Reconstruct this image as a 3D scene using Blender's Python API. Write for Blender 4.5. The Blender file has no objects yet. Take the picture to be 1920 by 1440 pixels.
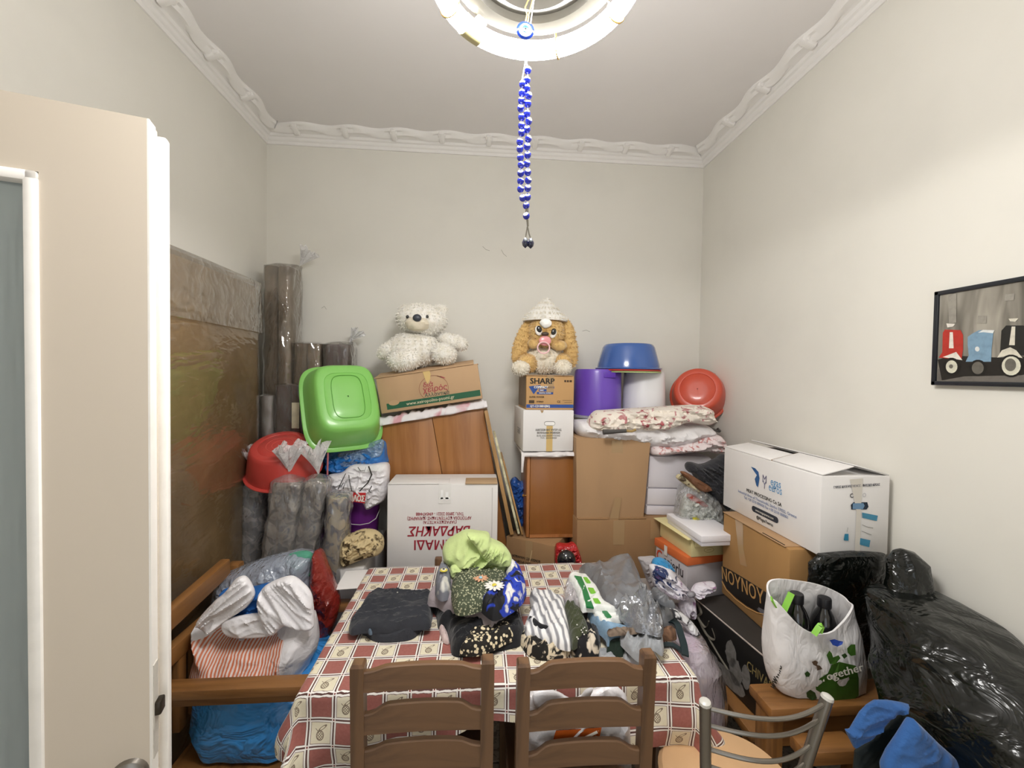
import bpy, bmesh, math, random
import numpy as np
from mathutils import Vector, Matrix, noise
from mathutils.geometry import delaunay_2d_cdt

scene = bpy.context.scene
COL = scene.collection
R = math.radians
# ------------------------------------------------------------------ camera
F, CX, CY, CAMZ = 790.0, 960.0, 720.0, 1.65
YAW, PITCH, ROLL = 0.078104, -0.023128, 0.015121
_fw = Vector((math.sin(YAW)*math.cos(PITCH), math.cos(YAW)*math.cos(PITCH), math.sin(PITCH)))
_r = Vector((math.cos(YAW), -math.sin(YAW), 0)); _u = _r.cross(_fw)
_c, _s = math.cos(ROLL), math.sin(ROLL)
CR, CU = _c*_r + _s*_u, -_s*_r + _c*_u
cam = bpy.data.cameras.new('camera'); cam.sensor_width = 36; cam.lens = 36*F/1920; cam.clip_start = .02
camo = bpy.data.objects.new('camera', cam); COL.objects.link(camo)
camo.matrix_world = Matrix(((CR.x, CU.x, -_fw.x, 0), (CR.y, CU.y, -_fw.y, 0), (CR.z, CU.z, -_fw.z, CAMZ), (0, 0, 0, 1)))
scene.camera = camo
# ------------------------------------------------------------------ world, exposure
w = bpy.data.worlds.new('world'); scene.world = w; w.use_nodes = True
w.node_tree.nodes['Background'].inputs[0].default_value = (.75, .8, .85, 1)
w.node_tree.nodes['Background'].inputs[1].default_value = .6
scene.view_settings.view_transform = 'Standard'; scene.view_settings.look = 'None'
scene.view_settings.gamma = 1; scene.view_settings.use_curve_mapping = False
scene.view_settings.exposure = 1.6
LAMP_STRENGTH = 62.0
# measured room
XL, XR, YB, YN, ZC = -1.299, 1.450, 2.69, -1.3, 3.10

# ------------------------------------------------------------------ measuring: a pixel of the photo -> a point in the room
def ray(x, y): return _fw + (x-CX)/F*CR - (y-CY)/F*CU
O_ = Vector((0, 0, CAMZ))
def PY(x, y, Y): d = ray(x, y); return O_ + d*(Y/d.y)
def PZ(x, y, Z): d = ray(x, y); return O_ + d*((Z-CAMZ)/d.z)
def PX(x, y, X): d = ray(x, y); return O_ + d*(X/d.x)
def PP(x, y, p, n): d = ray(x, y); return O_ + d*((p-O_).dot(n)/d.dot(n))

# ------------------------------------------------------------------ mesh building
def T(x, y, z): return Matrix.Translation((x, y, z))
def RX(a): return Matrix.Rotation(R(a), 4, 'X')
def RY(a): return Matrix.Rotation(R(a), 4, 'Y')
def RZ(a): return Matrix.Rotation(R(a), 4, 'Z')
class G:
    def __init__(s): s.v = []; s.f = []; s.uv = []
    def add(s, vs, fs, M=None, uv=None):
        n = len(s.v)
        s.v += [tuple(M @ Vector(p)) for p in vs] if M else [tuple(p) for p in vs]
        s.f += [tuple(i+n for i in f) for f in fs]
        s.uv += list(uv) if uv is not None else [(0, 0)]*len(vs)
        return s
    def box(s, x0, x1, y0, y1, z0, z1, M=None, b=0.0, seg=2):
        if b <= 0:
            vs = [(x, y, z) for x in (x0, x1) for y in (y0, y1) for z in (z0, z1)]
            return s.add(vs, [(0, 1, 3, 2), (4, 6, 7, 5), (0, 4, 5, 1), (2, 3, 7, 6), (0, 2, 6, 4), (1, 5, 7, 3)], M)
        bm = bmesh.new(); bmesh.ops.create_cube(bm, size=1)
        for v in bm.verts: v.co = ((x0+x1)/2+v.co.x*(x1-x0), (y0+y1)/2+v.co.y*(y1-y0), (z0+z1)/2+v.co.z*(z1-z0))
        bmesh.ops.bevel(bm, geom=bm.edges[:], offset=b, segments=seg, affect='EDGES', profile=.5)
        bm.verts.index_update()
        s.add([v.co[:] for v in bm.verts], [[v.index for v in f.verts] for f in bm.faces], M); bm.free(); return s
    def tube(s, pts, r, n=8, cap=True, M=None, closed=False, flat=1.0):
        pts = [Vector(p) for p in pts]; m = len(pts)
        rs = r if isinstance(r, (list, tuple)) else [r]*m
        vs, fs = [], []; prev = None
        for i, p in enumerate(pts):
            if closed: t = pts[(i+1) % m]-pts[i-1]
            else: t = pts[min(i+1, m-1)]-pts[max(i-1, 0)]
            t.normalize()
            if prev is None: a = t.orthogonal().normalized()
            else:
                a = prev - t*prev.dot(t)
                a = a.normalized() if a.length > 1e-6 else t.orthogonal().normalized()
            prev = a; b = t.cross(a)
            for k in range(n):
                q = 2*math.pi*k/n; vs.append(p + (a*math.cos(q) + b*math.sin(q)*flat)*rs[i])
        for i in range(m if closed else m-1):
            for k in range(n):
                k2 = (k+1) % n; j = (i+1) % m
                fs.append((i*n+k, i*n+k2, j*n+k2, j*n+k))
        if cap and not closed: fs += [tuple(range(n))[::-1], tuple(range((m-1)*n, m*n))]
        return s.add(vs, fs, M)
    def rings(s, rg, M=None, cap0=True, cap1=True, uv=None):
        n = len(rg[0]); vs = [p for r_ in rg for p in r_]; fs = []
        for i in range(len(rg)-1):
            for k in range(n):
                k2 = (k+1) % n; fs.append((i*n+k, i*n+k2, (i+1)*n+k2, (i+1)*n+k))
        if cap0: fs.append(tuple(range(n))[::-1])
        if cap1: fs.append(tuple(range((len(rg)-1)*n, len(rg)*n)))
        return s.add(vs, fs, M, uv)
    def loft(s, secs, n=40, e=2.0, M=None, cap0=True, cap1=True, wr=None):
        """secs: (cx, cy, z, half width, half depth[, exponent]); wr=(amp,freq,seed,zstretch)"""
        rg, uv = [], []
        for i, sc in enumerate(secs):
            cx, cy, z, a, b = sc[:5]; ee = sc[5] if len(sc) > 5 else e; ring = []
            for k in range(n):
                q = 2*math.pi*k/n; c, si = math.cos(q), math.sin(q)
                x = a*math.copysign(abs(c)**(2/ee), c); y = b*math.copysign(abs(si)**(2/ee), si)
                if wr:
                    am, fr, sd = wr[:3]; zs = wr[3] if len(wr) > 3 else 1.0
                    L = math.hypot(x, y) or 1
                    p3 = Vector(((cx+x)*fr+sd, (cy+y)*fr, z*fr*zs))
                    d = am*(1-2.2*abs(noise.noise(p3))) + am*.6*noise.noise(p3*2.3)
                    d *= min(1, L/(abs(am)*4+1e-9)); x += x/L*d; y += y/L*d
                ring.append((cx+x, cy+y, z)); uv.append((k/n, i/(len(secs)-1)))
            rg.append(ring)
        return s.rings(rg, M, cap0, cap1, uv)
    def lathe(s, prof, n=24, M=None, cap0=False, cap1=False):
        return s.rings([[(r*math.cos(2*math.pi*k/n), r*math.sin(2*math.pi*k/n), z) for k in range(n)] for r, z in prof], M, cap0, cap1)
    def ball(s, c, rx, ry=None, rz=None, n=16, M=None, wr=None):
        ry = ry or rx; rz = rz or rx; secs = []; m = max(6, n//2+1)
        for i in range(m+1):
            a = -math.pi/2+math.pi*i/m; q = max(math.cos(a), .02)
            secs.append((0, 0, rz*math.sin(a), rx*q, ry*q))
        MM = T(*c) if M is None else T(*c) @ M
        return s.loft(secs, n, 2.0, MM, wr=wr)
    def sheet(s, fn, nu, nv, M=None):
        vs = [fn(i/nu, j/nv) for i in range(nu+1) for j in range(nv+1)]
        fs = [(i*(nv+1)+j, (i+1)*(nv+1)+j, (i+1)*(nv+1)+j+1, i*(nv+1)+j+1) for i in range(nu) for j in range(nv)]
        return s.add(vs, fs, M, [(i/nu, j/nv) for i in range(nu+1) for j in range(nv+1)])

WLOC = {}
def obj(name, g, mat, parent=None, smooth=True, ang=40):
    V = np.array(g.v, dtype=float); lo, hi = V.min(0), V.max(0)
    base = np.array([(lo[0]+hi[0])/2, (lo[1]+hi[1])/2, lo[2]])
    me = bpy.data.meshes.new(name); me.from_pydata((V-base).tolist(), [], g.f)
    if any(u != (0, 0) for u in g.uv):
        ul = me.uv_layers.new(name='uv'); idx = np.empty(len(me.loops), dtype=np.int32); me.loops.foreach_get('vertex_index', idx)
        ul.data.foreach_set('uv', np.array(g.uv, dtype=np.float32)[idx].ravel())
    bm = bmesh.new(); bm.from_mesh(me); bmesh.ops.recalc_face_normals(bm, faces=bm.faces[:]); bm.to_mesh(me); bm.free()
    if smooth:
        me.polygons.foreach_set('use_smooth', [True]*len(me.polygons)); me.set_sharp_from_angle(angle=R(ang))
    for m in (mat if isinstance(mat, (list, tuple)) else [mat]): me.materials.append(m)
    o = bpy.data.objects.new(name, me); COL.objects.link(o)
    b = Vector(base)
    if parent is not None: o.parent = parent; o.location = b - WLOC[parent.name]
    else: o.location = b
    WLOC[o.name] = b
    return o
def tag(o, label, cat, group=None, kind=None):
    o['label'] = label; o['category'] = cat
    if group: o['group'] = group
    if kind: o['kind'] = kind
    return o
def thing(name, label, cat, loc, group=None):
    o = bpy.data.objects.new(name, None); COL.objects.link(o); o.location = loc; o.empty_display_size = .05
    WLOC[o.name] = Vector(loc)
    return tag(o, label, cat, group)
def solo(name, g, mat, label, cat, group=None, smooth=True, ang=40): return tag(obj(name, g, mat, None, smooth, ang), label, cat, group)
def struct(name, g, mat, parent=None, smooth=False):
    o = obj(name, g, mat, parent, smooth)
    if parent is None: o['kind'] = 'structure'
    return o
def copy_thing(root, delta, label=None, group=None):
    r = root.copy(); COL.objects.link(r); r.location = root.location + Vector(delta); WLOC[r.name] = Vector(r.location)
    if label: r['label'] = label
    if group: r['group'] = group
    for ch in root.children:
        c = ch.copy(); COL.objects.link(c); c.parent = r
        for g2 in ch.children: d = g2.copy(); COL.objects.link(d); d.parent = c
    return r

def spline(pts, n, closed=True):
    P = [np.array(p, float) for p in pts]; m = len(P); out = []
    cnt = m if closed else m-1
    L = [np.linalg.norm(P[(i+1) % m]-P[i]) for i in range(cnt)]; tot = sum(L)
    for i in range(cnt):
        p0, p1, p2, p3 = (P[(i-1) % m], P[i], P[(i+1) % m], P[(i+2) % m]) if closed else (P[max(i-1, 0)], P[i], P[i+1], P[min(i+2, m-1)])
        k = max(1, round(n*L[i]/tot))
        for j in range(k):
            t = j/k; out.append(.5*((2*p1)+(p2-p0)*t+(2*p0-5*p1+4*p2-p3)*t*t+(3*p1-p0-3*p2+p3)*t**3))
    if not closed: out.append(P[-1])
    return [tuple(o) for o in out]
def inside(P, poly):
    x, y = P[:, 0], P[:, 1]; ins = np.zeros(len(P), bool); n = len(poly)
    for i in range(n):
        x1, y1 = poly[i]; x2, y2 = poly[(i+1) % n]
        c = ((y1 > y) != (y2 > y)) & (x < (x2-x1)*(y-y1)/((y2-y1) or 1e-12)+x1); ins ^= c
    return ins
def dist(P, poly):
    best = np.full(len(P), 1e9); n = len(poly); Q = np.array(poly)
    for i in range(n):
        a = Q[i]; d = Q[(i+1) % n]-a; L = d@d or 1e-12
        t = np.clip(((P-a)@d)/L, 0, 1); best = np.minimum(best, np.hypot(*(P-a-t[:, None]*d).T))
    return best
def inflate(pts, to3, front, back, edge, wr=None, res=52, n=100, smooth=True, tilt=None):
    """a closed soft body from its outline: pts 2D (metres), to3(u,v,h); wr=(amp,freq,angle,stretch,seed)"""
    out = spline(pts, n) if smooth else [tuple(p) for p in pts]
    A = np.array(out); lo, hi = A.min(0), A.max(0); st = max(hi-lo)/res
    gx, gy = np.meshgrid(np.arange(lo[0]+st/2, hi[0], st), np.arange(lo[1]+st/2, hi[1], st))
    rng = np.random.RandomState(int(abs(lo[0]*1000)) % 9999)
    gp = np.stack([gx.ravel(), gy.ravel()], 1) + rng.uniform(-.25, .25, (gx.size, 2))*st
    gp = gp[inside(gp, out)]; gp = gp[dist(gp, out) > .45*st] if len(gp) else gp
    cen = A.mean(0); nb = len(out)
    ring = []
    for i in range(nb):
        t = A[(i+1) % nb]-A[i-1]; nn = np.array([-t[1], t[0]]); nn /= (np.linalg.norm(nn) or 1)
        for s_ in (1, -1): ring.append(A[i]+nn*s_*edge*.12)
    ring = np.array(ring); ring = ring[inside(ring, out)]; ring = ring[dist(ring, out) > edge*.08]
    allp = [Vector(p) for p in out]+[Vector(p) for p in ring]+[Vector(p) for p in gp]
    vs, es, fs, ov, oe, of = delaunay_2d_cdt(allp, [], [list(range(nb))], 1, 1e-5)
    V = np.array([v[:] for v in vs]); d = dist(V, out); isb = np.zeros(len(V), bool)
    isb[d < 1e-4] = True
    t = np.clip(d/edge, 0, 1); pr = np.sqrt(np.maximum(0, 1-(1-t)**2))
    g = G(); top, bot, uv = [], [], []
    for i, (u, v) in enumerate(V):
        h = front*pr[i]
        if wr:
            am, fr, an, stc, sd = wr; fr = fr*1.5; ca, sa = math.cos(R(an)), math.sin(R(an))
            a, b = (u*ca+v*sa)*fr/stc, (-u*sa+v*ca)*fr
            w0 = noise.noise(Vector((a*.6, b*.6, sd))); w1 = noise.noise(Vector((b*.6, a*.6, sd+3)))
            a, b = a+.5*w0, b+.5*w1
            r1 = max(0, 1-2.4*abs(noise.noise(Vector((a, b, sd+5)))))**1.6; r2 = max(0, 1-2.4*abs(noise.noise(Vector((a*2.3, b*2.3, sd+9)))))**1.6
            h += 1.9*am*(r1-.4 + .5*(r2-.4) + .5*w1)*min(1, d[i]/(edge*.5))
        if tilt: h += tilt(u, v)*min(1, d[i]/(edge*.5))
        top.append(to3(u, v, h)); uv.append(tuple((np.array([u, v])-lo)/np.maximum(hi-lo, 1e-6)))
    bi = {}
    nv = list(top); nuv = list(uv)
    for i, (u, v) in enumerate(V):
        if isb[i]: bi[i] = i
        else: bi[i] = len(nv); nv.append(to3(u, v, -back*pr[i])); nuv.append(uv[i])
    ff = [tuple(f) for f in fs]+[tuple(bi[k] for k in f[::-1]) for f in fs]
    return g.add(nv, ff, None, nuv)
def onY(Y):    # outline in pixels, standing in the plane y=Y, facing the camera
    return (lambda px: [(lambda p: (p.x, p.z))(PY(x, y, Y)) for x, y in px]), (lambda u, v, h: (u, Y-h, v))
def onZ(Z):    # outline in pixels lying on the plane z=Z
    return (lambda px: [(lambda p: (p.x, p.y))(PZ(x, y, Z)) for x, y in px]), (lambda u, v, h: (u, v, Z+h))
def standing(px, Y, front, back, edge, wr=None, res=52, n=100, smooth=True):
    a, b = onY(Y); return inflate(a(px), b, front, back, edge, wr, res, n, smooth)
def lying(px, Z, H, edge, wr=None, res=52, n=100, smooth=True, below=.0, tilt=None, zpix=None):
    a, _ = onZ(zpix if zpix else Z+H*.5); return inflate(a(px), lambda u, v, h: (u, v, Z+h), H, below, edge, wr, res, n, smooth, tilt)
def flatpoly(pts3, off=None):
    return G().add(pts3, [tuple(range(len(pts3)))])

def fuzz(parent, kids, n, L, mt, seed=1, name='fur'):
    """short pile on a plush toy: many tiny curved tufts joined into one part"""
    rn = random.Random(seed); pts = []
    for o in kids:
        me = o.data; off = WLOC[o.name]
        ar = [(p.area, p.center.copy(), p.normal.copy(), [me.vertices[i].co.copy() for i in p.vertices]) for p in me.polygons]
        tot = sum(a[0] for a in ar)
        for a, c, nn, vs in ar:
            k = a*n; k = int(k)+(rn.random() < k-int(k))
            for _ in range(k):
                w_ = [rn.random() for _ in vs]; s = sum(w_); q = sum((v*x for v, x in zip(vs, w_)), Vector())/s
                pts.append((q+off, nn))
    g = G(); vv, ff = [], []
    for q, nn in pts:
        d = (nn+Vector((rn.uniform(-.7, .7), rn.uniform(-.7, .7), rn.uniform(-.9, .4)))).normalized(); s = d.orthogonal().normalized(); s = Matrix.Rotation(rn.uniform(0, 6.28), 3, d) @ s
        l = L*rn.uniform(.6, 1.2); i = len(vv); w0 = L*.16
        vv += [q-s*w0-nn*.002, q+s*w0-nn*.002, q+d*l*.6+s*w0*.7, q+d*l*.6-s*w0*.7, q+d*l+Vector((0, 0, -l*.3))]
        ff += [(i, i+1, i+2, i+3), (i+3, i+2, i+4)]
    g.add(vv, ff); o = obj(name, g, mt, parent); o['kind'] = 'stuff'; return o
_fonts = {}
def text(body, size, M, bold=0.0, align='CENTER', shear=0.0, sx=1.0):
    """lettering as a flat mesh; M maps text x,y to the surface"""
    c = bpy.data.curves.new('t', 'FONT'); c.body = body; c.size = size; c.align_x = align; c.align_y = 'CENTER'; c.offset = 0; c.shear = shear
    c.resolution_u = 2
    o = bpy.data.objects.new('t', c); COL.objects.link(o)
    bpy.context.view_layer.update()
    me = bpy.data.meshes.new_from_object(o.evaluated_get(bpy.context.evaluated_depsgraph_get()))
    g = G()
    for dx, dy in (((0, 0),) if bold < .003 else ((-1, -.6), (1, -.6), (-1, .6), (1, .6))):
        k = bold*1.3*size; lz = .00015*len(g.v)/len(me.vertices)
        g.add([(v.co.x*sx+dx*k, v.co.y+dy*k, lz) for v in me.vertices], [tuple(p.vertices) for p in me.polygons], M)
    bpy.data.objects.remove(o); bpy.data.curves.remove(c); bpy.data.meshes.remove(me)
    return g
def fit(g, width, M):
    """scale lettering built at the origin to a width, then place it"""
    xs = [v[0] for v in g.v]; k = width/(max(xs)-min(xs)); c = (max(xs)+min(xs))/2
    return G().add([((v[0]-c)*k, v[1], v[2]) for v in g.v], g.f, M)
def face(o, x, y, off=.0015):
    """matrix: text x->x dir, y->y dir, at o, lifted off the surface along the normal"""
    x = Vector(x).normalized(); y = Vector(y).normalized(); n = x.cross(y).normalized(); y = n.cross(x); o = Vector(o)+n*off
    return Matrix(((x.x, y.x, n.x, o.x), (x.y, y.y, n.y, o.y), (x.z, y.z, n.z, o.z), (0, 0, 0, 1)))
def prints(parent, name, mat, *gs):
    g = G()
    for q in gs: g.add(q.v, q.f)
    return obj(name, g, mat, parent, False)
def rect(M, x0, x1, y0, y1): return G().add([(x0, y0, 0), (x1, y0, 0), (x1, y1, 0), (x0, y1, 0)], [(0, 1, 2, 3)], M)
def poly(M, pts): return G().add([(x, y, 0) for x, y in pts], [tuple(range(len(pts)))], M)
def disc(M, cx, cy, rx, ry=None, n=24): ry = ry or rx; return poly(M, [(cx+rx*math.cos(2*math.pi*k/n), cy+ry*math.sin(2*math.pi*k/n)) for k in range(n)])
def ringp(M, cx, cy, rx, ry, t, n=40, a0=0, a1=360):
    g = G(); vs = []; m = n+1
    for k in range(m):
        q = R(a0+(a1-a0)*k/n)
        for s_ in (1, 0): vs.append((cx+(rx-t*s_)*math.cos(q), cy+(ry-t*s_)*math.sin(q), 0))
    return g.add(vs, [(2*k, 2*k+1, 2*k+3, 2*k+2) for k in range(n)], M)

# ------------------------------------------------------------------ materials
def hx(h, k=1.0):
    h = h.lstrip('#'); c = [int(h[i:i+2], 16)/255 for i in (0, 2, 4)]
    return tuple(min(1, (x/12.92 if x <= .04045 else ((x+.055)/1.055)**2.4)*k) for x in c)+(1,)
def nd(nt, typ, ins=None, **pr):
    n = nt.nodes.new(typ)
    for k, v in pr.items(): setattr(n, k, v)
    for k, v in (ins or {}).items():
        s = n.inputs[k]
        if isinstance(v, bpy.types.NodeSocket): nt.links.new(v, s)
        else: s.default_value = v
    return n
def mth(nt, op, a, b=0.0, c=0.0): return nd(nt, 'ShaderNodeMath', {0: a, 1: b, 2: c}, operation=op).outputs[0]
def mix(nt, f, a, b, bl='MIX'): return nd(nt, 'ShaderNodeMix', {0: f, 6: a, 7: b}, data_type='RGBA', blend_type=bl).outputs[2]
def ramp(nt, f, stops, interp='LINEAR'):
    n = nd(nt, 'ShaderNodeValToRGB', {0: f}); cr = n.color_ramp; cr.interpolation = interp
    while len(cr.elements) < len(stops): cr.elements.new(.5)
    for e, (p, c) in zip(cr.elements, stops): e.position = p; e.color = c
    return n.outputs[0]
def mk(name):
    m = bpy.data.materials.new(name); m.use_nodes = True; nt = m.node_tree
    return m, nt, nt.nodes['Principled BSDF'], nt.nodes['Material Output']
def coords(nt, kind='Object', scale=(1, 1, 1), rot=(0, 0, 0)):
    c = nd(nt, 'ShaderNodeTexCoord').outputs[kind]
    return nd(nt, 'ShaderNodeMapping', {'Vector': c, 'Scale': scale, 'Rotation': rot}).outputs[0]
def nz(nt, v, scale, detail=3, rough=.55, dist=0, out=0): return nd(nt, 'ShaderNodeTexNoise', {'Vector': v, 'Scale': scale, 'Detail': detail, 'Roughness': rough, 'Distortion': dist}).outputs[out]
def bumpn(nt, h, strength, dist_=.01): return nd(nt, 'ShaderNodeBump', {'Height': h, 'Strength': strength, 'Distance': dist_}).outputs[0]
MATS = {}
def mat(name, col, rough=.6, metal=0, var=0.0, vs=6, bump=0.0, bs=60, bd=.004, coat=0, sheen=0, spec=.5, stretch=(1, 1, 1), sss=0, trans=0, dark=None, ridge=False):
    if name in MATS: return MATS[name]
    m, nt, b, o = mk(name); c = hx(col) if isinstance(col, str) else col
    b.inputs['Roughness'].default_value = rough; b.inputs['Metallic'].default_value = metal
    b.inputs['Specular IOR Level'].default_value = spec
    b.inputs['Coat Weight'].default_value = coat; b.inputs['Coat Roughness'].default_value = .12
    b.inputs['Sheen Weight'].default_value = sheen; b.inputs['Transmission Weight'].default_value = trans
    if sss: b.inputs['Subsurface Weight'].default_value = sss; b.inputs['Subsurface Scale'].default_value = .02
    v = coords(nt, 'Object', stretch)
    if var:
        d = hx(dark) if dark else tuple(x*(1-var) for x in c[:3])+(1,)
        l = tuple(min(1, x*(1+var*.35)) for x in c[:3])+(1,)
        nt.links.new(ramp(nt, nz(nt, v, vs, 4), [(.3, d), (.52, c), (.75, l)]), b.inputs['Base Color'])
    else: b.inputs['Base Color'].default_value = c
    if bump:
        h = nz(nt, v, bs, 4)
        if ridge: h = mth(nt, 'ABSOLUTE', mth(nt, 'SUBTRACT', h, .5))
        nt.links.new(bumpn(nt, h, bump, bd), b.inputs['Normal'])
    MATS[name] = m; return m
def card(name, col, var=.12):   # corrugated cardboard
    return mat(name, col, .85, var=var, vs=5, bump=.12, bs=90, bd=.002, stretch=(1, 1, .25))
def film(name, tint='#ffffff', dens=.25, rough=.12, bump=.5, bs=18, stretch=(1, 1, .5), gloss=1.0):
    """clear or milky plastic: mostly see-through, milky by dens, with a crinkled shine"""
    if name in MATS: return MATS[name]
    m, nt, b, o = mk(name); b.inputs['Base Color'].default_value = hx(tint); b.inputs['Roughness'].default_value = .4
    v = coords(nt, 'Object', stretch)
    h = mth(nt, 'ADD', mth(nt, 'ABSOLUTE', mth(nt, 'SUBTRACT', nz(nt, v, bs, 3, .5, .6), .5)), mth(nt, 'MULTIPLY', mth(nt, 'ABSOLUTE', mth(nt, 'SUBTRACT', nz(nt, v, bs*2.7, 2, .5, .4), .5)), .4))
    nr = bumpn(nt, h, bump, .03); nt.links.new(nr, b.inputs['Normal'])
    gl = nd(nt, 'ShaderNodeBsdfGlossy', {'Color': (1, 1, 1, 1), 'Roughness': rough, 'Normal': nr})
    tr = nd(nt, 'ShaderNodeBsdfTransparent'); fr = nd(nt, 'ShaderNodeFresnel', {'IOR': 1.5, 'Normal': nr}).outputs[0]
    m1 = nd(nt, 'ShaderNodeMixShader', {0: dens, 1: tr.outputs[0], 2: b.outputs[0]})
    m2 = nd(nt, 'ShaderNodeMixShader', {0: mth(nt, 'MINIMUM', mth(nt, 'MULTIPLY', fr, 1.6*gloss), .8), 1: m1.outputs[0], 2: gl.outputs[0]})
    nt.links.new(m2.outputs[0], o.inputs[0]); MATS[name] = m; return m
def wood(name, c1, c2, axis='x', rough=.45, scale=14, coat=.15):
    if name in MATS: return MATS[name]
    m, nt, b, o = mk(name); st = {'x': (.08, 1, 1), 'y': (1, .08, 1), 'z': (1, 1, .08)}[axis]
    v = coords(nt, 'Object', st); f = nz(nt, v, scale, 5, .6, .8)
    nt.links.new(ramp(nt, f, [(.3, hx(c2)), (.5, hx(c1)), (.72, hx(c1, 1.15))]), b.inputs['Base Color'])
    b.inputs['Roughness'].default_value = rough; b.inputs['Coat Weight'].default_value = coat; b.inputs['Coat Roughness'].default_value = .25
    nt.links.new(bumpn(nt, nz(nt, v, scale*4, 3), .08, .002), b.inputs['Normal']); MATS[name] = m; return m
def spots(name, c1, c2, scale=18, thr=.5, soft=.03, rough=.75, typ='noise', stretch=(1, 1, 1), coat=0, c3=None, thr3=.62, dist_=.8, bump=0, kind='Object'):
    """a two or three colour print: islands of c2 (and c3) on c1"""
    if name in MATS: return MATS[name]
    m, nt, b, o = mk(name); v = coords(nt, kind, stretch)
    if typ == 'noise': f = nz(nt, v, scale, 2.5, .5, dist_)
    elif typ == 'cells': f = nd(nt, 'ShaderNodeTexVoronoi', {'Vector': v, 'Scale': scale}, feature='F1').outputs['Distance']
    elif typ == 'edges': f = nd(nt, 'ShaderNodeTexVoronoi', {'Vector': v, 'Scale': scale}, feature='DISTANCE_TO_EDGE').outputs['Distance']
    elif typ == 'bands': f = mth(nt, 'ADD', mth(nt, 'MULTIPLY', nd(nt, 'ShaderNodeTexWave', {'Vector': v, 'Scale': scale, 'Distortion': dist_, 'Detail': 1.0, 'Detail Scale': 1.2}).outputs[1], 1.0), 0)
    st = [(max(0, thr-soft), hx(c1)), (min(1, thr+soft), hx(c2))]
    if c3: st += [(min(1, thr3), hx(c2)), (min(1, thr3+soft*2), hx(c3))]
    nt.links.new(ramp(nt, f, st), b.inputs['Base Color']); b.inputs['Roughness'].default_value = rough; b.inputs['Coat Weight'].default_value = coat
    b.inputs['Coat Roughness'].default_value = .15
    if bump: nt.links.new(bumpn(nt, nz(nt, v, scale*1.5, 3), bump, .01), b.inputs['Normal'])
    MATS[name] = m; return m
# ================================================================== the room
WALL = mat('wall_paint', '#e6e3da', .7, var=.04, vs=2.5, bump=.06, bs=220, bd=.001)
CEIL = mat('ceiling_paint', '#e9e5e3', .85, var=.03, vs=2)
CORN = mat('cornice_plaster', '#f2efec', .6)
th = .12
struct('wall_back', G().box(XL-th, XR+th, YB, YB+th, 0, ZC), WALL)
struct('wall_left', G().box(XL-th, XL, YN, YB, 0, ZC), WALL)
struct('wall_right', G().box(XR, XR+th, YN, YB, 0, ZC), WALL)
struct('ceiling', G().box(XL-th, XR+th, YN-th, YB+th, ZC, ZC+th), CEIL)
# unseen wall behind the camera, its doorway added to let in fill light
fw_ = G().box(XL-th, -.45, YN-th, YN, 0, ZC).box(.45, XR+th, YN-th, YN, 0, ZC).box(-.45, .45, YN-th, YN, 2.1, ZC)
struct('wall_front', fw_, WALL)
# floor of square terrazzo tiles, each its own piece
fl = struct('floor', G().box(XL-th, XR+th, YN-th, YB+th, -.1, -.008), mat('grout', '#8d877d', .9))
tile_m = spots('terrazzo', '#b9b0a2', '#8f8678', 60, .58, .05, .4, coat=.2)
tv = G().box(-.148, .148, -.148, .148, 0, .008, b=.002, seg=1); td = None
for i in range(9):
    for j in range(13):
        x, y = XL+.155+i*.3045, YN+.155+j*.305
        if td is None: td = obj('tile', tv, tile_m, fl, False); td.location = Vector((x, y, -.008))-WLOC['floor']
        else: t2 = td.copy(); COL.objects.link(t2); t2.location = Vector((x, y, -.008))-WLOC['floor']
# cornice: stepped moulding below, scrolling ribbon above with a clasp at every repeat
def cornice(name, a, b, inward, start, skip=1):
    a, b, inw = Vector(a), Vector(b), Vector(inward); L = (b-a).length; d = (b-a).normalized()
    low = [(0, -.082), (.008, -.082), (.012, -.074), (.012, -.066), (.02, -.062), (.024, -.054), (.024, -.046), (.034, -.042), (.04, -.03), (.052, -.026)]
    g = G(); ns = max(2, int(L/.012)); per = .285; vs = []
    for i in range(ns+1):
        s = L*i/ns; ph = 2*math.pi*(s-start)/per
        k = math.sin(ph); ring = list(low)
        o1 = .078+.010*k; o2 = .098+.012*math.sin(ph+.6)
        ring += [(o1-.016, -.032+.006*k), (o1, -.030), (o1+.010, -.018+.004*math.cos(ph)), (o2, -.014), (o2+.008, -.004), (o2+.008, .0)]
        for (o, z) in ring:
            m0 = min(1, s/.11); vs.append(a+d*min(max(s, o*.98), L-o*.98)+inw*o+Vector((0, 0, ZC+z)))
    n = len(low)+6
    g.add(vs, [(i*n+k, i*n+k+1, (i+1)*n+k+1, (i+1)*n+k) for i in range(ns) for k in range(n-1)])
    o = struct(name, g, CORN, None, True)
    s = start
    while s < L-.12:
        if s > .1:
            p = a+d*s+inw*.072+Vector((0, 0, ZC-.024)); ax = Matrix((( d.x, inw.x, 0, p.x), (d.y, inw.y, 0, p.y), (0, 0, 1, p.z), (0, 0, 0, 1)))
            c = G().box(-.016, .016, -.03, .042, -.016, .0225, ax @ RX(22), b=.008).box(-.022, .022, .012, .03, -.014, .017, ax @ RX(22), b=.005)
            obj('clasp', c, CORN, o)
        s += per
    return o
cornice('trim_1', (XL, YB, 0), (XR, YB, 0), (0, -1, 0), .2)
cornice('trim_2', (XL, YN, 0), (XL, YB, 0), (1, 0, 0), .21)
cornice('trim_3', (XR, YN, 0), (XR, YB, 0), (-1, 0, 0), .17)
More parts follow.
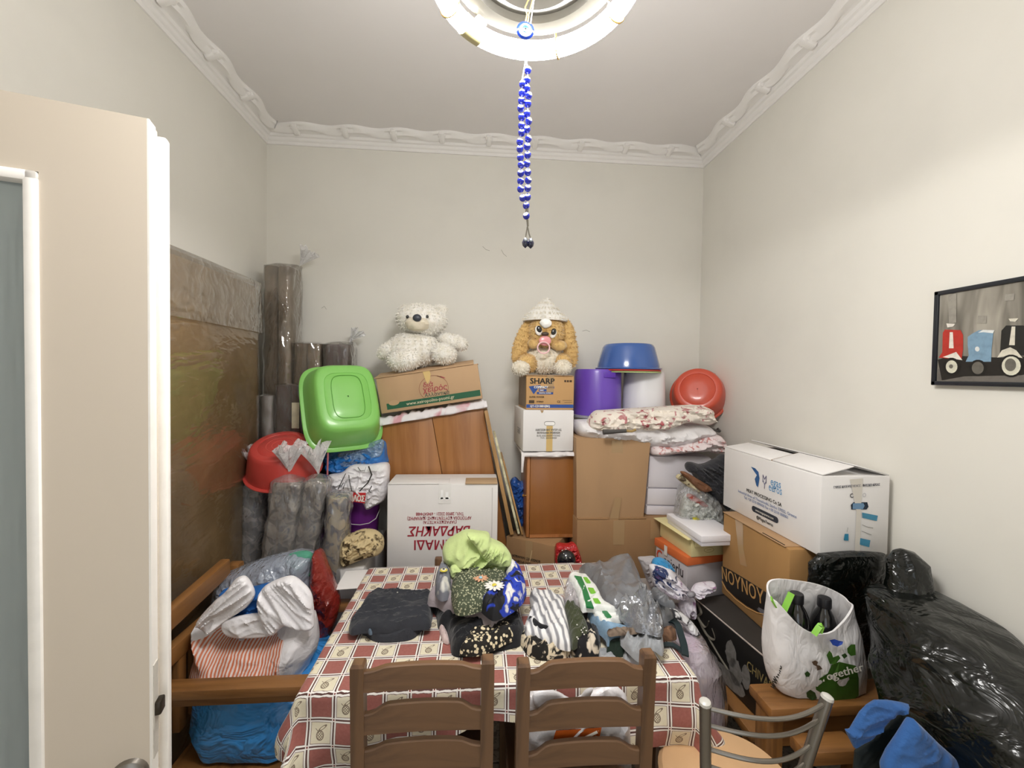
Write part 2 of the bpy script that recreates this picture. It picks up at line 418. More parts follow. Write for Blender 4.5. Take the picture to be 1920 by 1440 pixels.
# hairline cracks left in the plaster of the back wall
crk = mat('crack', '#9b968a', .9)
for pts in ([(905, 462), (911, 468), (918, 470)], [(940, 468), (944, 476), (950, 481)], [(1092, 621), (1099, 619), (1106, 622)], [(603, 578), (608, 574), (612, 580)]):
    obj('wall_crack', G().tube([PY(x, y, YB-.0005) for x, y in pts], .0012, 5), crk, bpy.data.objects['wall_back'])

# ------------------------------------------------------------------ door (open into the room)
DE = Vector((-.575, .781, 0)); du = Vector((-.173, -.056, 0)).normalized(); dn = Vector((-du.y, du.x, 0)); dn = dn if dn.y < 0 else -dn
DM = Matrix(((du.x, -dn.x, 0, DE.x), (du.y, -dn.y, 0, DE.y), (0, 0, 1, 0), (0, 0, 0, 1)))   # local x: to the hinge, y: away from camera, z up
def dl(px, py): p = PP(px, py, DE, dn); q = p-DE; return q.dot(du), p.z
DW = 2.08; g0 = dl(72, 322); gx = g0[0]; gz = g0[1]; WD = .735
paint = mat('door_paint', '#d9cdbd', .22, var=.03, vs=3, coat=.3, bump=.1, bs=14, bd=.002, stretch=(1, 1, .3))
edge_m = mat('door_paint_lit', '#f6f2ec', .35, var=.05, vs=20, bump=.2, bs=40, bd=.002)  # paler copy of the door paint: lamplight on the lock edge, painted in
dg = G().box(0, gx, 0, .045, .01, DW, DM).box(WD-.11, WD, 0, .045, .01, DW, DM).box(gx, WD-.11, 0, .045, gz, DW, DM).box(gx, WD-.11, 0, .045, .01, .55, DM)
door = struct('door_1', dg, paint)
obj('lock_edge', G().box(-.003, 0, .0, .028, .01, DW, DM).box(-.013, .004, .045, .066, .01, DW-.006, DM, b=.004), edge_m, door)
mo = G()
for x0, x1, z0, z1 in ((gx, gx+.018, .55, gz), (WD-.128, WD-.11, .55, gz), (gx, WD-.11, gz-.018, gz), (gx, WD-.11, .55, .568)):
    mo.box(x0, x1, -.006, .035, z0, z1, DM, b=.005)
obj('glazing_bead', mo, edge_m, door)
pane_m, nt, b, o = mk('frosted_pane'); b.inputs['Base Color'].default_value = hx('#b9c4c6'); b.inputs['Roughness'].default_value = .28; b.inputs['Transmission Weight'].default_value = .55
v = coords(nt, 'Object', (1, 1, .12)); nt.links.new(bumpn(nt, nz(nt, v, 28, 2), .5, .01), b.inputs['Normal'])
obj('pane', G().box(gx+.01, WD-.12, .014, .02, .56, gz-.008, DM), pane_m, door)
steel = mat('brushed_steel', '#8c8780', .35, 1.0, var=.1, vs=20)
lp = dl(296, 1330); zl = 1.07
obj('lock_plate', G().box(-.0045, -.003, .006, .026, zl-.12, zl+.05, DM), mat('painted_plate', '#c9c4bb', .4, var=.2, vs=30, bump=.2), door)
obj('latch', G().box(-.014, -.003, .008, .03, zl-.045, zl-.02, DM, b=.003), mat('dark_metal', '#4a443d', .4, 1.0, var=.3, vs=30), door)
rx_, rz_ = dl(243, 1452)
obj('handle_rosette', G().lathe([(0, .012), (.02, .012), (.026, .008), (.028, 0), (.0, 0)], 24, DM @ T(rx_, 0, rz_) @ RX(90)), steel, door)
obj('handle', G().tube([(rx_, -.01, rz_), (rx_, -.05, rz_), (rx_+.02, -.056, rz_), (rx_+.11, -.056, rz_-.005)], .009, 10, M=DM), steel, door)

# ------------------------------------------------------------------ hanging lamp with a ring tube
LX, LY, LZ, LR = .095, .79, 2.39, .185
lamp = thing('ceiling_lamp', 'round white pendant lamp with a bare glowing ring tube near the ceiling', 'lamp', (LX, LY, LZ-.015))
em, nt, b, o = mk('lamp_tube'); e = nd(nt, 'ShaderNodeEmission', {'Color': (1.0, .985, .96, 1), 'Strength': LAMP_STRENGTH*.78}); nt.links.new(e.outputs[0], o.inputs[0])
a0 = math.atan2(PZ(893, 48, LZ).y-LY, PZ(893, 48, LZ).x-LX)
arc = [(LX+LR*math.cos(q), LY+LR*math.sin(q), LZ) for q in [a0+.11+(2*math.pi-.22)*k/80 for k in range(81)]]
obj('ring_tube', G().tube(arc, .0185, 14), em, lamp)
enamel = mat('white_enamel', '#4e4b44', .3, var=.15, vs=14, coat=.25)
prof = [(.0, .012), (.03, .012), (.035, .022), (.06, .024), (.066, .014), (.09, .012), (.096, .026), (.125, .03), (.131, .018), (.155, .012), (.168, .022), (.172, .032), (.165, .038), (.10, .06), (.03, .075), (0, .078)]
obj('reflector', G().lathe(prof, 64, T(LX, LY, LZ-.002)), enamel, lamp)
q = [(LX+LR*math.cos(a0+k*.02), LY+LR*math.sin(a0+k*.02), LZ) for k in range(-6, 7)]
yel = mat('aged_plastic', '#d9cf9a', .4, var=.1)
sock = obj('tube_socket', G().tube(q, .0205, 12), yel, lamp)
cs = Vector((LX+LR*math.cos(a0), LY+LR*math.sin(a0), LZ)); rd = Vector((LX-cs.x, LY-cs.y, 0)).normalized()
sm = face(cs+rd*.018, (-rd.y, rd.x, 0), rd, 0)
obj('socket_tab', G().box(-.012, .012, -.004, .02, -.006, .006, sm, b=.003), mat('white_plastic', '#efece2', .4), sock)
gold = mat('gold_wire', '#c9a560', .3, 1.0)
for (px, py) in ((1041, 75), (822, 20), (1150, 20)):
    p = PZ(px, py, LZ); aa = math.atan2(p.y-LY, p.x-LX)
    pts = [(LX+(LR+.0205*math.cos(t)-0)*math.cos(aa), LY+(LR+.0205*math.cos(t))*math.sin(aa), LZ+.0205*math.sin(t)) for t in [R(150+k*15) for k in range(0, 17)]]
    pts = [(LX+.158*math.cos(aa), LY+.158*math.sin(aa), LZ+.022)]+pts
    obj('tube_clip', G().tube(pts, .0022, 6), gold, lamp)
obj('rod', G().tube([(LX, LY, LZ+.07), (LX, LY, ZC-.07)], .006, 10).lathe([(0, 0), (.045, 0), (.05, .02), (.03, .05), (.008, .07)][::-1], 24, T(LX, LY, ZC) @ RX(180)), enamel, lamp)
hk = obj('hook_ring', G().tube([(LX+.012*math.cos(t), LY, LZ-.006+.012*math.sin(t)) for t in [R(k*20) for k in range(18)]], .0016, 6, closed=True), gold, lamp)
# glass eye amulet under the lamp
cobalt, nt, b, o = mk('cobalt_glass'); b.inputs['Roughness'].default_value = .06; b.inputs['Coat Weight'].default_value = 1
c = nd(nt, 'ShaderNodeTexCoord').outputs['Object']
AY = LY-.004; ac = PY(985, 57, AY); ar = .0165
am = thing('eye_amulet', 'flat blue glass eye amulet hanging right under the ring lamp', 'amulet', (ac.x, AY, ac.z-ar))
blue = mat('blue_glass', '#0d2a78', .12, var=.25, vs=30, coat=.3); lb = mat('pale_blue_glass', '#2f7fa8', .1, coat=.3); wg = mat('white_glass', '#9aa2a6', .15, coat=.3); blk = mat('black_glass', '#0b0c14', .1, coat=.6)
AM = T(ac.x, AY, ac.z) @ RX(90)
obj('disc', G().lathe([(0, -.003), (ar*.8, -.003), (ar, 0), (ar*.8, .003), (0, .003)], 32, AM), blue, am)
obj('eye_white', G().lathe([(0, .0042), (ar*.6, .0036), (ar*.64, .003)], 24, AM), wg, am)
obj('eye_iris', G().lathe([(0, .0052), (ar*.36, .0048), (ar*.4, .004)], 20, AM), lb, am)
obj('eye_pupil', G().lathe([(0, .0062), (ar*.13, .0056), (ar*.15, .005)], 16, AM), blk, am)
obj('chain', G().tube([(ac.x, AY, ac.z+ar), (ac.x+.003, AY, ac.z+ar+.012), (ac.x-.001, AY, ac.z+ar+.025), (LX, LY, LZ-.016)], .0013, 6).tube([(ac.x+.004, AY, ac.z+ar-.002), (ac.x+.006, AY, ac.z+ar+.014), (LX+.003, LY, LZ-.014)], .0012, 6), gold, am)
# strand of eye beads
BY = LY
p0 = PY(988, 127, BY)
strand = thing('bead_strand', 'double strand of blue and white eye beads hanging below the ring lamp', 'bead strand', tuple(PY(990, 462, BY)))
bm_, nt, b, o = mk('eye_bead'); b.inputs['Roughness'].default_value = .08; b.inputs['Coat Weight'].default_value = 1; b.inputs['Coat Roughness'].default_value = .04
c = nd(nt, 'ShaderNodeTexCoord').outputs['Object']; BR = .0066
vv = nd(nt, 'ShaderNodeVectorMath', {0: c, 1: (0, 0, BR)}, operation='SUBTRACT').outputs[0]
vv = nd(nt, 'ShaderNodeVectorMath', {0: vv}, operation='NORMALIZE').outputs[0]
dt = nd(nt, 'ShaderNodeVectorMath', {0: vv, 1: (.1, -.72, .69)}, operation='DOT_PRODUCT').outputs['Value']
nt.links.new(ramp(nt, dt, [(0, hx('#1226b8')), (.66, hx('#1b35d0')), (.68, hx('#f4f6fa')), (.93, hx('#f4f6fa')), (.945, hx('#1a2f9e')), (1, hx('#0b1330'))], 'CONSTANT'), b.inputs['Base Color'])
bead0 = None; rnd = random.Random(4)
bl = [(990, 700+0, 0)]; bl = []
for k, zy in enumerate([380, 432, 475, 518, 560, 612, 655, 700, 750, 793, 838, 885, 932, 975, 1018, 1065]): bl.append((989.5, zy/2.88))
for k, zy in enumerate([455, 500, 545, 588, 632, 678, 718, 765, 805, 850, 890, 937, 975, 1020]): bl.append((978.5-k*.32, zy/2.88))
bl += [(981, 1070/2.88), (988, 1110/2.88), (988, 1167/2.88)]
for x, y in bl:
    p = PY(x, y, BY)
    if bead0 is None:
        bead0 = obj('bead', G().ball((p.x, p.y, p.z), BR, n=16), bm_, strand)
        mesh0 = bead0
    else:
        q = bead0.copy(); COL.objects.link(q); q.location = Vector((p.x, p.y, p.z-BR))-WLOC[strand.name]
        q.rotation_euler = (rnd.uniform(-.25, .25), rnd.uniform(-.3, .3), rnd.uniform(-.5, .5))
thr = mat('white_thread', '#e9e9ea', .7)
tp = Vector((LX, LY, LZ-.018))
obj('thread', G().tube([tp, PY(986, 110, BY), PY(989.5, 130, BY), PY(989.5, 372, BY)], .0011, 6).tube([PY(986, 110, BY), PY(979, 150, BY), PY(974, 355, BY), PY(982, 372, BY), PY(988, 385, BY), PY(988, 425, BY)], .0011, 6), thr, strand)
silver = mat('tarnished_silver', '#a8a49a', .3, 1.0)
obj('metal_spacer', G().tube([PY(988, 392, BY), PY(988, 397, BY)], .003, 8).tube([PY(989, 412, BY), PY(989.5, 424, BY)], .0022, 8), silver, strand)
obj('tassel_chain', G().tube([PY(989, 424, BY), PY(987, 436, BY), PY(985.5, 446, BY)], .0012, 6).tube([PY(989, 424, BY), PY(992, 438, BY), PY(994.5, 446, BY)], .0012, 6), silver, strand)
for x, y in ((985, 455), (995, 456)):
    p = PY(x, y, BY); s_ = 1 if x > 990 else -1
    dr = obj('drop_bead', G().lathe([(0, .010), (.003, .008), (.0065, 0), (.005, -.006), (0, -.0105)], 16, T(*p)), mat('navy_glass', '#10153a', .08, coat=1), strand)
    obj('drop_eye', G().ball((p.x, p.y-.0055, p.z+.003), .0028, .0015, .0028, 10), wg, dr)

# ------------------------------------------------------------------ framed print on the right wall
XP = XR-.022
fy1 = PX(1748, 635, XP).y; fy0 = fy1-.41; fz0, fz1 = 1.636, 1.93
pic = thing('picture_frame', 'black framed print of parked scooters on the right wall', 'picture', (XR, (fy0+fy1)/2, fz0))
fb = mat('black_frame', '#1d2128', .35, coat=.2)
g = G(); fwid = .013
for y0, y1, z0, z1 in ((fy0, fy0+fwid, fz0, fz1), (fy1-fwid, fy1, fz0, fz1), (fy0, fy1, fz0, fz0+fwid), (fy0, fy1, fz1-fwid, fz1)): g.box(XP, XR-.001, y0, y1, z0, z1, b=.002)
obj('frame', g, fb, pic)
bg = spots('print_street', '#5c5850', '#a8a296', 12, .5, .2, .3, stretch=(1, 1.8, .35), coat=.3, c3='#c9bfa4', thr3=.72)
XS = XP+.006
pr = obj('print', G().box(XS, XR-.003, fy0+.008, fy1-.008, fz0+.008, fz1-.008), bg, pic)
def zp(*pts): return [PX(1700+x*.1945, 480+y*.1944, XS-.0006) for x, y in pts]
def pp(name, col, *polys, dx=0):
    for q in polys:
        ps = [Vector((p.x-dx, p.y, p.z)) for p in zp(*q)]
        obj(name, G().add(ps, [tuple(range(len(ps)))]), mat('print_'+col, col, .4, var=.18, vs=60), pr, False)
def circ(cx, cy, rx, ry, n=18): return [(cx+rx*math.cos(2*math.pi*k/n), cy+ry*math.sin(2*math.pi*k/n)) for k in range(n)]
pp('printed_road', '#6f6a64', [(300, 1090), (1400, 1120), (1400, 1230), (300, 1200)])
pp('printed_shadow', '#24211f', [(300, 1000), (430, 960), (900, 980), (1400, 960), (1400, 1100), (1100, 1150), (560, 1160), (340, 1200)], dx=.0003)
pp('red_scooter', '#b8362c', [(350, 740), (370, 710), (520, 715), (545, 760), (545, 900), (530, 1000), (310, 980), (345, 930)], dx=.0006)
pp('red_scooter_white_trim', '#e8e2d6', [(418, 735), (448, 735), (455, 890), (410, 890)], [(350, 975), (480, 925), (540, 1005)], [(385, 650), (470, 655), (450, 680), (395, 690)], dx=.0009)
pp('blue_scooter', '#7e9db4', [(590, 780), (640, 745), (700, 715), (840, 720), (820, 900), (815, 1020), (700, 1020), (570, 1020), (600, 960), (590, 860)], dx=.0006)
pp('blue_scooter_light', '#dfe2e0', circ(683, 897, 22, 24), [(690, 740), (740, 712), (850, 716), (835, 745), (740, 735)], dx=.0009)
pp('black_scooter', '#252422', [(915, 720), (960, 670), (1120, 670), (1300, 700), (1300, 960), (900, 960)], dx=.0006)
pp('black_scooter_mudguard', '#d9d3c2', [(875, 980), (920, 910), (1000, 880), (1060, 910), (1120, 985), (1000, 960)], [(985, 605), (1080, 600), (1050, 635), (1000, 630)], [(1015, 680), (1050, 680), (1045, 860), (990, 860)], dx=.0009)
pp('printed_tyre', '#1a1918', circ(435, 1068, 85, 88), circ(690, 1080, 85, 80), circ(1010, 1060, 115, 110), dx=.0011)
pp('printed_wheel', '#d8d5c2', circ(437, 1068, 56, 62), circ(1012, 1060, 92, 92), dx=.0013)
pp('printed_hub', '#6c6860', circ(432, 1065, 20, 20), circ(690, 1080, 58, 60), circ(1005, 1050, 55, 62), dx=.0015)
pp('printed_sign', '#9b968c', [(690, 575), (770, 575), (770, 650), (680, 650)], [(950, 370), (1040, 362), (1035, 425), (945, 435)], [(400, 380), (480, 360), (480, 640), (410, 650)], dx=.0006)
# ================================================================== table, chairs
TX0, TX1, TY0, TY1, TZ = -.487, .655, 1.188, 1.945, .755
dkw = wood('walnut_stain', '#74553a', '#523a28', 'x'); dkz = wood('walnut_stain_upright', '#74553a', '#523a28', 'z')
table = thing('dining_table', 'rectangular dining table under the checked cloth, heaped with clothes', 'table', ((TX0+TX1)/2, (TY0+TY1)/2, 0))
obj('tabletop', G().box(TX0, TX1, TY0, TY1, TZ-.03, TZ, b=.004), dkw, table)
obj('apron', G().box(TX0+.06, TX1-.06, TY0+.06, TY0+.08, TZ-.11, TZ-.03).box(TX0+.06, TX1-.06, TY1-.08, TY1-.06, TZ-.11, TZ-.03).box(TX0+.06, TX0+.08, TY0+.08, TY1-.08, TZ-.11, TZ-.03).box(TX1-.08, TX1-.06, TY0+.08, TY1-.08, TZ-.11, TZ-.03), dkw, table)
for x in (TX0+.07, TX1-.07):
    for y in (TY0+.07, TY1-.07): obj('leg', G().box(x-.03, x+.03, y-.03, y+.03, 0, TZ-.03, b=.006), dkz, table)
# cloth: woven checks in dusty red and cream, each check framed by double white stripes
PITCH_C = .0685
cr0 = PZ(579.5, 1301, TZ+.004)
m, nt, b, o = mk('checked_cloth'); uvn = nd(nt, 'ShaderNodeUVMap').outputs[0]
sx = nd(nt, 'ShaderNodeSeparateXYZ', {0: uvn}); U, V_ = sx.outputs[0], sx.outputs[1]
fu, fv = mth(nt, 'FRACT', U), mth(nt, 'FRACT', V_)
du_ = mth(nt, 'MINIMUM', fu, mth(nt, 'SUBTRACT', 1, fu)); dv_ = mth(nt, 'MINIMUM', fv, mth(nt, 'SUBTRACT', 1, fv))
chk = mth(nt, 'MODULO', mth(nt, 'ADD', mth(nt, 'FLOOR', U), mth(nt, 'FLOOR', V_)), 2)
nzv = nz(nt, uvn, 9, 4)
red = mix(nt, nzv, hx('#935249'), hx('#b06f66')); cream = mix(nt, nzv, hx('#f0e8d2'), hx('#e4d9bb'))
xx, yy = mth(nt, 'SUBTRACT', fu, .47), mth(nt, 'SUBTRACT', fv, .40)
def ell(x, y, a, b_): return mth(nt, 'SQRT', mth(nt, 'ADD', mth(nt, 'POWER', mth(nt, 'DIVIDE', x, a), 2), mth(nt, 'POWER', mth(nt, 'DIVIDE', y, b_), 2)))
body = ell(xx, yy, .15, .18)
out1 = mth(nt, 'COMPARE', body, .93, .12); inb = mth(nt, 'LESS_THAN', body, .95)
h1 = mth(nt, 'GREATER_THAN', mth(nt, 'SINE', mth(nt, 'MULTIPLY', mth(nt, 'ADD', xx, yy), 62)), .45)
h2 = mth(nt, 'GREATER_THAN', mth(nt, 'SINE', mth(nt, 'MULTIPLY', mth(nt, 'SUBTRACT', xx, yy), 62)), .45)
hat = mth(nt, 'MULTIPLY', inb, mth(nt, 'MAXIMUM', h1, h2))
lx, ly = mth(nt, 'SUBTRACT', fu, .56), mth(nt, 'SUBTRACT', fv, .68)
l1, l2 = mth(nt, 'ADD', mth(nt, 'MULTIPLY', lx, .8), mth(nt, 'MULTIPLY', ly, .6)), mth(nt, 'SUBTRACT', mth(nt, 'MULTIPLY', ly, .8), mth(nt, 'MULTIPLY', lx, .6))
leaf = ell(l1, l2, .2, .055); lo_ = mth(nt, 'COMPARE', leaf, .85, .22)
stem = mth(nt, 'MULTIPLY', mth(nt, 'COMPARE', mth(nt, 'SUBTRACT', mth(nt, 'ADD', fu, fv), .93), 0, .018), mth(nt, 'COMPARE', fu, .34, .06))
motif = mth(nt, 'MINIMUM', mth(nt, 'ADD', mth(nt, 'ADD', out1, hat), mth(nt, 'ADD', lo_, stem)), 1)
cream = mix(nt, mth(nt, 'MULTIPLY', motif, .85), cream, hx('#6b5540'))
cell = mix(nt, chk, cream, red)
dm = mth(nt, 'MINIMUM', du_, dv_); dM = mth(nt, 'MAXIMUM', du_, dv_)
line = ramp(nt, dm, [(0, hx('#5a3a34')), (.03, hx('#f8f4ee')), (.092, hx('#6d4a42')), (.112, hx('#f8f4ee'))], 'CONSTANT')
col = mix(nt, mth(nt, 'LESS_THAN', dm, .112), cell, line)
col = mix(nt, mth(nt, 'LESS_THAN', dM, .07), col, mix(nt, mth(nt, 'LESS_THAN', dM, .035), hx('#f8f4ee'), hx('#8a4a42')))
nt.links.new(col, b.inputs['Base Color']); b.inputs['Roughness'].default_value = .8; b.inputs['Sheen Weight'].default_value = .15
nt.links.new(bumpn(nt, mth(nt, 'ADD', nz(nt, uvn, 40, 2), mth(nt, 'MULTIPLY', nz(nt, uvn, 1.3, 2), 2)), .18, .004), b.inputs['Normal'])
CLOTH = m
def dfront(x):
    t = (x-TX0)/(TX1-TX0)
    if t < .5: return .10 + .22*max(0, (.46-t)/.46)**1.15
    return .10 + .15*max(0, (t-.62)/.38)**1.2
cl, uvs = [], []; NU, NV = 130, 96; dL, dRt, dB = .16, .20, .03
for i in range(NU+1):
    u = TX0-dL+(TX1+dRt-TX0+dL)*i/NU; v0 = TY0-dfront(min(max(u, TX0), TX1)); v1 = TY1+dB
    for j in range(NV+1):
        v = v0+(v1-v0)*j/NV
        cx_, cy_ = min(max(u, TX0), TX1), min(max(v, TY0), TY1); ox, oy = u-cx_, v-cy_; d = math.hypot(ox, oy)
        wob = .0035*noise.noise(Vector((u*9, v*9, 3)))+.002
        if d < 1e-9: p = (u, v, TZ+.004+abs(wob))
        else:
            dx_, dy_ = ox/d, oy/d
            fold = math.sin(u*26+v*9)*.5+math.sin(u*13-v*31+1.7)*.5
            corner = 1 if (abs(ox) > 1e-9 and abs(oy) > 1e-9) else 0
            out = .007+.22*d*(1 if corner else .3)+.16*d*fold*(1.3 if corner else .7)
            rr = min(1, d/.012)
            p = (cx_+dx_*max(out, .005)*rr, cy_+dy_*max(out, .005)*rr, TZ+.004-d*.985+.004*(1-rr))
        cl.append(p); uvs.append(((u-cr0.x)/PITCH_C+40, (v-cr0.y)/PITCH_C+40))
gc = G().add(cl, [(i*(NV+1)+j, (i+1)*(NV+1)+j, (i+1)*(NV+1)+j+1, i*(NV+1)+j+1) for i in range(NU) for j in range(NV)], None, uvs)
solo('tablecloth', gc, CLOTH, 'red and cream checked tablecloth with fruit motifs over the table', 'tablecloth', ang=80)

# two wooden ladder-back chairs tucked under the near side
def ladder_chair(label, xl, xr, Y, topl, topr, slats):
    t = thing('dining_chair', label, 'chair', ((xl+xr)/2, Y+.2, 0), 'wooden ladder-back chairs at the table')
    def yz(z): return Y+(.92-z)*.05 if z > .45 else Y+.0235-(.45-z)*.08
    for x, top in ((xl, topl), (xr, topr)):
        g = G()
        rg = []
        for z in (0, .2, .45, .7, top-.008, top):
            a = .0165 if z < top else .0125; y = yz(z); bb = .0175 if z < top else .0135
            rg.append([(x-a, y-bb, z), (x+a, y-bb, z), (x+a, y+bb, z), (x-a, y+bb, z)])
        obj('back_post', g.rings(rg), dkz, t, False)
    for (zb, ze, zc) in slats:
        g = G(); fr, bk = [], []; n = 24
        for i in range(n+1):
            s = i/n; x = xl+.014+(xr-xl-.028)*s
            e = min(s, 1-s); k = min(1, max(0, (e-.05)/.15)); k = k*k*(3-2*k)
            zt = ze+(zc-ze)*k; zbm = zb-.006*math.sin(math.pi*s); y = yz((zt+zb)/2)-.004+.012*math.sin(math.pi*s)
            fr += [(x, y-.009, zbm), (x, y-.009, zt-.003), (x, y-.006, zt), (x, y+.006, zt), (x, y+.009, zt-.003), (x, y+.009, zbm)]
        g.add(fr, [(6*i+k, 6*i+(k+1) % 6, 6*i+6+(k+1) % 6, 6*i+6+k) for i in range(n) for k in range(6)]+[tuple(range(6)), tuple(range(6*n, 6*n+6))])
        obj('back_slat', g, dkw, t)
    obj('seat', G().box(xl-.02, xr+.02, Y+.02, Y+.42, .43, .455, b=.008), wood('chair_seat', '#7a5437', '#553822', 'y'), t)
    for x in (xl+.005, xr-.005): obj('leg', G().box(x-.018, x+.018, Y+.36, Y+.396, 0, .43, b=.004), dkz, t)
    obj('stretcher', G().box(xl, xr, Y+.37, Y+.385, .2, .23), dkw, t); obj('stretcher', G().box(xl, xr, Y+.045, Y+.06, .2, .23), dkw, t)
    for x in (xl, xr): obj('stretcher', G().box(x-.008, x+.008, Y+.06, Y+.37, .15, .18), dkz, t)
    return t
zz = lambda x, y, Y: PY(x, y, Y).z
Y1 = 1.072
ladder_chair('brown wooden ladder-back chair at the table, nearer the open door', PZ(672, 1240, .92).x, PZ(915, 1232, .92).x, Y1, zz(672, 1240, Y1), zz(915, 1232, Y1),
             [(zz(790, 1289, Y1), zz(700, 1256, Y1), zz(790, 1246, Y1)), (zz(790, 1371, Y1), zz(700, 1338, Y1), zz(790, 1320, Y1)), (zz(790, 1446, Y1), zz(700, 1409, Y1), zz(790, 1396, Y1)), (.55, .59, .605)])
Y2 = 1.058
ladder_chair('brown wooden ladder-back chair with a plastic bag on its seat, beside the metal chair', PZ(982, 1238, .92).x, PZ(1212, 1222, .92).x, Y2, zz(982, 1238, Y2), zz(1212, 1221, Y2),
             [(zz(1095, 1286, Y2), zz(1010, 1257, Y2), zz(1095, 1240, Y2)), (zz(1095, 1365, Y2), zz(1010, 1338, Y2), zz(1095, 1318, Y2)), (zz(1095, 1440, Y2), zz(1010, 1418, Y2), zz(1095, 1398, Y2)), (.55, .59, .605)])
# chair beyond the table: only its back shows above the far edge
t = thing('dining_chair', 'wooden chair beyond the table, its back corner peeping out behind the lime shirt', 'chair', (-.16, 2.02, 0), 'wooden ladder-back chairs at the table')
ca, cb = PY(822, 1046, 2.0), PY(905, 1046, 2.0)
for x in (ca.x, ca.x+.3): obj('back_post', G().box(x-.016, x+.016, 1.985, 2.02, 0, ca.z, b=.004), dkz, t)
obj('back_slat', G().box(ca.x+.016, ca.x+.284, 1.995, 2.01, ca.z-.09, ca.z-.02, b=.003), dkw, t)
obj('back_slat', G().box(ca.x+.016, ca.x+.284, 1.995, 2.01, ca.z-.2, ca.z-.14, b=.003), dkw, t)
obj('seat', G().box(ca.x-.02, ca.x+.32, 1.66, 1.984, .43, .455, b=.006), dkw, t)
for x in (ca.x, ca.x+.3): obj('leg', G().box(x-.016, x+.016, 1.68, 1.71, 0, .43, b=.003), dkz, t)

# metal kitchen chair with a padded round seat
ms = mat('grey_tube', '#8d8880', .32, .85, var=.08, vs=12)
mc = thing('metal_chair', 'grey metal chair with curved back bars and a beige padded seat', 'chair', (.76, 1.15, 0))
SZ, BZ = .56, .93
s_a, s_b, s_c = PZ(1222, 1412, SZ), PZ(1464, 1425, SZ), PZ(1330, 1357, SZ); SR = (s_b.x-s_a.x)/2; SC = ((s_a.x+s_b.x)/2, s_c.y-SR)
lt, rt = PZ(1322, 1318, BZ), PZ(1551, 1308, BZ); lb_, rb_ = PZ(1323, 1440, BZ-.17), PZ(1508, 1440, BZ-.17)
def post(a, b2, x): e_ = b2+(b2-a)*.9; return [a, a+(b2-a)*.5, b2, e_, Vector((x, e_.y+.02, SZ-.06)), Vector((x, e_.y-.04, .0))]
lp_, rp_ = post(lt, lb_, lb_.x+.02), post(rt, rb_, rb_.x-.03)
for nm, q in (('back_post', lp_), ('back_post', rp_)):
    o = obj(nm, G().tube(q, .0125, 12), ms, mc)
    d = (q[0]-q[1]).normalized(); obj('end_cap', G().tube([q[0]-d*.002, q[0]+d*.004, q[0]+d*.007], [.0132, .012, .007], 12), mat('cap_plastic', '#c9c6be', .35, coat=.3), o)
for yl, yr in ((1326, 1318), (1358, 1347), (1402, 1396), (1434, 1428), (1475, 1466)):
    def onpost(pa, pb, py):   # point of the post seen at that height
        best = None
        for k in range(120):
            s = k/119*1.6; p = pa+(pb-pa)*s; dd = p-O_; yy_ = CY-F*dd.dot(CU)/dd.dot(_fw)
            if best is None or abs(yy_-py) < best[0]: best = (abs(yy_-py), p)
        return best[1]
    A, B = onpost(lt, lb_, yl), onpost(rt, rb_, yr); pts = []
    for k in range(17):
        s = k/16; p = A+(B-A)*s; pts.append(p+Vector((0, -.038*math.sin(math.pi*s), 0)))
    obj('back_bar', G().tube(pts, .0048, 8), ms, mc)
pad = mat('beige_vinyl', '#d8b084', .5, var=.05, vs=8, bump=.05, bs=120)
obj('seat', G().loft([(SC[0], SC[1], SZ+dz_, SR*k_, SR*k_*.97) for dz_, k_ in ((-.04, .87), (-.033, .985), (-.015, 1), (-.004, .94), (-.0005, .62), (0, .1))], 48, 2.3), pad, mc)
obj('seat_ring', G().tube([(SC[0]+SR*.85*math.cos(R(a)), SC[1]+SR*.83*math.sin(R(a)), SZ-.05) for a in range(0, 360, 12)], .009, 8, closed=True), ms, mc)
for sx_ in (-1, 1): obj('leg', G().tube([(SC[0]+sx_*SR*.6, SC[1]+SR*.6, SZ-.05), (SC[0]+sx_*SR*.7, SC[1]+SR*.8, 0)], .0115, 10), ms, mc)

# wooden armchairs along the side walls
pine = wood('honey_pine', '#8f6234', '#66421f', 'x'); piney = wood('honey_pine_long', '#8f6234', '#66421f', 'y'); pinez = wood('honey_pine_up', '#8f6234', '#66421f', 'z')
ac_ = thing('armchair', 'honey-coloured wooden armchair by the door, piled with plastic bags', 'armchair', (-.78, 1.62, 0))
an = PZ(322, 1292, .65); af = PZ(630, 1125, .65)
ya = PZ(450, 1292, .65).y
def arm(y, x0, x1, w_, parent): return obj('arm_rest', G().box(x0, x1, y-w_/2, y+w_/2, .618, .65, b=.006), pine, parent)
arm(ya+.03, -1.03, -.46, .06, ac_); arm(1.86, -1.03, -.5, .06, ac_)
obj('arm_panel', G().box(-1.0, -.47, ya+.035, ya+.05, .575, .618), pine, ac_)
for x, y in ((-.48, ya+.03), (-.52, 1.86)): obj('front_leg', G().box(x-.025, x+.025, y-.025, y+.025, 0, .618, b=.005), pinez, ac_)
for y in (ya+.03, 1.86): obj('back_leg', G().box(-1.05, -1.0, y-.025, y+.025, 0, .83, b=.005), pinez, ac_)
ra, rb2 = PX(318, 1158, -1.02), PX(424, 1062, -1.02)
rdir = (rb2-ra).normalized(); 
obj('back_rail', G().box(0, (rb2-ra).length+.12, -.018, .018, -.034, .034, face(ra-rdir*.12, rdir, Vector((0, -1, 0)).cross(rdir) if False else Vector((1, 0, 0)), 0), b=.005), piney, ac_)
obj('back_rail', G().box(-1.04, -1.005, ya+.055, 1.835, .66, .72, b=.005), piney, ac_)
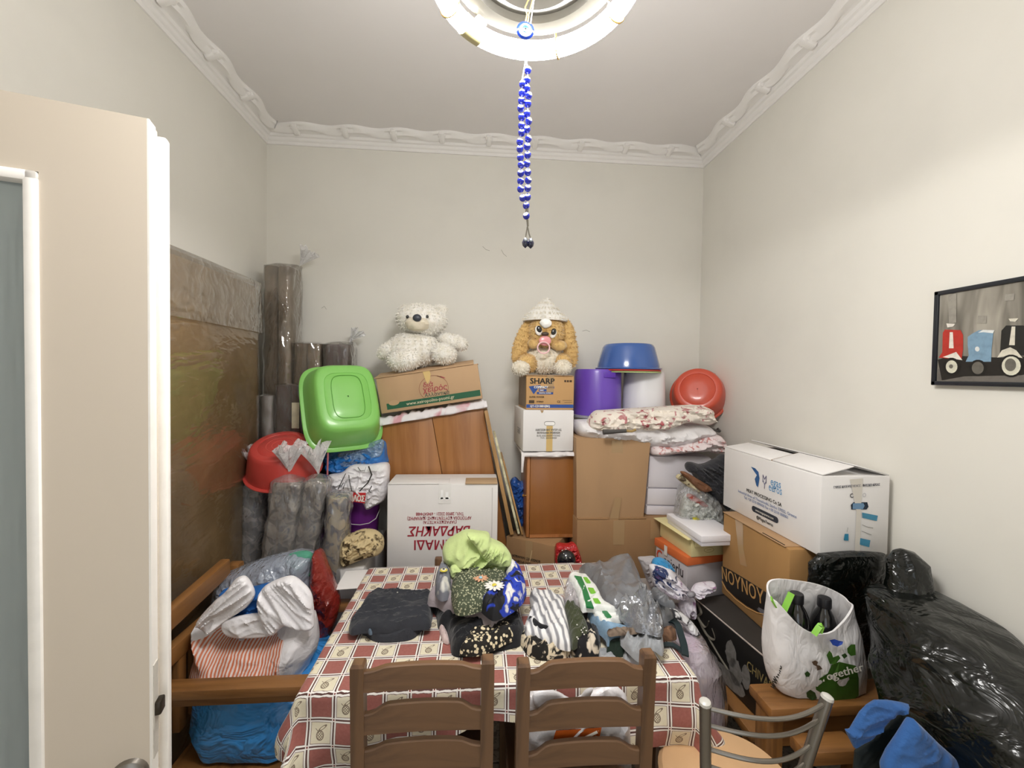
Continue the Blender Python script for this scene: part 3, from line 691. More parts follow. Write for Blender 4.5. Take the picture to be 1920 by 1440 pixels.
for yy2 in (1.52, 1.6, 1.7): obj('back_spindle', G().box(-1.035, -1.01, yy2-.018, yy2+.018, .40, .66, b=.003), pinez, ac_)
obj('seat_panel', G().box(-1.0, -.5, ya, 1.84, .305, .335, b=.004), piney, ac_)
# second armchair by the right wall: holds the bin bag, its far arm carries the tote
a2 = thing('armchair', 'honey-coloured wooden armchair on the right, under the black bin bag', 'armchair', (1.13, .93, 0))
yb = 1.235
xa_ = PZ(1462, 1350, .65).x
obj('arm_rest', G().box(xa_, 1.40, yb-.055, yb+.055, .618, .652, b=.008), pine, a2)
obj('arm_panel', G().box(xa_+.03, 1.36, yb-.015, yb+.005, .50, .618), pine, a2)
obj('arm_rest', G().box(.90, 1.40, .62, .70, .618, .652, b=.008), pine, a2)
for x, y in ((xa_+.035, yb), (xa_+.05, .66)): obj('front_leg', G().box(x-.028, x+.028, y-.028, y+.028, 0, .618, b=.005), pinez, a2)
for y in (yb, .66): obj('back_leg', G().box(1.37, 1.42, y-.025, y+.025, 0, .86, b=.005), pinez, a2)
obj('back_rail', G().box(1.375, 1.42, .62, 1.28, .83, .91, b=.012), piney, a2)
obj('seat_panel', G().box(xa_+.06, 1.37, .69, yb-.03, .37, .40, b=.004), piney, a2)
bk_ = PZ(1570, 1392, .60)
obj('seat_front', G().box(.93, 1.1, bk_.y-.03, bk_.y+.04, .56, .60, b=.006), pine, a2)
# ================================================================== things stacked along the back wall
FX, FZ = (1, 0, 0), (0, 0, 1)
def fm(p, off=.0015): return face(p, FX, FZ, off)                       # print on a face that looks at the camera
def lm(p, off=.0015): return face(p, (0, -1, 0), FZ, off)              # print on a face that looks to the left
kraft = card('kraft_card', '#b3906b'); kraft2 = card('kraft_card_dark', '#a17d57'); kraft3 = card('kraft_card_light', '#bd9c78'); whitec = card('white_card', '#e9e6e4', .04)
tape_c = mat('clear_tape', '#b3946d', .2, coat=.6); tape_w = mat('white_tape', '#f1efec', .2, coat=.6); tape_t = mat('tan_tape', '#d8b877', .3, coat=.4); seam = mat('seam_dark', '#3a2a1c', .9)
INK = mat('ink_black', '#26241f', .7); INKR = mat('ink_red', '#a3283a', .6); INKG = mat('ink_green', '#1f5a3c', .6); INKB = mat('ink_blue', '#2c4f96', .6); INKGR = mat('ink_grey', '#6f6c66', .7); INKW = mat('ink_white', '#efece2', .6); INKLB = mat('ink_light_blue', '#4e97cc', .6)
chest = thing('low_chest', 'dark wooden chest behind the table, under the stacked cartons', 'chest', (.4, 2.38, 0))
dark = wood('dark_chest', '#2c2019', '#1a120d', 'x')
obj('body', G().box(-.5, 1.30, 2.12, 2.66, .06, .47, b=.004), dark, chest); obj('lid', G().box(-.52, 1.32, 2.09, 2.67, .47, .5, b=.006), dark, chest)
for x in (-.46, .4, 1.26):
    for y in (2.16, 2.62): obj('foot', G().box(x-.03, x+.03, y-.03, y+.03, 0, .06), dark, chest)

# white rusk carton, printed upside down
YA = 2.09; a = PY(726, 908, YA); b2 = PY(934, 906, YA); x0, x1, zt = a.x, b2.x, a.z
box = thing('carton', 'white carton with upside-down red Greek lettering behind the table', 'carton', ((x0+x1)/2, YA+.1, .5))
obj('body', G().box(x0, x1, YA, YA+.21, .5, zt, b=.007), whitec, box)
obj('flap', G().box(x0+.005, x0+(x1-x0)*.55, YA-.002, YA+.1, zt-.001, zt+.004, RY(0), b=.0015), whitec, box); obj('flap', G().box(x0+(x1-x0)*.7, x1-.003, YA-.006, YA+.1, zt-.001, zt+.006, b=.0015), card('torn_card', '#b99c7a'), box)
def up(px, py): return face(PY(px, py, YA), (-1, 0, 0), (0, 0, -1), .0016)
s_ = YA/F
prints(box, 'lettering', INKR, text('ΠΑΞΙΜΑΔΙ', 18*s_*1.38, up(832, 1019.5), .012, sx=.93), text('ΒΑΡΔΑΚΗΣ', 19*s_*1.30, up(825, 994), .014, shear=.22, sx=.86), text('ΠΑΡΑΣΚΕΥΑΖΕΤΑΙ', 5.2*s_*1.35, up(825, 978.5), .01), text('ΑΡΤΟΠΟΙΪΑ ΚΟΥΤΕΝΤΑΚΗΣ (ΚΑΜΑΡΗΣ)', 6*s_*1.4, up(824, 971), .008, sx=.74), text('ΤΗΛ.: 28930 23221 - 6945474488', 6*s_*1.4, up(825, 963), .008, sx=.76))
q = fm(PY(834, 925, YA)); obj('tape', rect(q, -.03, .03, -.05, .05), tape_w, box)
prints(box, 'tape_tear', mat('tape_shine', '#ffffff', .15), rect(fm(PY(834, 925, YA), .0022), -.026, .026, -.028, -.02), rect(fm(PY(834, 930, YA), .0022), -.02, -.008, -.02, .03), rect(fm(PY(834, 930, YA), .0022), .004, .018, -.02, .02))  # white strips paint the shine onto the tape
obj('corner_fold', G().box(x1-.03, x1-.027, YA-.002, YA, .5, zt-.02), mat('fold_grey', '#cfcbc8', .8), box)

# brown cabinet leaning behind it
YC = 2.325; ptl, ptr = PY(711, 796, YC), PY(906, 762, YC); ex = (ptr-ptl); W = ex.length; ex.normalize(); ez = Vector((-ex.z, 0, ex.x))
HC = (ptl.z-.505)/ez.z
M0 = Matrix(((ex.x, 0, ez.x, ptl.x-ez.x*HC), (0, 1, 0, YC), (ex.z, 0, ez.z, ptl.z-ez.z*HC), (0, 0, 0, 1)))
cw = wood('cherry_veneer', '#a5703f', '#8a5627', 'z', .35, 9); cwe = wood('cherry_edge', '#b5794a', '#96602f', 'z', .4, 9)
cab = thing('cabinet', 'brown two-door cabinet leaning behind the white rusk carton, knobs low down', 'cabinet', tuple(M0 @ Vector((W/2, .15, 0))))
obj('body', G().box(0, W, .018, .3, 0, HC, M0, b=.003), cwe, cab)
for k, (a_, b_) in enumerate(((.002, W/2-.0015), (W/2+.0015, W-.002))):
    dr = obj('door', G().box(a_, b_, 0, .017, .004, HC-.003, M0, b=.002), cw, cab)
    kp = PY(811 if k == 0 else 844, 903.5 if k == 0 else 899, YC-.012)
    obj('knob', G().lathe([(0, 0), (.005, .0), (.005, .008), (.012, .014), (.013, .021), (.008, .027), (0, .028)], 16, T(kp.x, YC, kp.z) @ RX(90)), wood('knob_wood', '#7a4a26', '#5a3418', 'z'), dr)
# cloth over the cabinet top
def edgecloth(name, label, M, L, y0, y1, z, drop, mt, seed, hang_l=.05, cat='cloth', thick=.022):
    g = G(); n = 60; rows = []
    for i in range(n+1):
        s = i/n; x = -hang_l*.4+(L+hang_l*.6)*s; w0 = noise.noise(Vector((x*18, seed, 0))); w1 = noise.noise(Vector((x*40, seed, 4)))
        dz = drop*(.75+.6*noise.noise(Vector((x*9, seed, 2)))) + (hang_l if s < .05 else 0)
        tp = z+thick*(.8+.4*w1)
        rows.append([(x, y0-.006, z-dz), (x, y0-.014-.008*w0, z-dz*.6), (x, y0-.016+.006*w1, z-.004), (x, y0-.012, z+thick*.55), (x, y0+.0, tp), (x, y0+.05, tp+.004*w0), (x, y0+.1, z+thick*.5), (x, y1, z+.004), (x, y1, z+.001), (x, y0-.001, z+.001), (x, y0-.0015, z-dz)])
    k = len(rows[0]); vs = [p for r_ in rows for p in r_]
    g.add(vs, [(i*k+j, i*k+j+1, (i+1)*k+j+1, (i+1)*k+j) for i in range(n) for j in range(k-1)]+[tuple(range(k)), tuple(range(n*k, n*k+k))], M)
    return solo(name, g, mt, label, cat, ang=70)
pinkcloth = spots('white_pink_cloth', '#ece8ea', '#d9a3ac', 9, .62, .06, .85, bump=.3)
edgecloth('folded_cloth', 'crumpled white and pink cloth between the brown cabinet and the carton', M0, W+.012, -.012, .3, HC, .012, pinkcloth, 3.1, thick=.046)
# carton under the polar bear
YD = 2.275; th_ = math.atan2(28, 191); ex2 = Vector((math.cos(th_), 0, math.sin(th_))); ez2 = Vector((-ex2.z, 0, ex2.x))
btl, btr = PY(700, 710, YD), PY(891, 682, YD); bbl = PY(712, 776, YD)
W2 = (btr-btl).length; H2 = (btl-bbl).length; exb = (btr-btl).normalized(); ezb = Vector((-exb.z, 0, exb.x))
M2 = Matrix(((exb.x, 0, ezb.x, btl.x-ezb.x*H2+.012), (0, 1, 0, YD), (exb.z, 0, ezb.z, btl.z-ezb.z*H2), (0, 0, 0, 1)))
bx2 = thing('carton', 'kraft carton with a green band and round red logo under the polar bear', 'carton', tuple(M2 @ Vector((W2/2, .16, 0))))
obj('body', G().box(0, W2, 0, .33, 0, H2, M2, b=.005), kraft3, bx2)
obj('flap', G().box(-.008, W2-.02, -.004, .165, H2, H2+.005, M2 @ T(0, 0, H2) @ RX(9) @ T(0, 0, -H2), b=.002), kraft3, bx2); obj('flap', G().box(.01, W2+.004, .17, .335, H2, H2+.005, M2, b=.002), kraft3, bx2)
F2 = M2 @ face((0, 0, 0), FX, FZ, .0016)
gb = H2*.12
prints(bx2, 'green_band', INKG, rect(F2, .035, W2-.008, gb*.75, gb*.75+.032))
prints(bx2, 'band_lettering', mat('ink_cream', '#d8cfae', .6), text('www.xeiropoiito-psomi.gr', .024, F2 @ T(W2*.49, gb*.75+.0155, .0006), .006))
prints(bx2, 'band_notch', kraft3, disc(F2 @ T(0, 0, .0006), .075, gb*.75+.032, .028, .014))
cxl, czl = W2*.54, H2*.5
prints(bx2, 'logo_ring', mat('ink_rust', '#8a4a3a', .6), ringp(F2, cxl, czl, .078, .068, .0018), ringp(F2, cxl, czl, .078, .068, .004, 10, 50, 70))
prints(bx2, 'logo_lettering', mat('ink_brick', '#a5484a', .6), text('διά', .036, F2 @ T(cxl-.028, czl+.022, 0), .012, shear=.1), text('χειρός', .042, F2 @ T(cxl+.006, czl-.004, 0), .012, shear=.1), poly(F2, [(cxl+.042, czl+.06), (cxl+.062, czl+.05), (cxl+.07, czl+.042), (cxl+.05, czl+.048)]))
prints(bx2, 'logo_subtitle', mat('ink_grey_green', '#4e5a50', .7), text('Αλλαντικά', .026, F2 @ T(cxl+.012, czl-.033, 0), .01, shear=.1), rect(F2, cxl-.03, cxl+.045, czl-.053, czl-.051))
prints(bx2, 'tape', tape_t, poly(F2 @ T(0, 0, .0008), [(cxl-.045, H2+.003), (cxl-.008, H2+.003), (cxl-.005, H2-.02), (cxl-.012, H2-.045), (cxl-.028, H2-.068), (cxl-.036, H2-.05)]))

# polar bear
fur, nt, b, o = mk('white_plush'); v = coords(nt, 'Object')
nt.links.new(ramp(nt, nz(nt, v, 30, 4), [(.3, hx('#e6dfce')), (.55, hx('#f3efe6')), (.8, hx('#fbfaf6'))]), b.inputs['Base Color']); b.inputs['Roughness'].default_value = .95; b.inputs['Sheen Weight'].default_value = .5
nt.links.new(bumpn(nt, nz(nt, v, 110, 4, .7), .6, .006), b.inputs['Normal']); FUR = fur
YBr = 2.43; q_ = YBr/F
bear = thing('plush_bear', 'white plush polar bear sitting on the green-banded carton', 'plush toy', tuple(PY(785, 686, YBr)))
FW = (.008, 30, 3)
def bl_(px, py, rx, ry, dy=0.0, rd_=None, rot=0, M=None):
    p = PY(px, py, YBr+dy); return G().ball((p.x, p.y, p.z), rx*q_, (rd_ or (rx+ry)/2)*q_, ry*q_, 28, M=RY(rot), wr=(FW[0], FW[1], px*.13))
obj('body', bl_(778, 655, 49, 33, 0, 34), FUR, bear)
hd = obj('head', bl_(791, 600, 45, 29, -.015, 34, 4), FUR, bear)
obj('ear', bl_(826, 583, 12, 12, -.01, 7), FUR, hd); obj('ear', bl_(760, 580, 11, 9, .03, 7), FUR, hd)
mz = obj('muzzle', bl_(783, 607, 20, 13, -.10, 16), mat('muzzle_plush', '#e5dac4', .9, var=.1, vs=20, bump=.4, bs=100, sheen=.3), hd)
obj('nose', G().ball(tuple(PY(782, 596, YBr-.155)), .0235, .014, .020, 16), mat('nose_grey', '#3c4049', .4), mz)
for x in (801, 764): obj('eye', G().ball(tuple(PY(x, 594, YBr-.117)), .0085, .008, .010, 12), mat('eye_black', '#17171a', .1, coat=1), hd)
obj('arm', bl_(728, 656, 21, 13, -.03, 14, -38), FUR, bear); obj('arm', bl_(848, 640, 26, 14, -.02, 14, 12), FUR, bear); obj('paw', bl_(864, 646, 12, 12, -.02, 12), FUR, bear)
obj('leg', bl_(760, 674, 30, 20, -.085, 24, -12), FUR, bear); obj('leg', bl_(832, 663, 21, 18, -.085, 22, 10), FUR, bear)

fuzz(bear, [c for c in bear.children if c.name.split('.')[0] in ('body', 'head', 'arm', 'leg', 'paw')]+[c for c in hd.children if c.name.startswith('ear')], 20000, .0105, mat('fur_tips', '#f6f2e8', .9, var=.12, vs=20, sheen=.4), 5)
# ------------------------------------------------------------------ second stack: small carton, narrow cabinet, white carton, radio carton, plush rabbit
YE = 2.25
c0 = PZ(949, 1004, .765); c1 = PZ(1040, 1023, .765); e = (c1-c0); LW = e.length; e.normalize(); nrm = Vector((-e.y, e.x, 0))
MB = Matrix(((e.x, nrm.x, 0, c0.x), (e.y, nrm.y, 0, c0.y), (0, 0, 1, .5), (0, 0, 0, 1)))
bb = thing('carton', 'small kraft carton under the narrow brown cabinet, printed upside down in black', 'carton', tuple(MB @ Vector((LW/2, .15, 0))))
obj('body', G().box(0, LW, 0, .27, 0, .262, MB, b=.006), kraft2, bb)
FB = MB @ face((0, 0, 0), FX, FZ, .0016)
obj('tape', rect(FB, LW*.42, LW*.56, .16, .262), tape_c, bb)
prints(bb, 'lettering', INK, *[text(s0, .017, FB @ T(LW*.43, z0, 0) @ RZ(180), .012, sx=w0) for s0, z0, w0 in (('ΚΟΝΣΕΡΒΕΣ ΛΑΧΑΝΙΚΩΝ', .165, .8), ('ΕΙΔΗ ΔΙΑΤΡΟΦΗΣ', .14, 1.1), ('ΠΡΟΪΟΝ', .115, 1.1), ('ΕΛΛΑΔΑΣ', .09, 1.1))])
prints(bb, 'marker_stroke', mat('chalk_tan', '#d8b98a', .7), poly(FB @ T(0, 0, .001), [(LW*.5, .15), (LW*.515, .15), (LW*.56, .215), (LW*.55, .215)]))
n0, n1 = PY(990, 851, YE), PY(1080, 851, YE); zb_ = .766
nc = thing('cabinet', 'narrow brown wall cabinet standing between the leaning boards and the tall carton', 'cabinet', ((n0.x+n1.x)/2, YE+.15, zb_))
obj('body', G().box(n0.x+.014, n1.x, YE, YE+.3, zb_, n0.z, b=.003), wood('cherry_side', '#96602f', '#824c1f', 'z', .3, 3), nc)
nd_ = obj('door', G().box(n0.x-.004, n0.x+.0125, YE-.002, YE+.3, zb_+.002, n0.z, b=.003), cwe, nc)
obj('base_edge', G().box(n0.x+.015, n1.x-.001, YE-.004, YE-.0005, zb_, zb_+.016), cwe, nc)
kp = PY(986, 929, YE+.03); obj('knob', G().lathe([(0, 0), (.004, 0), (.004, .008), (.008, .013), (.008, .018), (0, .021)], 14, T(n0.x-.004, YE+.03, kp.z) @ RY(-90)), gold, nd_)
MZN = T(n0.x-.004, YE, 0)
edgecloth('folded_cloth', 'crumpled white cloth under the white carton on the narrow cabinet', MZN, n1.x-n0.x+.012, -.012, .3, n0.z, .016, mat('cotton_white', '#e8e3e2', .9, var=.1, vs=20, bump=.5, bs=40, bd=.01), 7.7, .085, thick=.016)
def yawbox(name, label, px0, px1, py0, py1, Y, depth, yaw, mt, z0=None, z1=None):
    a = PY(px0, py1, Y); b = PY(px1, py1, Y); z1 = PY(px0, py0, Y).z if z1 is None else z1; z0 = a.z if z0 is None else z0
    M = T(a.x, Y, z0) @ RZ(yaw); W_ = (b.x-a.x)/math.cos(R(yaw)); t = thing('carton', label, 'carton', tuple(M @ Vector((W_/2, depth/2, 0))))
    obj('body', G().box(0, W_, 0, depth, 0, z1-z0, M, b=.005), mt, t)
    return t, M, W_, z1-z0, M @ face((0, 0, 0), FX, FZ, .0016), M @ face((0, depth, 0), (0, -1, 0), FZ, .0016)
zc0 = n0.z+.018
wb, MW, WW, HW, FWm, LWm = yawbox('carton', 'white carton with a handle slot and black Greek print, under the radio carton', 980, 1076, 769, 842, 2.22, .34, 3.0, whitec, z0=zc0)
xs = WW*.52
obj('handle_slot', poly(FWm, [(xs+sx_*.019+.0115*math.cos(R(a_)), HW*.68+.0115*math.sin(R(a_))) for sx_, rng_ in ((1, range(-90, 91, 30)), (-1, range(90, 271, 30))) for a_ in rng_]), mat('slot_shadow', '#8d8a86', .9), wb)
obj('slot_liner', poly(FWm @ T(0, 0, .0006), [(xs+sx_*.019+.0092*math.cos(R(a_)), HW*.68-.001+.0092*math.sin(R(a_))) for sx_, rng_ in ((1, range(-90, 91, 30)), (-1, range(90, 271, 30))) for a_ in rng_]), mat('liner_white', '#f4f2ef', .8), wb)
obj('tape', rect(FWm, xs-.017, xs+.017, .0, HW*.62), tape_t, wb)
prints(wb, 'lettering', INKGR, text('ΛΑΝΤΣΙΟΝ ΜΗΤ ΨΥΓΟΥ Α.Ε.', .0155, FWm @ T(WW*.5, HW*.52, .001), .02, sx=.68), text('ΒΙΟΜΗΧΑΝΙΑ ΤΡΟΦΙΜΩΝ', .0135, FWm @ T(WW*.5, HW*.45, .001), .02, sx=.76), text('ΒΙ.ΠΕ. ΑΛΕΞΑΝΔΡΟΥΠΟΛΗΣ', .012, FWm @ T(WW*.5, HW*.38, .001), .005, sx=.8), text('ΤΗΛ. 25510 00000', .012, FWm @ T(WW*.5, HW*.325, .001), .005, sx=.95), text('GREAT', .05, LWm @ T(.2, HW*.42, 0), .0, sx=.7))
obj('torn_corner', poly(FWm @ T(0, 0, .0008), [(WW*.33, HW), (WW*.4, HW), (WW*.38, HW-.012), (WW*.36, HW-.016)]), tape_c, wb)
sb, MS, WS, HS, FS, LS = yawbox('carton', 'kraft radio carton with a blue triangle print, under the plush rabbit', 986, 1077, 704, 768, 2.24, .24, 4.0, card('kraft_print', '#c39a68'), z0=zc0+HW+.001)
prints(sb, 'side_panel', mat('ink_side', '#8a7a68', .8, var=.2), rect(LS, .006, .234, .012, HS-.006))
prints(sb, 'brand_lettering', INK, text('SHARP', .042, FS @ T(WS*.045+.075, HS*.835, 0), .022, sx=1.08))
prints(sb, 'blue_triangle', INKB, poly(FS, [(WS*.05, HS*.68), (WS*.30, HS*.73), (WS*.155, HS*.45)]), rect(FS, WS*.14, WS*.58, HS*.625, HS*.69), rect(FS, WS*.26, WS*.42, HS*.54, HS*.605), rect(FS, WS*.22, WS*.56, HS*.455, HS*.52))
prints(sb, 'triangle_lettering', INKW, text('COMPACT', .017, FS @ T(WS*.30, HS*.66, .001), .03, sx=.95, shear=.15), text('DISC', .01, FS @ T(WS*.32, HS*.57, .001), .02, shear=.15), text('DIGITAL AUDIO', .009, FS @ T(WS*.39, HS*.49, .001), .02))
prints(sb, 'small_lettering', mat('ink_brown', '#4a3826', .7), text('SUPER POWER', .0125, FS @ T(WS*.22, HS*.37, 0), .02), rect(FS, WS*.06, WS*.17, HS*.19, HS*.28), text('STEREO', .011, FS @ T(WS*.29, HS*.235, 0), .03), text('CE', .016, FS @ T(WS*.68, HS*.235, 0), .01), rect(FS, WS*.76, WS*.96, HS*.272, HS*.28), rect(FS, WS*.8, WS*.96, HS*.215, HS*.222), rect(FS, WS*.79, WS*.83, HS*.82, HS*.88), rect(FS, WS*.845, WS*.885, HS*.82, HS*.88), rect(FS, WS*.90, WS*.95, HS*.82, HS*.88))
prints(sb, 'blue_band', INKB, rect(FS, .002, WS-.002, HS*.055, HS*.155))
prints(sb, 'band_lettering', INKW, text('QT-CD180H(BK)', .015, FS @ T(WS*.29, HS*.103, .001), .025))
obj('tape', rect(FS, WS*.42, WS*.57, HS*.5, HS), tape_c, sb)
obj('flap', G().box(-.004, WS*.97, -.006, .12, HS, HS+.004, MS @ RX(0) @ T(0, 0, 0), b=.0015), kraft3, sb)

# plush rabbit with a dummy
YR = 2.36; q_ = YR/F
rab = thing('plush_rabbit', 'tan plush rabbit with long ears and a pink dummy on the radio carton', 'plush toy', tuple(PY(1020, 699, YR)))
def rb(px, py, rx, ry, dy=0.0, rd_=None, rot=0, wr=.004):
    p = PY(px, py, YR+dy); return G().ball((p.x, p.y, p.z), rx*q_, (rd_ or (rx+ry)/2)*q_, ry*q_, 28, M=RY(rot), wr=(wr, 30, px*.17))
def plush(name, c, d): return mat(name, c, .95, var=.2, vs=25, dark=d, bump=.8, bs=110, bd=.006, sheen=.4)
tan = plush('tan_plush', '#dcb878', '#b98f50'); crm = plush('cream_plush', '#efe6d4', '#d8c8ac')
obj('body', rb(1022, 674, 37, 27, 0, 27), crm, rab); obj('haunch', rb(988, 681, 19, 17, -.04, 20), tan, rab); obj('haunch', rb(1054, 680, 18, 17, -.04, 20), tan, rab)
for x, y in ((976, 690), (1055, 688)): obj('foot', rb(x, y, 15, 12.5, -.10, 16), crm, rab)
rh = obj('head', rb(1024, 622, 34, 31, -.03, 30), tan, rab)
obj('cheek', rb(1048, 648, 14, 10, -.075, 12), tan, rh); obj('cheek', rb(1000, 644, 10, 10, -.07, 10), tan, rh)
obj('ear', rb(981, 640, 15, 44, -.02, 7, 20), tan, rab); obj('ear', rb(1067, 643, 14, 46, -.02, 7, -10), tan, rab)
hat = G(); hp = PY(1022, 603, YR-.025)
hat.loft([(0, 0, 0, .122, .095), (0, 0, .02, .118, .092), (0, .005, .05, .088, .07), (.0, .01, .085, .052, .045), (.004, .015, .115, .024, .022), (.012, .01, .13, .01, .01)], 28, 2, T(*hp), wr=(.006, 22, 2))
obj('cap', hat, plush('white_cap', '#ece9e2', '#cfcac0'), rab)
obj('fringe', rb(1023, 606, 9, 9, -.125, 6, wr=.006), mat('white_tuft', '#fbf9f4', .9, bump=.8, bs=100), rh)
ew = mat('eye_white', '#f3efe8', .2, coat=.6); ebk = mat('eye_black', '#17171a', .1)
for x, y, s0 in ((1010, 620, -18), (1037, 625, 18)):
    ee = obj('eye', rb(x, y, 6.5, 9, -.112, 3, s0, 0), ew, rh); obj('pupil', rb(x+1, y-3, 4.8, 6.2, -.119, 3, s0, 0), ebk, ee)
obj('nose', rb(1022, 626, 7, 3.6, -.128, 4, 0, 0), mat('nose_brown', '#4a3a2e', .5), rh)
pk = mat('pink_plastic', '#e79a9e', .3, coat=.4); pk2 = mat('pink_ring', '#f0c3c6', .3, coat=.4)
pc = obj('dummy_shield', rb(1022, 639, 11, 9, -.125, 3, 0, 0), pk, rh); rc = PY(1019, 652, YR-.14)
obj('dummy_ring', G().tube([(rc.x+.032*math.cos(R(a_)), rc.y-.004, rc.z+.03*math.sin(R(a_))) for a_ in range(0, 360, 15)], .0042, 8, closed=True), pk2, pc)

fuzz(rab, [c for c in rab.children if c.name.split('.')[0] in ('haunch', 'ear')]+[rh], 26000, .010, mat('tan_fur_tips', '#dcb97e', .9, var=.15, vs=20), 6, 'tan_fur')
fuzz(rab, [c for c in rab.children if c.name.split('.')[0] in ('body', 'foot', 'cap')], 26000, .010, mat('cream_fur_tips', '#f1eadb', .9, var=.12, vs=20), 7, 'cream_fur')
# ------------------------------------------------------------------ boards leaning between, and a blue bag behind them
bw = wood('raw_board', '#b8905e', '#94703f', 'z'); cbd = mat('chipped_white_board', '#dcd6b4', .7, var=.35, vs=25, dark='#9a9470')
for k, (pa, pb, Yb, thk, mt, lab) in enumerate((((911, 772), (960, 1004), 2.26, .020, bw, 'thick raw wooden board leaning beside the brown two-door cabinet'), ((929, 822), (973, 1003), 2.265, .013, cbd, 'chipped cream-edged board leaning between two raw boards'), ((944, 866), (979.5, 1005), 2.27, .010, bw, 'thin raw board leaning next to the blue bag, the shortest of the boards'))):
    A, B = PY(*pa, Yb), PY(*pb, Yb); B.z = max(B.z, .767)
    d = (A-B).normalized(); sd = Vector((d.z, 0, -d.x)); L = (A-B).length
    M = Matrix(((sd.x, 0, d.x, B.x), (0, 1, 0, Yb), (sd.z, 0, d.z, B.z+.004+k*.001), (0, 0, 0, 1)))
    g = G().box(-thk/2, thk/2, 0, .26, 0, L, M, b=.002)
    solo('board', g, mt, lab, 'board', 'boards leaning by the cabinet', smooth=False)
    if k == 1: pass
bluep = mat('blue_plastic_bag', '#2f62b4', .22, var=.35, vs=7, bump=.9, bs=22, bd=.02, coat=.4, ridge=True, spec=.6)
g = standing([(956, 905), (966, 894), (976, 902), (984, 897), (990, 900), (992, 960), (990, 1008), (980, 1008), (972, 985), (962, 940)], 2.47, .05, .06, .05, (.012, 30, 60, 2, 3))
solo('plastic_bag', g, bluep, 'dark blue plastic bag squeezed between the leaning boards and the narrow cabinet', 'bag')
# red bag holding a black helmet
YH = 2.1
rbg = solo('plastic_bag', standing([(1041, 1056), (1042, 1028), (1050, 1021), (1066, 1022), (1079, 1020), (1088, 1040), (1091, 1060), (1080, 1075), (1050, 1075)], YH+.02, .03, .07, .03, (.008, 30, 40, 1.5, 8)), mat('red_plastic_bag', '#c5282e', .3, var=.25, vs=8, bump=.6, bs=25, bd=.02, coat=.4, ridge=True), 'red plastic bag behind the far edge of the table, below the narrow cabinet', 'bag')
hp = PY(1062, 1050, YH-.05)
hb = thing('black_ball', 'shiny black speckled ball in front of the red plastic bag', 'ball', (hp.x, hp.y, hp.z-.05))
obj('shell', G().ball((hp.x, hp.y, hp.z), .047, .04, .05, 24), spots('speckled_black', '#14161d', '#c9ccd2', 40, .10, .02, .2, 'cells', coat=.6) if False else mat('gloss_black', '#14171f', .15, coat=.8), hb)
for px, py in ((1054, 1032), (1061, 1030), (1057, 1038), (1069, 1046), (1062, 1046)): p = PY(px, py, hp.y-.042); obj('fleck', G().ball(tuple(p), .0025, .004, .0025, 8), INKW, hb)

# ------------------------------------------------------------------ third stack: cartons, white drawer unit, floral sheets, bins, basins
YF = 2.15; l0, l1 = PY(1082, 977, YF), PY(1240, 977, YF)
cz = thing('carton', 'wide kraft carton lying at the bottom under the tall carton', 'carton', (.88, 2.38, .5))
obj('body', G().box(l0.x, 1.27, YF, 2.64, .5, .892, b=.006), kraft2, cz)
for px, w_, l_ in ((1160, .03, .13), (1228, .025, .10)): p = PY(px, 1000, YF); obj('tape', rect(fm((p.x, YF, .89)), -w_, w_, -l_, 0), tape_c, cz)
YG = 2.165; ps = [PY(1081, 822, YG), PY(1221, 830, YG), PY(1207, 977, YG), PY(1082, 973, YG)]
ct = thing('carton', 'tall kraft carton bulging beside the narrow brown cabinet', 'carton', ((ps[0].x+ps[1].x)/2, YG+.15, .894))
g = G(); rg = []
for s in (0, .08, .3, .6, .9, 1):
    a_ = ps[3].lerp(ps[0], s); b_ = ps[2].lerp(ps[1], s); bu = .012*math.sin(math.pi*s); z_ = .894+(ps[0].z-.894)*s
    ring = []
    for t_ in range(8): x_ = a_.x+(b_.x-a_.x)*t_/7; ring.append((x_, YG-bu*math.sin(math.pi*t_/7)+(.006 if t_ in (0, 7) else 0), z_))
    ring += [(b_.x, YG+.3, z_), (a_.x, YG+.3, z_)]; rg.append(ring)
obj('body', g.rings(rg), kraft, ct, True, 35)
p = PY(1160, 838, YG-.014); obj('tape', rect(fm((p.x, YG-.004, ps[0].z-.07)), -.035, .025, -.05, .06), tape_c, ct)
p = PY(1155, 953, YG); obj('tape', poly(fm((p.x, YG-.010, p.z)), [(-.04, -.06), (.01, -.06), (.025, .06), (-.01, .06)]), tape_c, ct)
obj('flap', G().box(ps[3].x+.002, ps[2].x+.01, YG-.012, YG+.02, .8935, .9, b=.002), kraft2, ct)
YU = 2.215; u0, u1 = PY(1222, 855, YU), PY(1211, 966, YU); xr_ = 1.27
du2 = thing('drawer_unit', 'white plastic drawer unit half hidden under the floral sheets', 'drawer unit', (1.08, 2.4, .894))
wp = mat('white_pvc', '#e9e4ea', .35, coat=.2)
Mu = T(u1.x, YU, .894) @ RY(2)
obj('body', G().box(0, xr_-u1.x, .012, .36, 0, u0.z-.89, Mu, b=.006), wp, du2)
hgt = u0.z-.89
for k, (za, zb2) in enumerate(((0.0, .05), (.056, .145), (.151, hgt-.004))):
    dd = obj('drawer', G().box(.002, xr_-u1.x-.002, 0, .012, za+.002, zb2, Mu, b=.004), wp, du2)
pts = [Mu @ Vector((xr_-u1.x-.09+.02*math.sin(s*3), -.004, .15+s*.06)) for s in [k/8*1.5 for k in range(9)]]
obj('cable', G().tube(pts, .002, 6), mat('grey_cable', '#9c979d', .5), du2)
flor = spots('floral_sheet', '#efe6da', '#c08a8a', 24, .60, .03, .85, c3='#a8444c', thr3=.64, bump=.3)
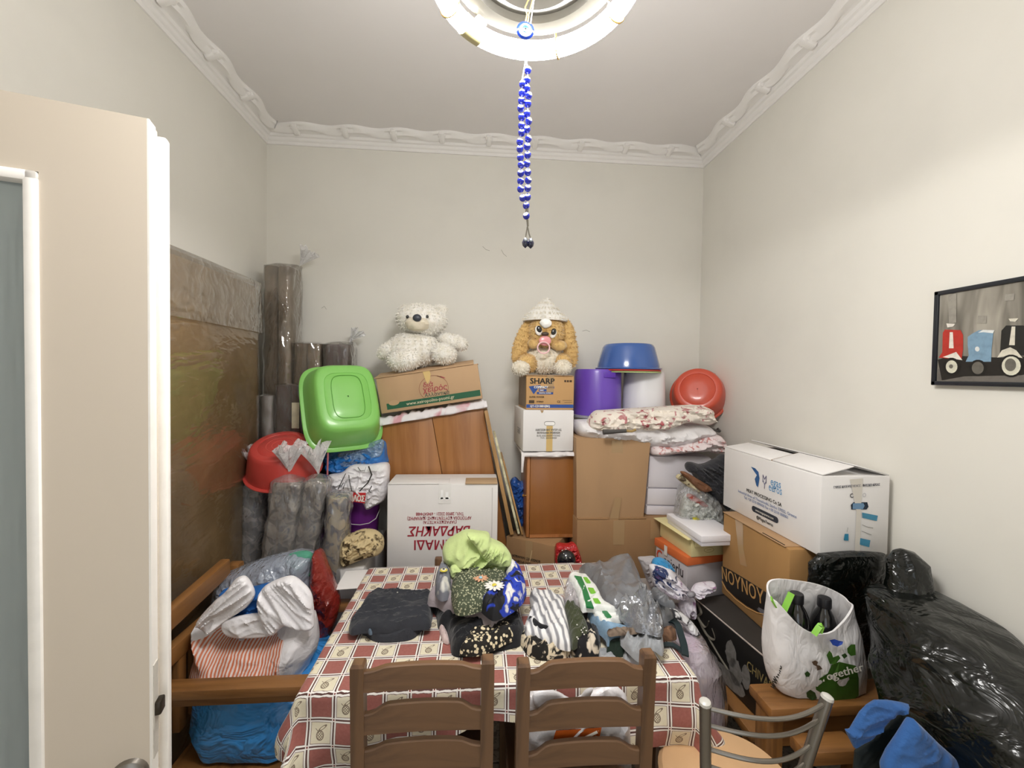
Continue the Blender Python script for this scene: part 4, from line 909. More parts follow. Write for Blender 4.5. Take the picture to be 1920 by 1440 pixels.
flor2 = spots('pink_floral_sheet', '#ecdfdf', '#c98a86', 34, .58, .04, .85, c3='#8a6a9a', thr3=.7, bump=.3)
wsh = mat('white_sheet', '#ece9ea', .85, var=.06, vs=12, bump=.35, bs=25, bd=.01)
zt1 = ps[0].z+.001
ws = standing([(1079, 792), (1100, 786), (1180, 785), (1300, 792), (1326, 800), (1332, 815), (1300, 826), (1262, 838), (1222, 840), (1172, 832), (1124, 829), (1084, 817)], 2.30, .165, .30, .10, (.012, 20, -6, 5, 2), res=70)
solo('bed_sheet', ws, wsh, 'crumpled white sheet sagging over the tall carton, below the floral sheet', 'sheet')
fs = standing([(1113, 771), (1135, 768), (1200, 764), (1294, 759), (1322, 764), (1331, 783), (1322, 796), (1280, 792), (1232, 808), (1180, 806), (1140, 812), (1106, 806), (1100, 790)], 2.24, .12, .03, .045, (.014, 24, -8, 5, 9), res=76)
solo('bed_sheet', fs, flor, 'cream floral sheet with red and yellow leaves heaped below the bins', 'sheet')
ps2 = standing([(1224, 834), (1262, 834), (1300, 822), (1340, 815), (1352, 822), (1358, 846), (1340, 850), (1330, 846), (1290, 848), (1224, 853)], 2.21, .07, .34, .04, (.010, 26, -8, 5, 4), res=64)
solo('bed_sheet', ps2, flor2, 'pink floral sheet lying on the white drawer unit', 'sheet')
ub = thing('umbrella', 'folded grey umbrella poking out of the floral sheets', 'umbrella', tuple(PY(1150, 815, 2.09)))
A, B = PY(1131, 810, 2.085), PY(1174, 808, 2.085)
obj('canopy', G().tube([A, A.lerp(B, .3), A.lerp(B, .6), B], [.014, .012, .010, .009], 10), mat('umbrella_grey', '#4f4c4a', .6, var=.2), ub)
obj('handle', G().tube([B, B+Vector((.03, 0, -.002)), B+Vector((.05, .004, .006))], [.006, .006, .008], 8), mat('umbrella_handle', '#a58a55', .4), ub)
rod = solo('metal_rod', G().tube([PY(1325, 801, 2.36), PY(1349, 809, 2.36)], .007, 8).tube([PY(1345, 804, 2.36), PY(1350, 809, 2.36)], .009, 8), mat('rod_grey', '#7b7a78', .35, .8), 'short grey metal rod sticking out beside the floral sheets near the corner', 'rod')
# bins
def tub(name, label, c, prof, mt, n=40, M=None, cat='bin', rim=None, e=2.0, asp=1.0):
    """prof: outer (r,z) from floor to rim; inner wall follows 3 mm inside"""
    t = thing(name, label, cat, c)
    out = [(0, 0, z, r, r*asp, e) for r, z in prof]; inn = [(0, 0, z+.003, max(r-.004, .004), max(r-.004, .004)*asp, e) for r, z in prof[::-1]]
    MM = T(*c) @ (M or Matrix())
    obj('shell', G().loft([(0, 0, prof[0][1], .004, .004*asp, e)]+out+inn[:-1]+[(0, 0, prof[0][1]+.004, prof[0][0]-.006, (prof[0][0]-.006)*asp, e), (0, 0, prof[0][1]+.004, .004, .004*asp, e)], n, e, MM), mt, t)
    if rim: obj('rim', G().loft([(0, 0, rim[1]-rim[2], rim[0]-rim[3], (rim[0]-rim[3])*asp, e), (0, 0, rim[1]-rim[2], rim[0], rim[0]*asp, e), (0, 0, rim[1], rim[0]+.002, (rim[0]+.002)*asp, e), (0, 0, rim[1]+.002, rim[0]-.003, (rim[0]-.003)*asp, e), (0, 0, rim[1]+.002, rim[0]-rim[3], (rim[0]-rim[3])*asp, e)], n, e, MM), mt, t)
    return t, MM
YV = 2.44; v0, v1 = PY(1077, 777, YV), PY(1161, 777, YV); vt = PY(1120, 694, YV).z; vr = (v1.x-v0.x)/2
vio = mat('violet_plastic', '#6c49b8', .35, coat=.2, var=.05)
t, MM = tub('bin', 'violet plastic bin upside down beside the white bin', ((v0.x+v1.x)/2, YV, v0.z), [(vr*.97, vt-v0.z), (vr, vt-v0.z-.012), (vr*1.03, .0)][::1], vio, rim=None)
hn = G().box(-.035, .035, -vr-.004, -vr+.01, vt-v0.z-.045, vt-v0.z-.012, T((v0.x+v1.x)/2+.03, YV, v0.z), b=.006); obj('handle_notch', hn, mat('violet_dark', '#5a31a8', .35), t)
obj('rim', G().loft([(0, 0, -.012, vr*1.02, vr*1.02), (0, 0, -.012, vr*1.08, vr*1.08), (0, 0, .0, vr*1.08, vr*1.08), (0, 0, .004, vr*1.02, vr*1.02)], 40, 2, T((v0.x+v1.x)/2, YV, v0.z)), mat('rim_grey', '#9a98a2', .4), t)
w0_, w1_ = PY(1168, 772, 2.45), PY(1244, 772, 2.45); wt = PY(1205, 697, 2.45).z; wr_ = (w1_.x-w0_.x)/2
t, MM = tub('bin', 'white plastic bin upside down under the blue basin', ((w0_.x+w1_.x)/2, 2.45, w0_.z), [(wr_*.90, wt-w0_.z), (wr_*.94, wt-w0_.z-.012), (wr_*1.0, .0)], mat('bin_white', '#eae9ec', .4, coat=.1), rim=(wr_*1.03, .012, .012, .01))
# nested basins upside down: blue over red over green
NY = 2.43; n0_, n1_ = PY(1118, 692, NY), PY(1236, 692, NY); ncx = (n0_.x+n1_.x)/2; nr_ = (n1_.x-n0_.x)/2; ntop = PY(1175, 646, NY).z; nz0 = n0_.z-.012
def basin(name, label, c, r, h, mt, M, rb_=.76, lip=.012, n=56, e=2.0, asp=1.0, cat='basin', group=None):
    """opening at z=0, floor at z=h (M turns it)"""
    t = thing(name, label, cat, c, group); MM = T(*c) @ M; rr = r-lip
    P = [(r, 0), (r+.001, .004), (r-.002, .007), (rr, .008), (rr*.985, .03*h/.15), (rr*(1-(1-rb_)*.8), h*.86), (rr*rb_*.985, h*.965), (rr*rb_*.93, h), (rr*rb_*.75, h), (rr*rb_*.735, h-.003), (rr*rb_*.72, h-.0015), (rr*rb_*.3, h-.001), (.003, h-.001)]
    I = [(.003, h-.004), (rr*rb_*.9, h-.004), (rr*rb_*.96, h*.95), (rr*.975, .012), (rr-.001, .002), (r-.002, -.001)]
    obj('shell', G().loft([(0, 0, z, a_, a_*asp, e) for a_, z in P+I]+[(0, 0, 0, r, r*asp, e)], n, e, MM), mt, t)
    return t, MM
bluebas = mat('blue_basin_plastic', '#3a60a6', .2, coat=.6); redbas = mat('red_basin_plastic', '#c4453e', .3, coat=.3); grnbas = mat('lime_basin_plastic', '#8fd64f', .3, coat=.3)
basin('basin', 'lime basin lowest in the nest of upturned basins, only its rim showing', (ncx+.004, NY, nz0-.006), nr_*.96, .12, mat('pale_green_plastic', '#bcd190', .35), Matrix(), group='nested basins'); basin('basin', 'red basin between the blue and lime ones, only its rim showing', (ncx-.002, NY, nz0+.004), nr_*.985, .125, redbas, Matrix(), group='nested basins')
basin('basin', 'glossy blue basin upturned on top of the bins', (ncx, NY, nz0+.014), nr_, ntop-nz0-.014, bluebas, Matrix(), .80, group='nested basins')
# orange-red basin leaning in the corner
oc = PY(1310, 742, 2.50)
ax = Vector((-.50, -.80, .34)).normalized(); MO = ax.to_track_quat('Z', 'Y').to_matrix().to_4x4()
basin('basin', 'big orange-red basin leaning in the corner beside the white bin', (oc.x-.0, 2.50, oc.z), .168, .135, mat('orange_basin_plastic', '#cb4f36', .3, coat=.3, var=.05), MO, .84)

# ------------------------------------------------------------------ left corner: green tub, red basin, bags, bucket
gc_ = PY(641, 764, 2.27)
ax = Vector((.46, -.80, .46)).normalized()
upv = Vector((-.03, 0, 1)); xg = upv.cross(ax).normalized(); yg = ax.cross(xg)
MGr = Matrix(((xg.x, yg.x, ax.x, 0), (xg.y, yg.y, ax.y, 0), (xg.z, yg.z, ax.z, 0), (0, 0, 0, 1)))
gt, MM = basin('basin', 'bright green oblong tub standing on its edge above the red basin', tuple(gc_), .196, .15, mat('green_tub_plastic', '#86c963', .32, coat=.2, var=.04), MGr, .80, .016, 72, 4.2, 1.21)
obj('base_line', G().tube([MM @ Vector((.075*math.copysign(abs(math.cos(a_))**.5, math.cos(a_)), .115*math.copysign(abs(math.sin(a_))**.5, math.sin(a_)), .151)) for a_ in [2*math.pi*k/48 for k in range(48)]], .0016, 6, closed=True), mat('green_line', '#5aa038', .4), gt)
rcn = PY(533, 880, 2.16); ax = Vector((.05, -.42, .9)).normalized(); MRd = ax.to_track_quat('Z', 'Y').to_matrix().to_4x4()
rt_, MM = basin('basin', 'round red basin upturned on the wrapped rug rolls below the green tub', tuple(rcn), .176, .145, redbas, MRd, .80, .014)
for r_ in (.06, .035): obj('mould_ring', G().tube([MM @ Vector((r_*math.cos(R(a_)), r_*math.sin(R(a_)), .1455)) for a_ in range(0, 360, 12)], .0012, 5, closed=True), mat('red_line', '#e06a60', .4), rt_)
wc = thing('carton', 'white carton left of the table carrying the beige patterned cushion', 'carton', (-.60, 2.2, 0))
obj('body', G().box(-.70, -.525, 1.99, 2.48, 0, .735, b=.005), whitec, wc)
obj('paper', poly(face(PZ(668, 1085, .737), (1, .1, 0), (-.1, 1, 0), .001), [(-.07, -.09), (.07, -.09), (.065, .08), (-.06, .08)]), mat('paper_white', '#f2f0ee', .8), wc)
bp0, bp1 = PY(650, 945, 2.30), PY(712, 945, 2.30); prr = (bp1.x-bp0.x)/2; pcx = (bp0.x+bp1.x)/2
pur = mat('purple_plastic', '#7a2f8e', .35, coat=.3)
bk, MM = tub('bucket', 'purple plastic bucket with a white wire handle, half hidden by rug rolls', (pcx, 2.30, .737), [(prr*.82, 0), (prr*.86, .004), (prr, .25)], pur, cat='bucket', rim=(prr*1.06, .252, .02, .012))
h0 = PY(651, 980, 2.30-prr-.012); hpts = [PY(x, y, 2.30-prr*k-.01) for x, y, k in ((649, 978, .75), (660, 983, .97), (675, 984, 1.02), (692, 981, .97), (705, 972, .7), (712, 955, .2))]
obj('handle', G().tube(hpts, .0022, 6), mat('handle_white', '#d9d4d0', .4), bk)
# white shopping bag with a red panel
wbg = thing('shopping_bag', 'white carrier bag with black strokes and a red lettered panel on the bucket', 'bag', tuple(PY(670, 953, 2.17)))
OUTB = [(613, 892), (640, 886), (660, 872), (690, 871), (726, 870), (729, 900), (722, 935), (700, 950), (688, 955), (678, 940), (652, 935), (622, 930), (612, 910)]
wpl = mat('white_polythene', '#eeebee', .35, var=.08, vs=9, bump=.5, bs=16, bd=.02, coat=.2, ridge=True)
obj('sack', standing(OUTB, 2.20, .05, .11, .05, (.009, 17, 20, 2.2, 5)), wpl, wbg)
def onb(pts, mt, nm, d=.062): a_ = [PY(x, y, 2.20-d) for x, y in pts]; return obj(nm, G().add(a_, [tuple(range(len(a_)))]), mt, wbg, False)
rp = onb([(633, 918), (650, 923), (686, 924), (684, 944), (650, 939)], mat('panel_red', '#c2282c', .4), 'red_panel')
prints(wbg, 'panel_lettering', INKW, text('ΣΟΛΟΣ', .042, face(PY(666, 935, 2.20-.064), (1, 0, -.06), (0, 0, 1), .0), .03, sx=.62))
gs = []
for pts, w_ in (([(634, 917), (642, 900), (648, 888)], .0022), ([(654, 890), (656, 905), (660, 921)], .002), ([(639, 913), (644, 905)], .0015), ([(643, 917), (649, 901), (654, 920)], .0022), ([(691, 874), (697, 890), (690, 905), (674, 921)], .004), ([(697, 911), (692, 921), (696, 924)], .0025), ([(671, 876), (676, 883), (684, 882), (686, 876)], .002), ([(688, 937), (694, 935)], .002)):
    gs.append(G().tube([PY(x, y, 2.20-.061) for x, y in pts], w_, 5, flat=.3))
prints(wbg, 'black_strokes', INK, *gs)
solo('plastic_bag', standing([(611, 846), (650, 838), (700, 832), (722, 826), (727, 850), (727, 872), (690, 884), (655, 890), (622, 893), (611, 886)], 2.33, .10, .12, .07, (.014, 16, 18, 2, 12)), mat('bright_blue_bag', '#2a78c4', .2, var=.4, vs=5, bump=.9, bs=20, bd=.02, coat=.5, ridge=True), 'shiny bright blue plastic bag under the green tub', 'bag')
solo('plastic_bag', standing([(634, 852), (665, 842), (700, 828), (719, 825), (716, 850), (702, 862), (676, 872), (642, 876)], 2.245, .018, .012, .03, (.010, 20, 18, 2, 22)), film('clear_blue_film', '#9fc0e0', .42), 'clear crinkled plastic bag lying on the bright blue bag', 'bag')
solo('stick', G().tube([PY(615, 842, 2.14), PY(613, 925, 2.14)], .0045, 8), mat('stick_pink', '#b56a70', .5, var=.2), 'thin pinkish stick standing between the red basin and the blue bag', 'stick')
beige = spots('beige_print', '#cdb98e', '#4a3a22', 30, .57, .05, .9, bump=.3)
cu = standing([(640, 1012), (660, 1000), (680, 994), (700, 996), (716, 1008), (720, 1024), (712, 1038), (690, 1044), (668, 1052), (646, 1060), (638, 1040)], 2.03, .08, .10, .08, (.012, 20, 25, 2, 6))
solo('cushion', cu, beige, 'beige cushion with dark floral print wedged left of the white rusk carton', 'cushion')
# ================================================================== left side: wrapped mattress, rugs, bags on the armchair
WRAP = film('clear_wrap', '#d8c8a6', .06, .09, .6, 7, (1, .35, 1), 1.1); WRAPC = film('crinkled_wrap', '#d9d0c0', .10, .08, .8, 9, (1, .6, .5), 1.3); CLEAR = film('clear_bag_film', '#eceaea', .16, .08, .8, 14, (1, 1, .25), 1.5); TUFT = film('bag_end_film', '#f6f4f4', .7, .15, .6, 30)
def wsec(z0, z1, n, fn): return [fn(z0+(z1-z0)*i/n, i/n) for i in range(n+1)]
mt_ = thing('mattress', 'tall brown mattress wrapped in clear plastic, standing against the left wall', 'mattress', (-1.192, 1.80, 0))
mcore = mat('mattress_brown', '#ae8e62', .7, var=.3, vs=2.2, dark='#86683f', bump=.3, bs=9, bd=.03, stretch=(1, 1, .6))
mx, my = -1.192, 1.795
def msec(z, t):
    k = 1-.10*max(0, (t-.93)/.07)**2; return (mx, my, z, .078*k, .465*(1-.02*max(0, (t-.93)/.07)), 7)
obj('core', G().loft(wsec(.0, 2.07, 40, msec), 72, 7, wr=(.005, 6, 2)), mcore, mt_)
obj('plastic_wrap', G().loft(wsec(.01, 2.082, 60, lambda z, t: (mx, my, z, .0855, .473, 7)), 96, 7, wr=(.004, 9, 6, .6), cap0=False), WRAP, mt_)
capx = lambda z, t: (mx, my+.004, z, .0915+.006*(1-t), .482+.012*(1-t), 6)
obj('plastic_cap', G().loft(wsec(1.84, 2.092, 24, capx), 96, 6, wr=(.007, 11, 9, 1.5), cap0=False), WRAPC, mt_)
def tuft(p, d, size, seed=0, spread=.38):
    d = Vector(d).normalized(); a = d.orthogonal().normalized(); b = d.cross(a); p = Vector(p)
    def fn(u, v):
        q = 2*math.pi*u; r = size*spread*(v**1.3)*(1+.30*math.sin(6*q+seed)+.2*math.sin(11*q+2*seed))+.003; h = size*v*(1+.14*math.sin(5*q+seed*2))
        return p+d*h+a*r*math.cos(q)+b*r*math.sin(q)*.5
    return G().sheet(fn, 40, 6)
def roll(name, label, base, top, rx, ry, core, wrapm, cat='rug roll', group=None, e=2.6, tie=True, seed=1, tdir=(.2, -.1, 1), tsize=.09, gap=.009, wramp=.006, taper=.75, knot_off=(0, 0, .03), folds=1):
    base, top = Vector(base), Vector(top); d = (top-base); L = d.length; d.normalize()
    y = Vector((0, 1, 0)); y = (y-d*y.dot(d)).normalized(); x = y.cross(d)
    M = Matrix(((x.x, y.x, d.x, base.x), (x.y, y.y, d.y, base.y), (x.z, y.z, d.z, base.z), (0, 0, 0, 1)))
    t = thing(name, label, cat, tuple(base), group)
    for fi in range(folds): obj('rug' if folds == 1 else 'rug_fold', G().loft([(rx*(2*fi+1-folds)/folds*(1.0 if folds == 1 else 1.02), 0, z, rx*k/folds, ry*k, e) for z, k in [(0, .9), (.01, 1), (L*.25, 1), (L*.5, 1), (L*.75, 1), (L-.012, 1), (L, .92)]], 40, e, M, wr=(wramp*.5, 9, seed)), core, t)
    n = 90; secs = []
    for i in range(n+1):
        s = i/n; z = s*L; secs.append((0, 0, z, rx+gap, ry+gap, e))
    if tie:
        for s in (.25, .5, .75, 1): k = 1-s**1.4*.93; secs.append((knot_off[0]*s, knot_off[1]*s, L+.012+knot_off[2]*s, (rx+gap)*k, (ry+gap)*k, 2))
    else: secs.append((0, 0, L+gap, rx*.8, ry*.8, e))
    wq = obj('plastic_wrap', G().loft(secs, 72, e, M, cap0=False, cap1=not tie, wr=(wramp, 16, seed*3.3, .55)), wrapm, t)
    if tie:
        kp = M @ Vector((knot_off[0], knot_off[1], L+.012+knot_off[2]-.004)); obj('gathered_end', tuft(kp, tdir, tsize, seed), TUFT, wq)
    return t
brug = mat('brown_rug_backing', '#7d6a55', .85, var=.3, vs=5, dark='#544636', bump=.3, bs=30); drug = mat('dark_rug_backing', '#57464a', .85, var=.3, vs=6, dark='#382c2c', bump=.3, bs=30); lrug = mat('grey_rug_backing', '#8d8684', .85, var=.2, vs=6, bump=.3, bs=30)
def rl(px, py, Y): return PY(px, py, Y)
def upright(name, label, px0, px1, pyt, Y, ry, core, wrapm, seed, **kw):
    a, b = rl(px0, pyt, Y), rl(px1, pyt, Y); return roll(name, label, ((a.x+b.x)/2, Y+ry, 0.004), ((a.x+b.x)/2, Y+ry, a.z), (b.x-a.x)/2-.008, ry, core, wrapm, seed=seed, **kw)
GR = 'wrapped rugs standing in the left corner'
upright('rug_roll', 'tallest plastic-wrapped brown rug, standing in the corner beside the mattress', 490, 546, 497, 2.46, .085, brug, WRAPC, 2, e=4.5, tdir=(.6, -.3, .7), tsize=.11, knot_off=(.09, 0, .012), group=GR, folds=2)
fold = PY(521, 600, 2.455)
upright('rug_roll', 'plastic-wrapped brown rug with a pale vertical fold, next to the tallest one', 546, 601, 643, 2.47, .085, brug, WRAPC, 4, e=5, tie=False, group=GR, folds=2)
upright('rug_roll', 'plastic-wrapped dark purple-brown rug behind the green tub', 604, 656, 645, 2.48, .08, drug, WRAPC, 5, e=5, tdir=(.7, -.2, .7), tsize=.09, knot_off=(.05, 0, .012), group=GR)
upright('rug_roll', 'shorter grey-brown wrapped rug with a folded plastic top, above the red basin', 513, 574, 722, 2.30, .075, drug, WRAPC, 6, e=5, tie=False, group=GR, folds=2)
upright('rug_roll', 'narrow pale grey wrapped rug beside the mattress edge', 484, 512, 742, 2.29, .05, lrug, WRAPC, 7, e=3, tie=False, group=GR)
lab_ = PY(556, 778, 2.285); solo('paper_label', G().box(lab_.x-.022, lab_.x+.016, 2.278, 2.282, lab_.z-.07, lab_.z+.065, b=.001), mat('cream_paper', '#d9d2b4', .5, var=.2, vs=20, coat=.3), 'cream paper label strip on the wrapped rug above the red basin', 'label')
pais = spots('grey_paisley', '#5c5a60', '#a8a09c', 26, .52, .05, .85, c3='#3f3d44', thr3=.62, bump=.3); pais2 = spots('brown_paisley', '#6e6660', '#b5ab9c', 24, .5, .05, .85, c3='#45424c', thr3=.64, bump=.3); beip = spots('beige_paisley', '#c4b492', '#5c5a66', 18, .54, .04, .85, c3='#8d8478', thr3=.66, bump=.3)
def lean(label, t0, t1, b0, b1, yt, yb, Y, ry, core, seed, **kw):
    tp = (PY(t0, yt, Y).lerp(PY(t1, yt, Y), .5)); bt = (PY(b0, yb, Y).lerp(PY(b1, yb, Y), .5)); d = (tp-bt); k = (tp.z-.005)/d.z; base = tp-d*k
    w_ = (PY(t1, yt, Y)-PY(t0, yt, Y)).length/2; return roll('rug_roll', label, base+Vector((0, ry, 0)), tp+Vector((0, ry, 0)), w_-.006, ry, core, CLEAR, seed=seed, group='short wrapped rug rolls behind the armchair', **kw)
lean('grey patterned rug roll in clear plastic, the one nearest the mattress', 438, 495, 431, 487, 912, 1058, 2.08, .075, pais, 3, tdir=(.1, -.3, 1), tsize=.14, e=2.2)
lean('grey patterned rug folded in clear plastic, below the tied plastic end on the red basin', 506, 562, 486, 544, 908, 1051, 1.99, .055, pais2, 5, tdir=(.2, -.3, 1), tsize=.15, e=4, knot_off=(.0, -.02, .03))
lean('brown-grey patterned rug folded in clear plastic, second from the beige one', 566, 611, 544, 592, 908, 1036, 2.01, .06, pais2, 8, tdir=(.0, -.3, 1), tsize=.14, e=4, knot_off=(.0, -.02, .03))
lean('beige patterned rug roll in clear plastic next to the purple bucket', 609, 651, 598, 644, 934, 1058, 1.985, .06, beip, 11, tie=False, e=2.4)

# bags on the armchair
bb_, nt, b, o = mk('blue_sack'); v = coords(nt, 'Object', (1, 1, 1.6)); b.inputs['Base Color'].default_value = hx('#3f98e4'); b.inputs['Roughness'].default_value = .25; b.inputs['Coat Weight'].default_value = .3
nt.links.new(bumpn(nt, mth(nt, 'ABSOLUTE', mth(nt, 'SUBTRACT', nz(nt, v, 7, 3, .5, .8), .5)), 1.0, .06), b.inputs['Normal'])
solo('plastic_sack', G().loft([(-.755, 1.63, .337, .19, .17, 3), (-.755, 1.63, .35, .215, .20, 3), (-.755, 1.63, .42, .225, .215, 3), (-.755, 1.63, .50, .22, .205, 3), (-.755, 1.63, .55, .20, .18, 2.6), (-.755, 1.63, .575, .14, .12, 2.2), (-.755, 1.63, .58, .02, .02)], 64, 3, wr=(.012, 9, 4)), bb_, 'large shiny blue plastic sack on the armchair seat, below its arm', 'sack')
Z4 = lambda pts: [(300+x*.3055, 1000+y*.3055) for x, y in pts]
st, nt, b, o = mk('striped_polythene'); uvn = nd(nt, 'ShaderNodeUVMap').outputs[0]; sx = nd(nt, 'ShaderNodeSeparateXYZ', {0: uvn}); U, V_ = sx.outputs[0], sx.outputs[1]
wob = nz(nt, uvn, 4, 2); band = mth(nt, 'GREATER_THAN', mth(nt, 'SINE', mth(nt, 'MULTIPLY', mth(nt, 'ADD', U, mth(nt, 'MULTIPLY', wob, .06)), 235)), .0)
inr = mth(nt, 'MULTIPLY', mth(nt, 'LESS_THAN', mth(nt, 'ADD', V_, mth(nt, 'MULTIPLY', mth(nt, 'ABSOLUTE', mth(nt, 'SUBTRACT', U, .42)), -.16)), .78), mth(nt, 'LESS_THAN', U, .80))
logo = mth(nt, 'LESS_THAN', mth(nt, 'ADD', mth(nt, 'POWER', mth(nt, 'DIVIDE', mth(nt, 'SUBTRACT', U, .40), .115), 2), mth(nt, 'POWER', mth(nt, 'DIVIDE', mth(nt, 'SUBTRACT', V_, .10), .075), 2)), 1)
st_c = mix(nt, mth(nt, 'MULTIPLY', mth(nt, 'MULTIPLY', band, inr), mth(nt, 'SUBTRACT', 1, logo)), mix(nt, mth(nt, 'MULTIPLY', inr, .8), hx('#f1eef0'), hx('#f3ddd6')), hx('#dc7e58'))
nt.links.new(st_c, b.inputs['Base Color']); b.inputs['Roughness'].default_value = .35; b.inputs['Coat Weight'].default_value = .15
nt.links.new(bumpn(nt, mth(nt, 'ABSOLUTE', mth(nt, 'SUBTRACT', nz(nt, coords(nt, 'Object'), 14, 3, .5, .6), .5)), .5, .02), b.inputs['Normal'])
sbag = thing('carrier_bag', 'white carrier bag with orange stripes and knotted handles on the armchair', 'bag', tuple(PY(480, 1290, 1.55)))
body = Z4([(228, 545), (300, 580), (400, 620), (520, 600), (640, 600), (720, 590), (800, 540), (900, 500), (945, 520), (968, 680), (930, 770), (870, 910), (830, 965), (650, 985), (480, 985), (330, 965), (220, 890), (225, 780), (250, 700)])
obj('sack', standing(body, 1.58, .125, .12, .13, (.009, 9, 30, 2.2, 3), res=60, n=120), st, sbag)
hp_ = mat('white_handle_film', '#f3f0f3', .32, var=.06, vs=8, bump=.45, bs=12, bd=.02, coat=.2, ridge=True)
obj('handle', standing(Z4([(232, 540), (330, 420), (400, 360), (470, 275), (530, 272), (580, 370), (545, 440), (480, 490), (430, 520), (380, 560), (330, 600), (280, 600)]), 1.50, .022, .02, .018, (.007, 17, 35, 6, 7)), hp_, sbag)
obj('handle', standing(Z4([(620, 500), (602, 420), (620, 350), (680, 300), (800, 262), (880, 310), (930, 380), (945, 500), (940, 580), (860, 590), (780, 560), (700, 620), (660, 610)]), 1.50, .022, .02, .018, (.007, 17, -50, 6, 17)), hp_, sbag)
obj('front_fold', standing(Z4([(400, 530), (520, 500), (620, 495), (680, 560), (690, 620), (560, 640), (430, 630), (380, 580)]), 1.50, .02, .02, .03, (.004, 16, 0, 3, 27)), hp_, sbag)
solo('blue_garment', standing(Z4([(385, 350), (450, 330), (560, 330), (640, 310), (725, 305), (800, 385), (770, 420), (660, 420), (625, 510), (520, 520), (420, 530), (390, 400)]), 1.575, .055, .03, .03, (.008, 18, 20, 2, 5)), mat('blue_cotton', '#1f66b4', .7, var=.2, vs=10, bump=.3), 'blue garment showing between the handles of the striped bag', 'garment')
tb = standing(Z4([(345, 340), (385, 260), (480, 210), (600, 165), (750, 122), (870, 105), (950, 140), (945, 260), (960, 400), (800, 480), (500, 480), (350, 440)]), 1.80, .10, .10, .10, (.012, 12, 15, 2.2, 4))
solo('plastic_bag', tb, film('milky_bag', '#b9c4d6', .62, .2, .8, 16), 'milky blue plastic bag bulging behind the striped carrier bag', 'bag')
solo('green_garment', standing(Z4([(770, 150), (820, 118), (900, 112), (940, 150), (930, 260), (800, 240)]), 1.785, .03, .04, .04, (.006, 18, 0, 2, 8)), mat('sea_green_cloth', '#4f9a80', .7, var=.15, vs=10), 'sea-green cloth inside the milky plastic bag', 'garment')
solo('plastic_bag', standing(Z4([(940, 120), (985, 125), (1020, 210), (1060, 310), (1092, 400), (1095, 480), (1050, 600), (980, 665), (950, 640), (930, 480), (925, 280)]), 1.78, .05, .10, .06, (.012, 14, 70, 2.2, 9)), mat('dark_red_bag', '#8e2a22', .25, var=.35, vs=7, bump=.8, bs=18, bd=.02, coat=.4, ridge=True), 'dark red plastic bag between the striped bag and the table', 'bag')
solo('plastic_bag', G().loft([(-.63, 1.16, .0, .06, .05), (-.63, 1.16, .02, .085, .07), (-.63, 1.16, .2, .09, .075), (-.63, 1.16, .34, .075, .06), (-.62, 1.16, .40, .04, .03), (-.615, 1.15, .425, .05, .035), (-.61, 1.15, .43, .01, .01)], 40, 2.2, wr=(.012, 16, 3)), wpl, 'crumpled white plastic bag on the floor at the foot of the tablecloth corner', 'bag')
# ================================================================== clothes heaped on the table
TT = .7625
Z5 = lambda pts: [(620+x*.198, 980+y*.198) for x, y in pts]
Z6 = lambda pts: [(950+x*.2031, 1020+y*.2031) for x, y in pts]
def cot(name, c, var=.12, **kw): return mat(name, c, .9, var=var, vs=14, bump=.45, bs=16, bd=.02, sheen=.2, ridge=True, **kw)
blackc = cot('charcoal_jersey', '#2c2e35')
shirt = thing('folded_shirt', 'folded charcoal shirt lying alone on the left of the table', 'shirt', tuple(PZ(740, 1150, TT)))
obj('lower_fold', lying(Z5([(300, 1000), (400, 700), (800, 660), (960, 680), (955, 930), (880, 985), (780, 1072), (640, 1100), (430, 1100), (340, 1050)]), TT, .03, .03, (.006, 22, 12, 3, 2), zpix=TT+.01), blackc, shirt)
obj('upper_fold', lying(Z5([(400, 642), (470, 612), (800, 640), (955, 650), (950, 800), (945, 935), (800, 960), (560, 985), (330, 985), (190, 1000), (182, 900), (260, 800), (330, 690)]), TT+.022, .032, .03, (.006, 18, 10, 3, 6), zpix=TT+.045), blackc, shirt)
obj('label_tag', lying(Z5([(355, 1015), (385, 1010), (395, 1045), (365, 1050)]), TT+.028, .01, .006), mat('label_blue', '#5a6a7a', .7), shirt)
for x, y in ((632, 660), (565, 718)): p = PZ(620+x*.198, 980+y*.198, TT+.056); obj('button', G().ball(tuple(p), .003, .003, .002, 8), mat('button', '#c9c4b8', .4), shirt)
# the central heap, bottom to top
bl2 = cot('black_knit', '#111218', .2)
dotg = thing('dotted_dress', 'black dress with a cream dotted panel at the bottom of the central heap', 'dress', tuple(PZ(900, 1190, TT)))
obj('skirt', lying(Z5([(950, 760), (1100, 755), (1300, 800), (1500, 860), (1700, 860), (1830, 940), (1810, 1090), (1700, 1140), (1400, 1200), (1170, 1208), (1130, 1090), (1100, 985), (1020, 950), (1000, 840)]), TT, .05, .035, (.007, 16, 30, 2.5, 3), zpix=TT+.02), bl2, dotg)
dots = spots('cream_dots', '#e4d6b4', '#1a1612', 80, .40, .04, .85, 'cells')
obj('dotted_panel', lying(Z5([(1220, 1165), (1290, 1040), (1380, 965), (1560, 965), (1640, 925), (1745, 960), (1740, 1040), (1640, 1090), (1560, 1130), (1400, 1190), (1260, 1190)]), TT+.02, .036, .03, (.004, 16, 30, 2.5, 6), zpix=TT+.045), dots, dotg)
solo('pink_garment', lying(Z5([(1030, 980), (1090, 1000), (1125, 1115), (1070, 1110), (1040, 1040)]), TT, .02, .015, (.003, 30, 70, 2, 2)), cot('pale_pink_cotton', '#d9c3c0'), 'sliver of pale pink garment sticking out of the heap beside the black dress', 'garment')
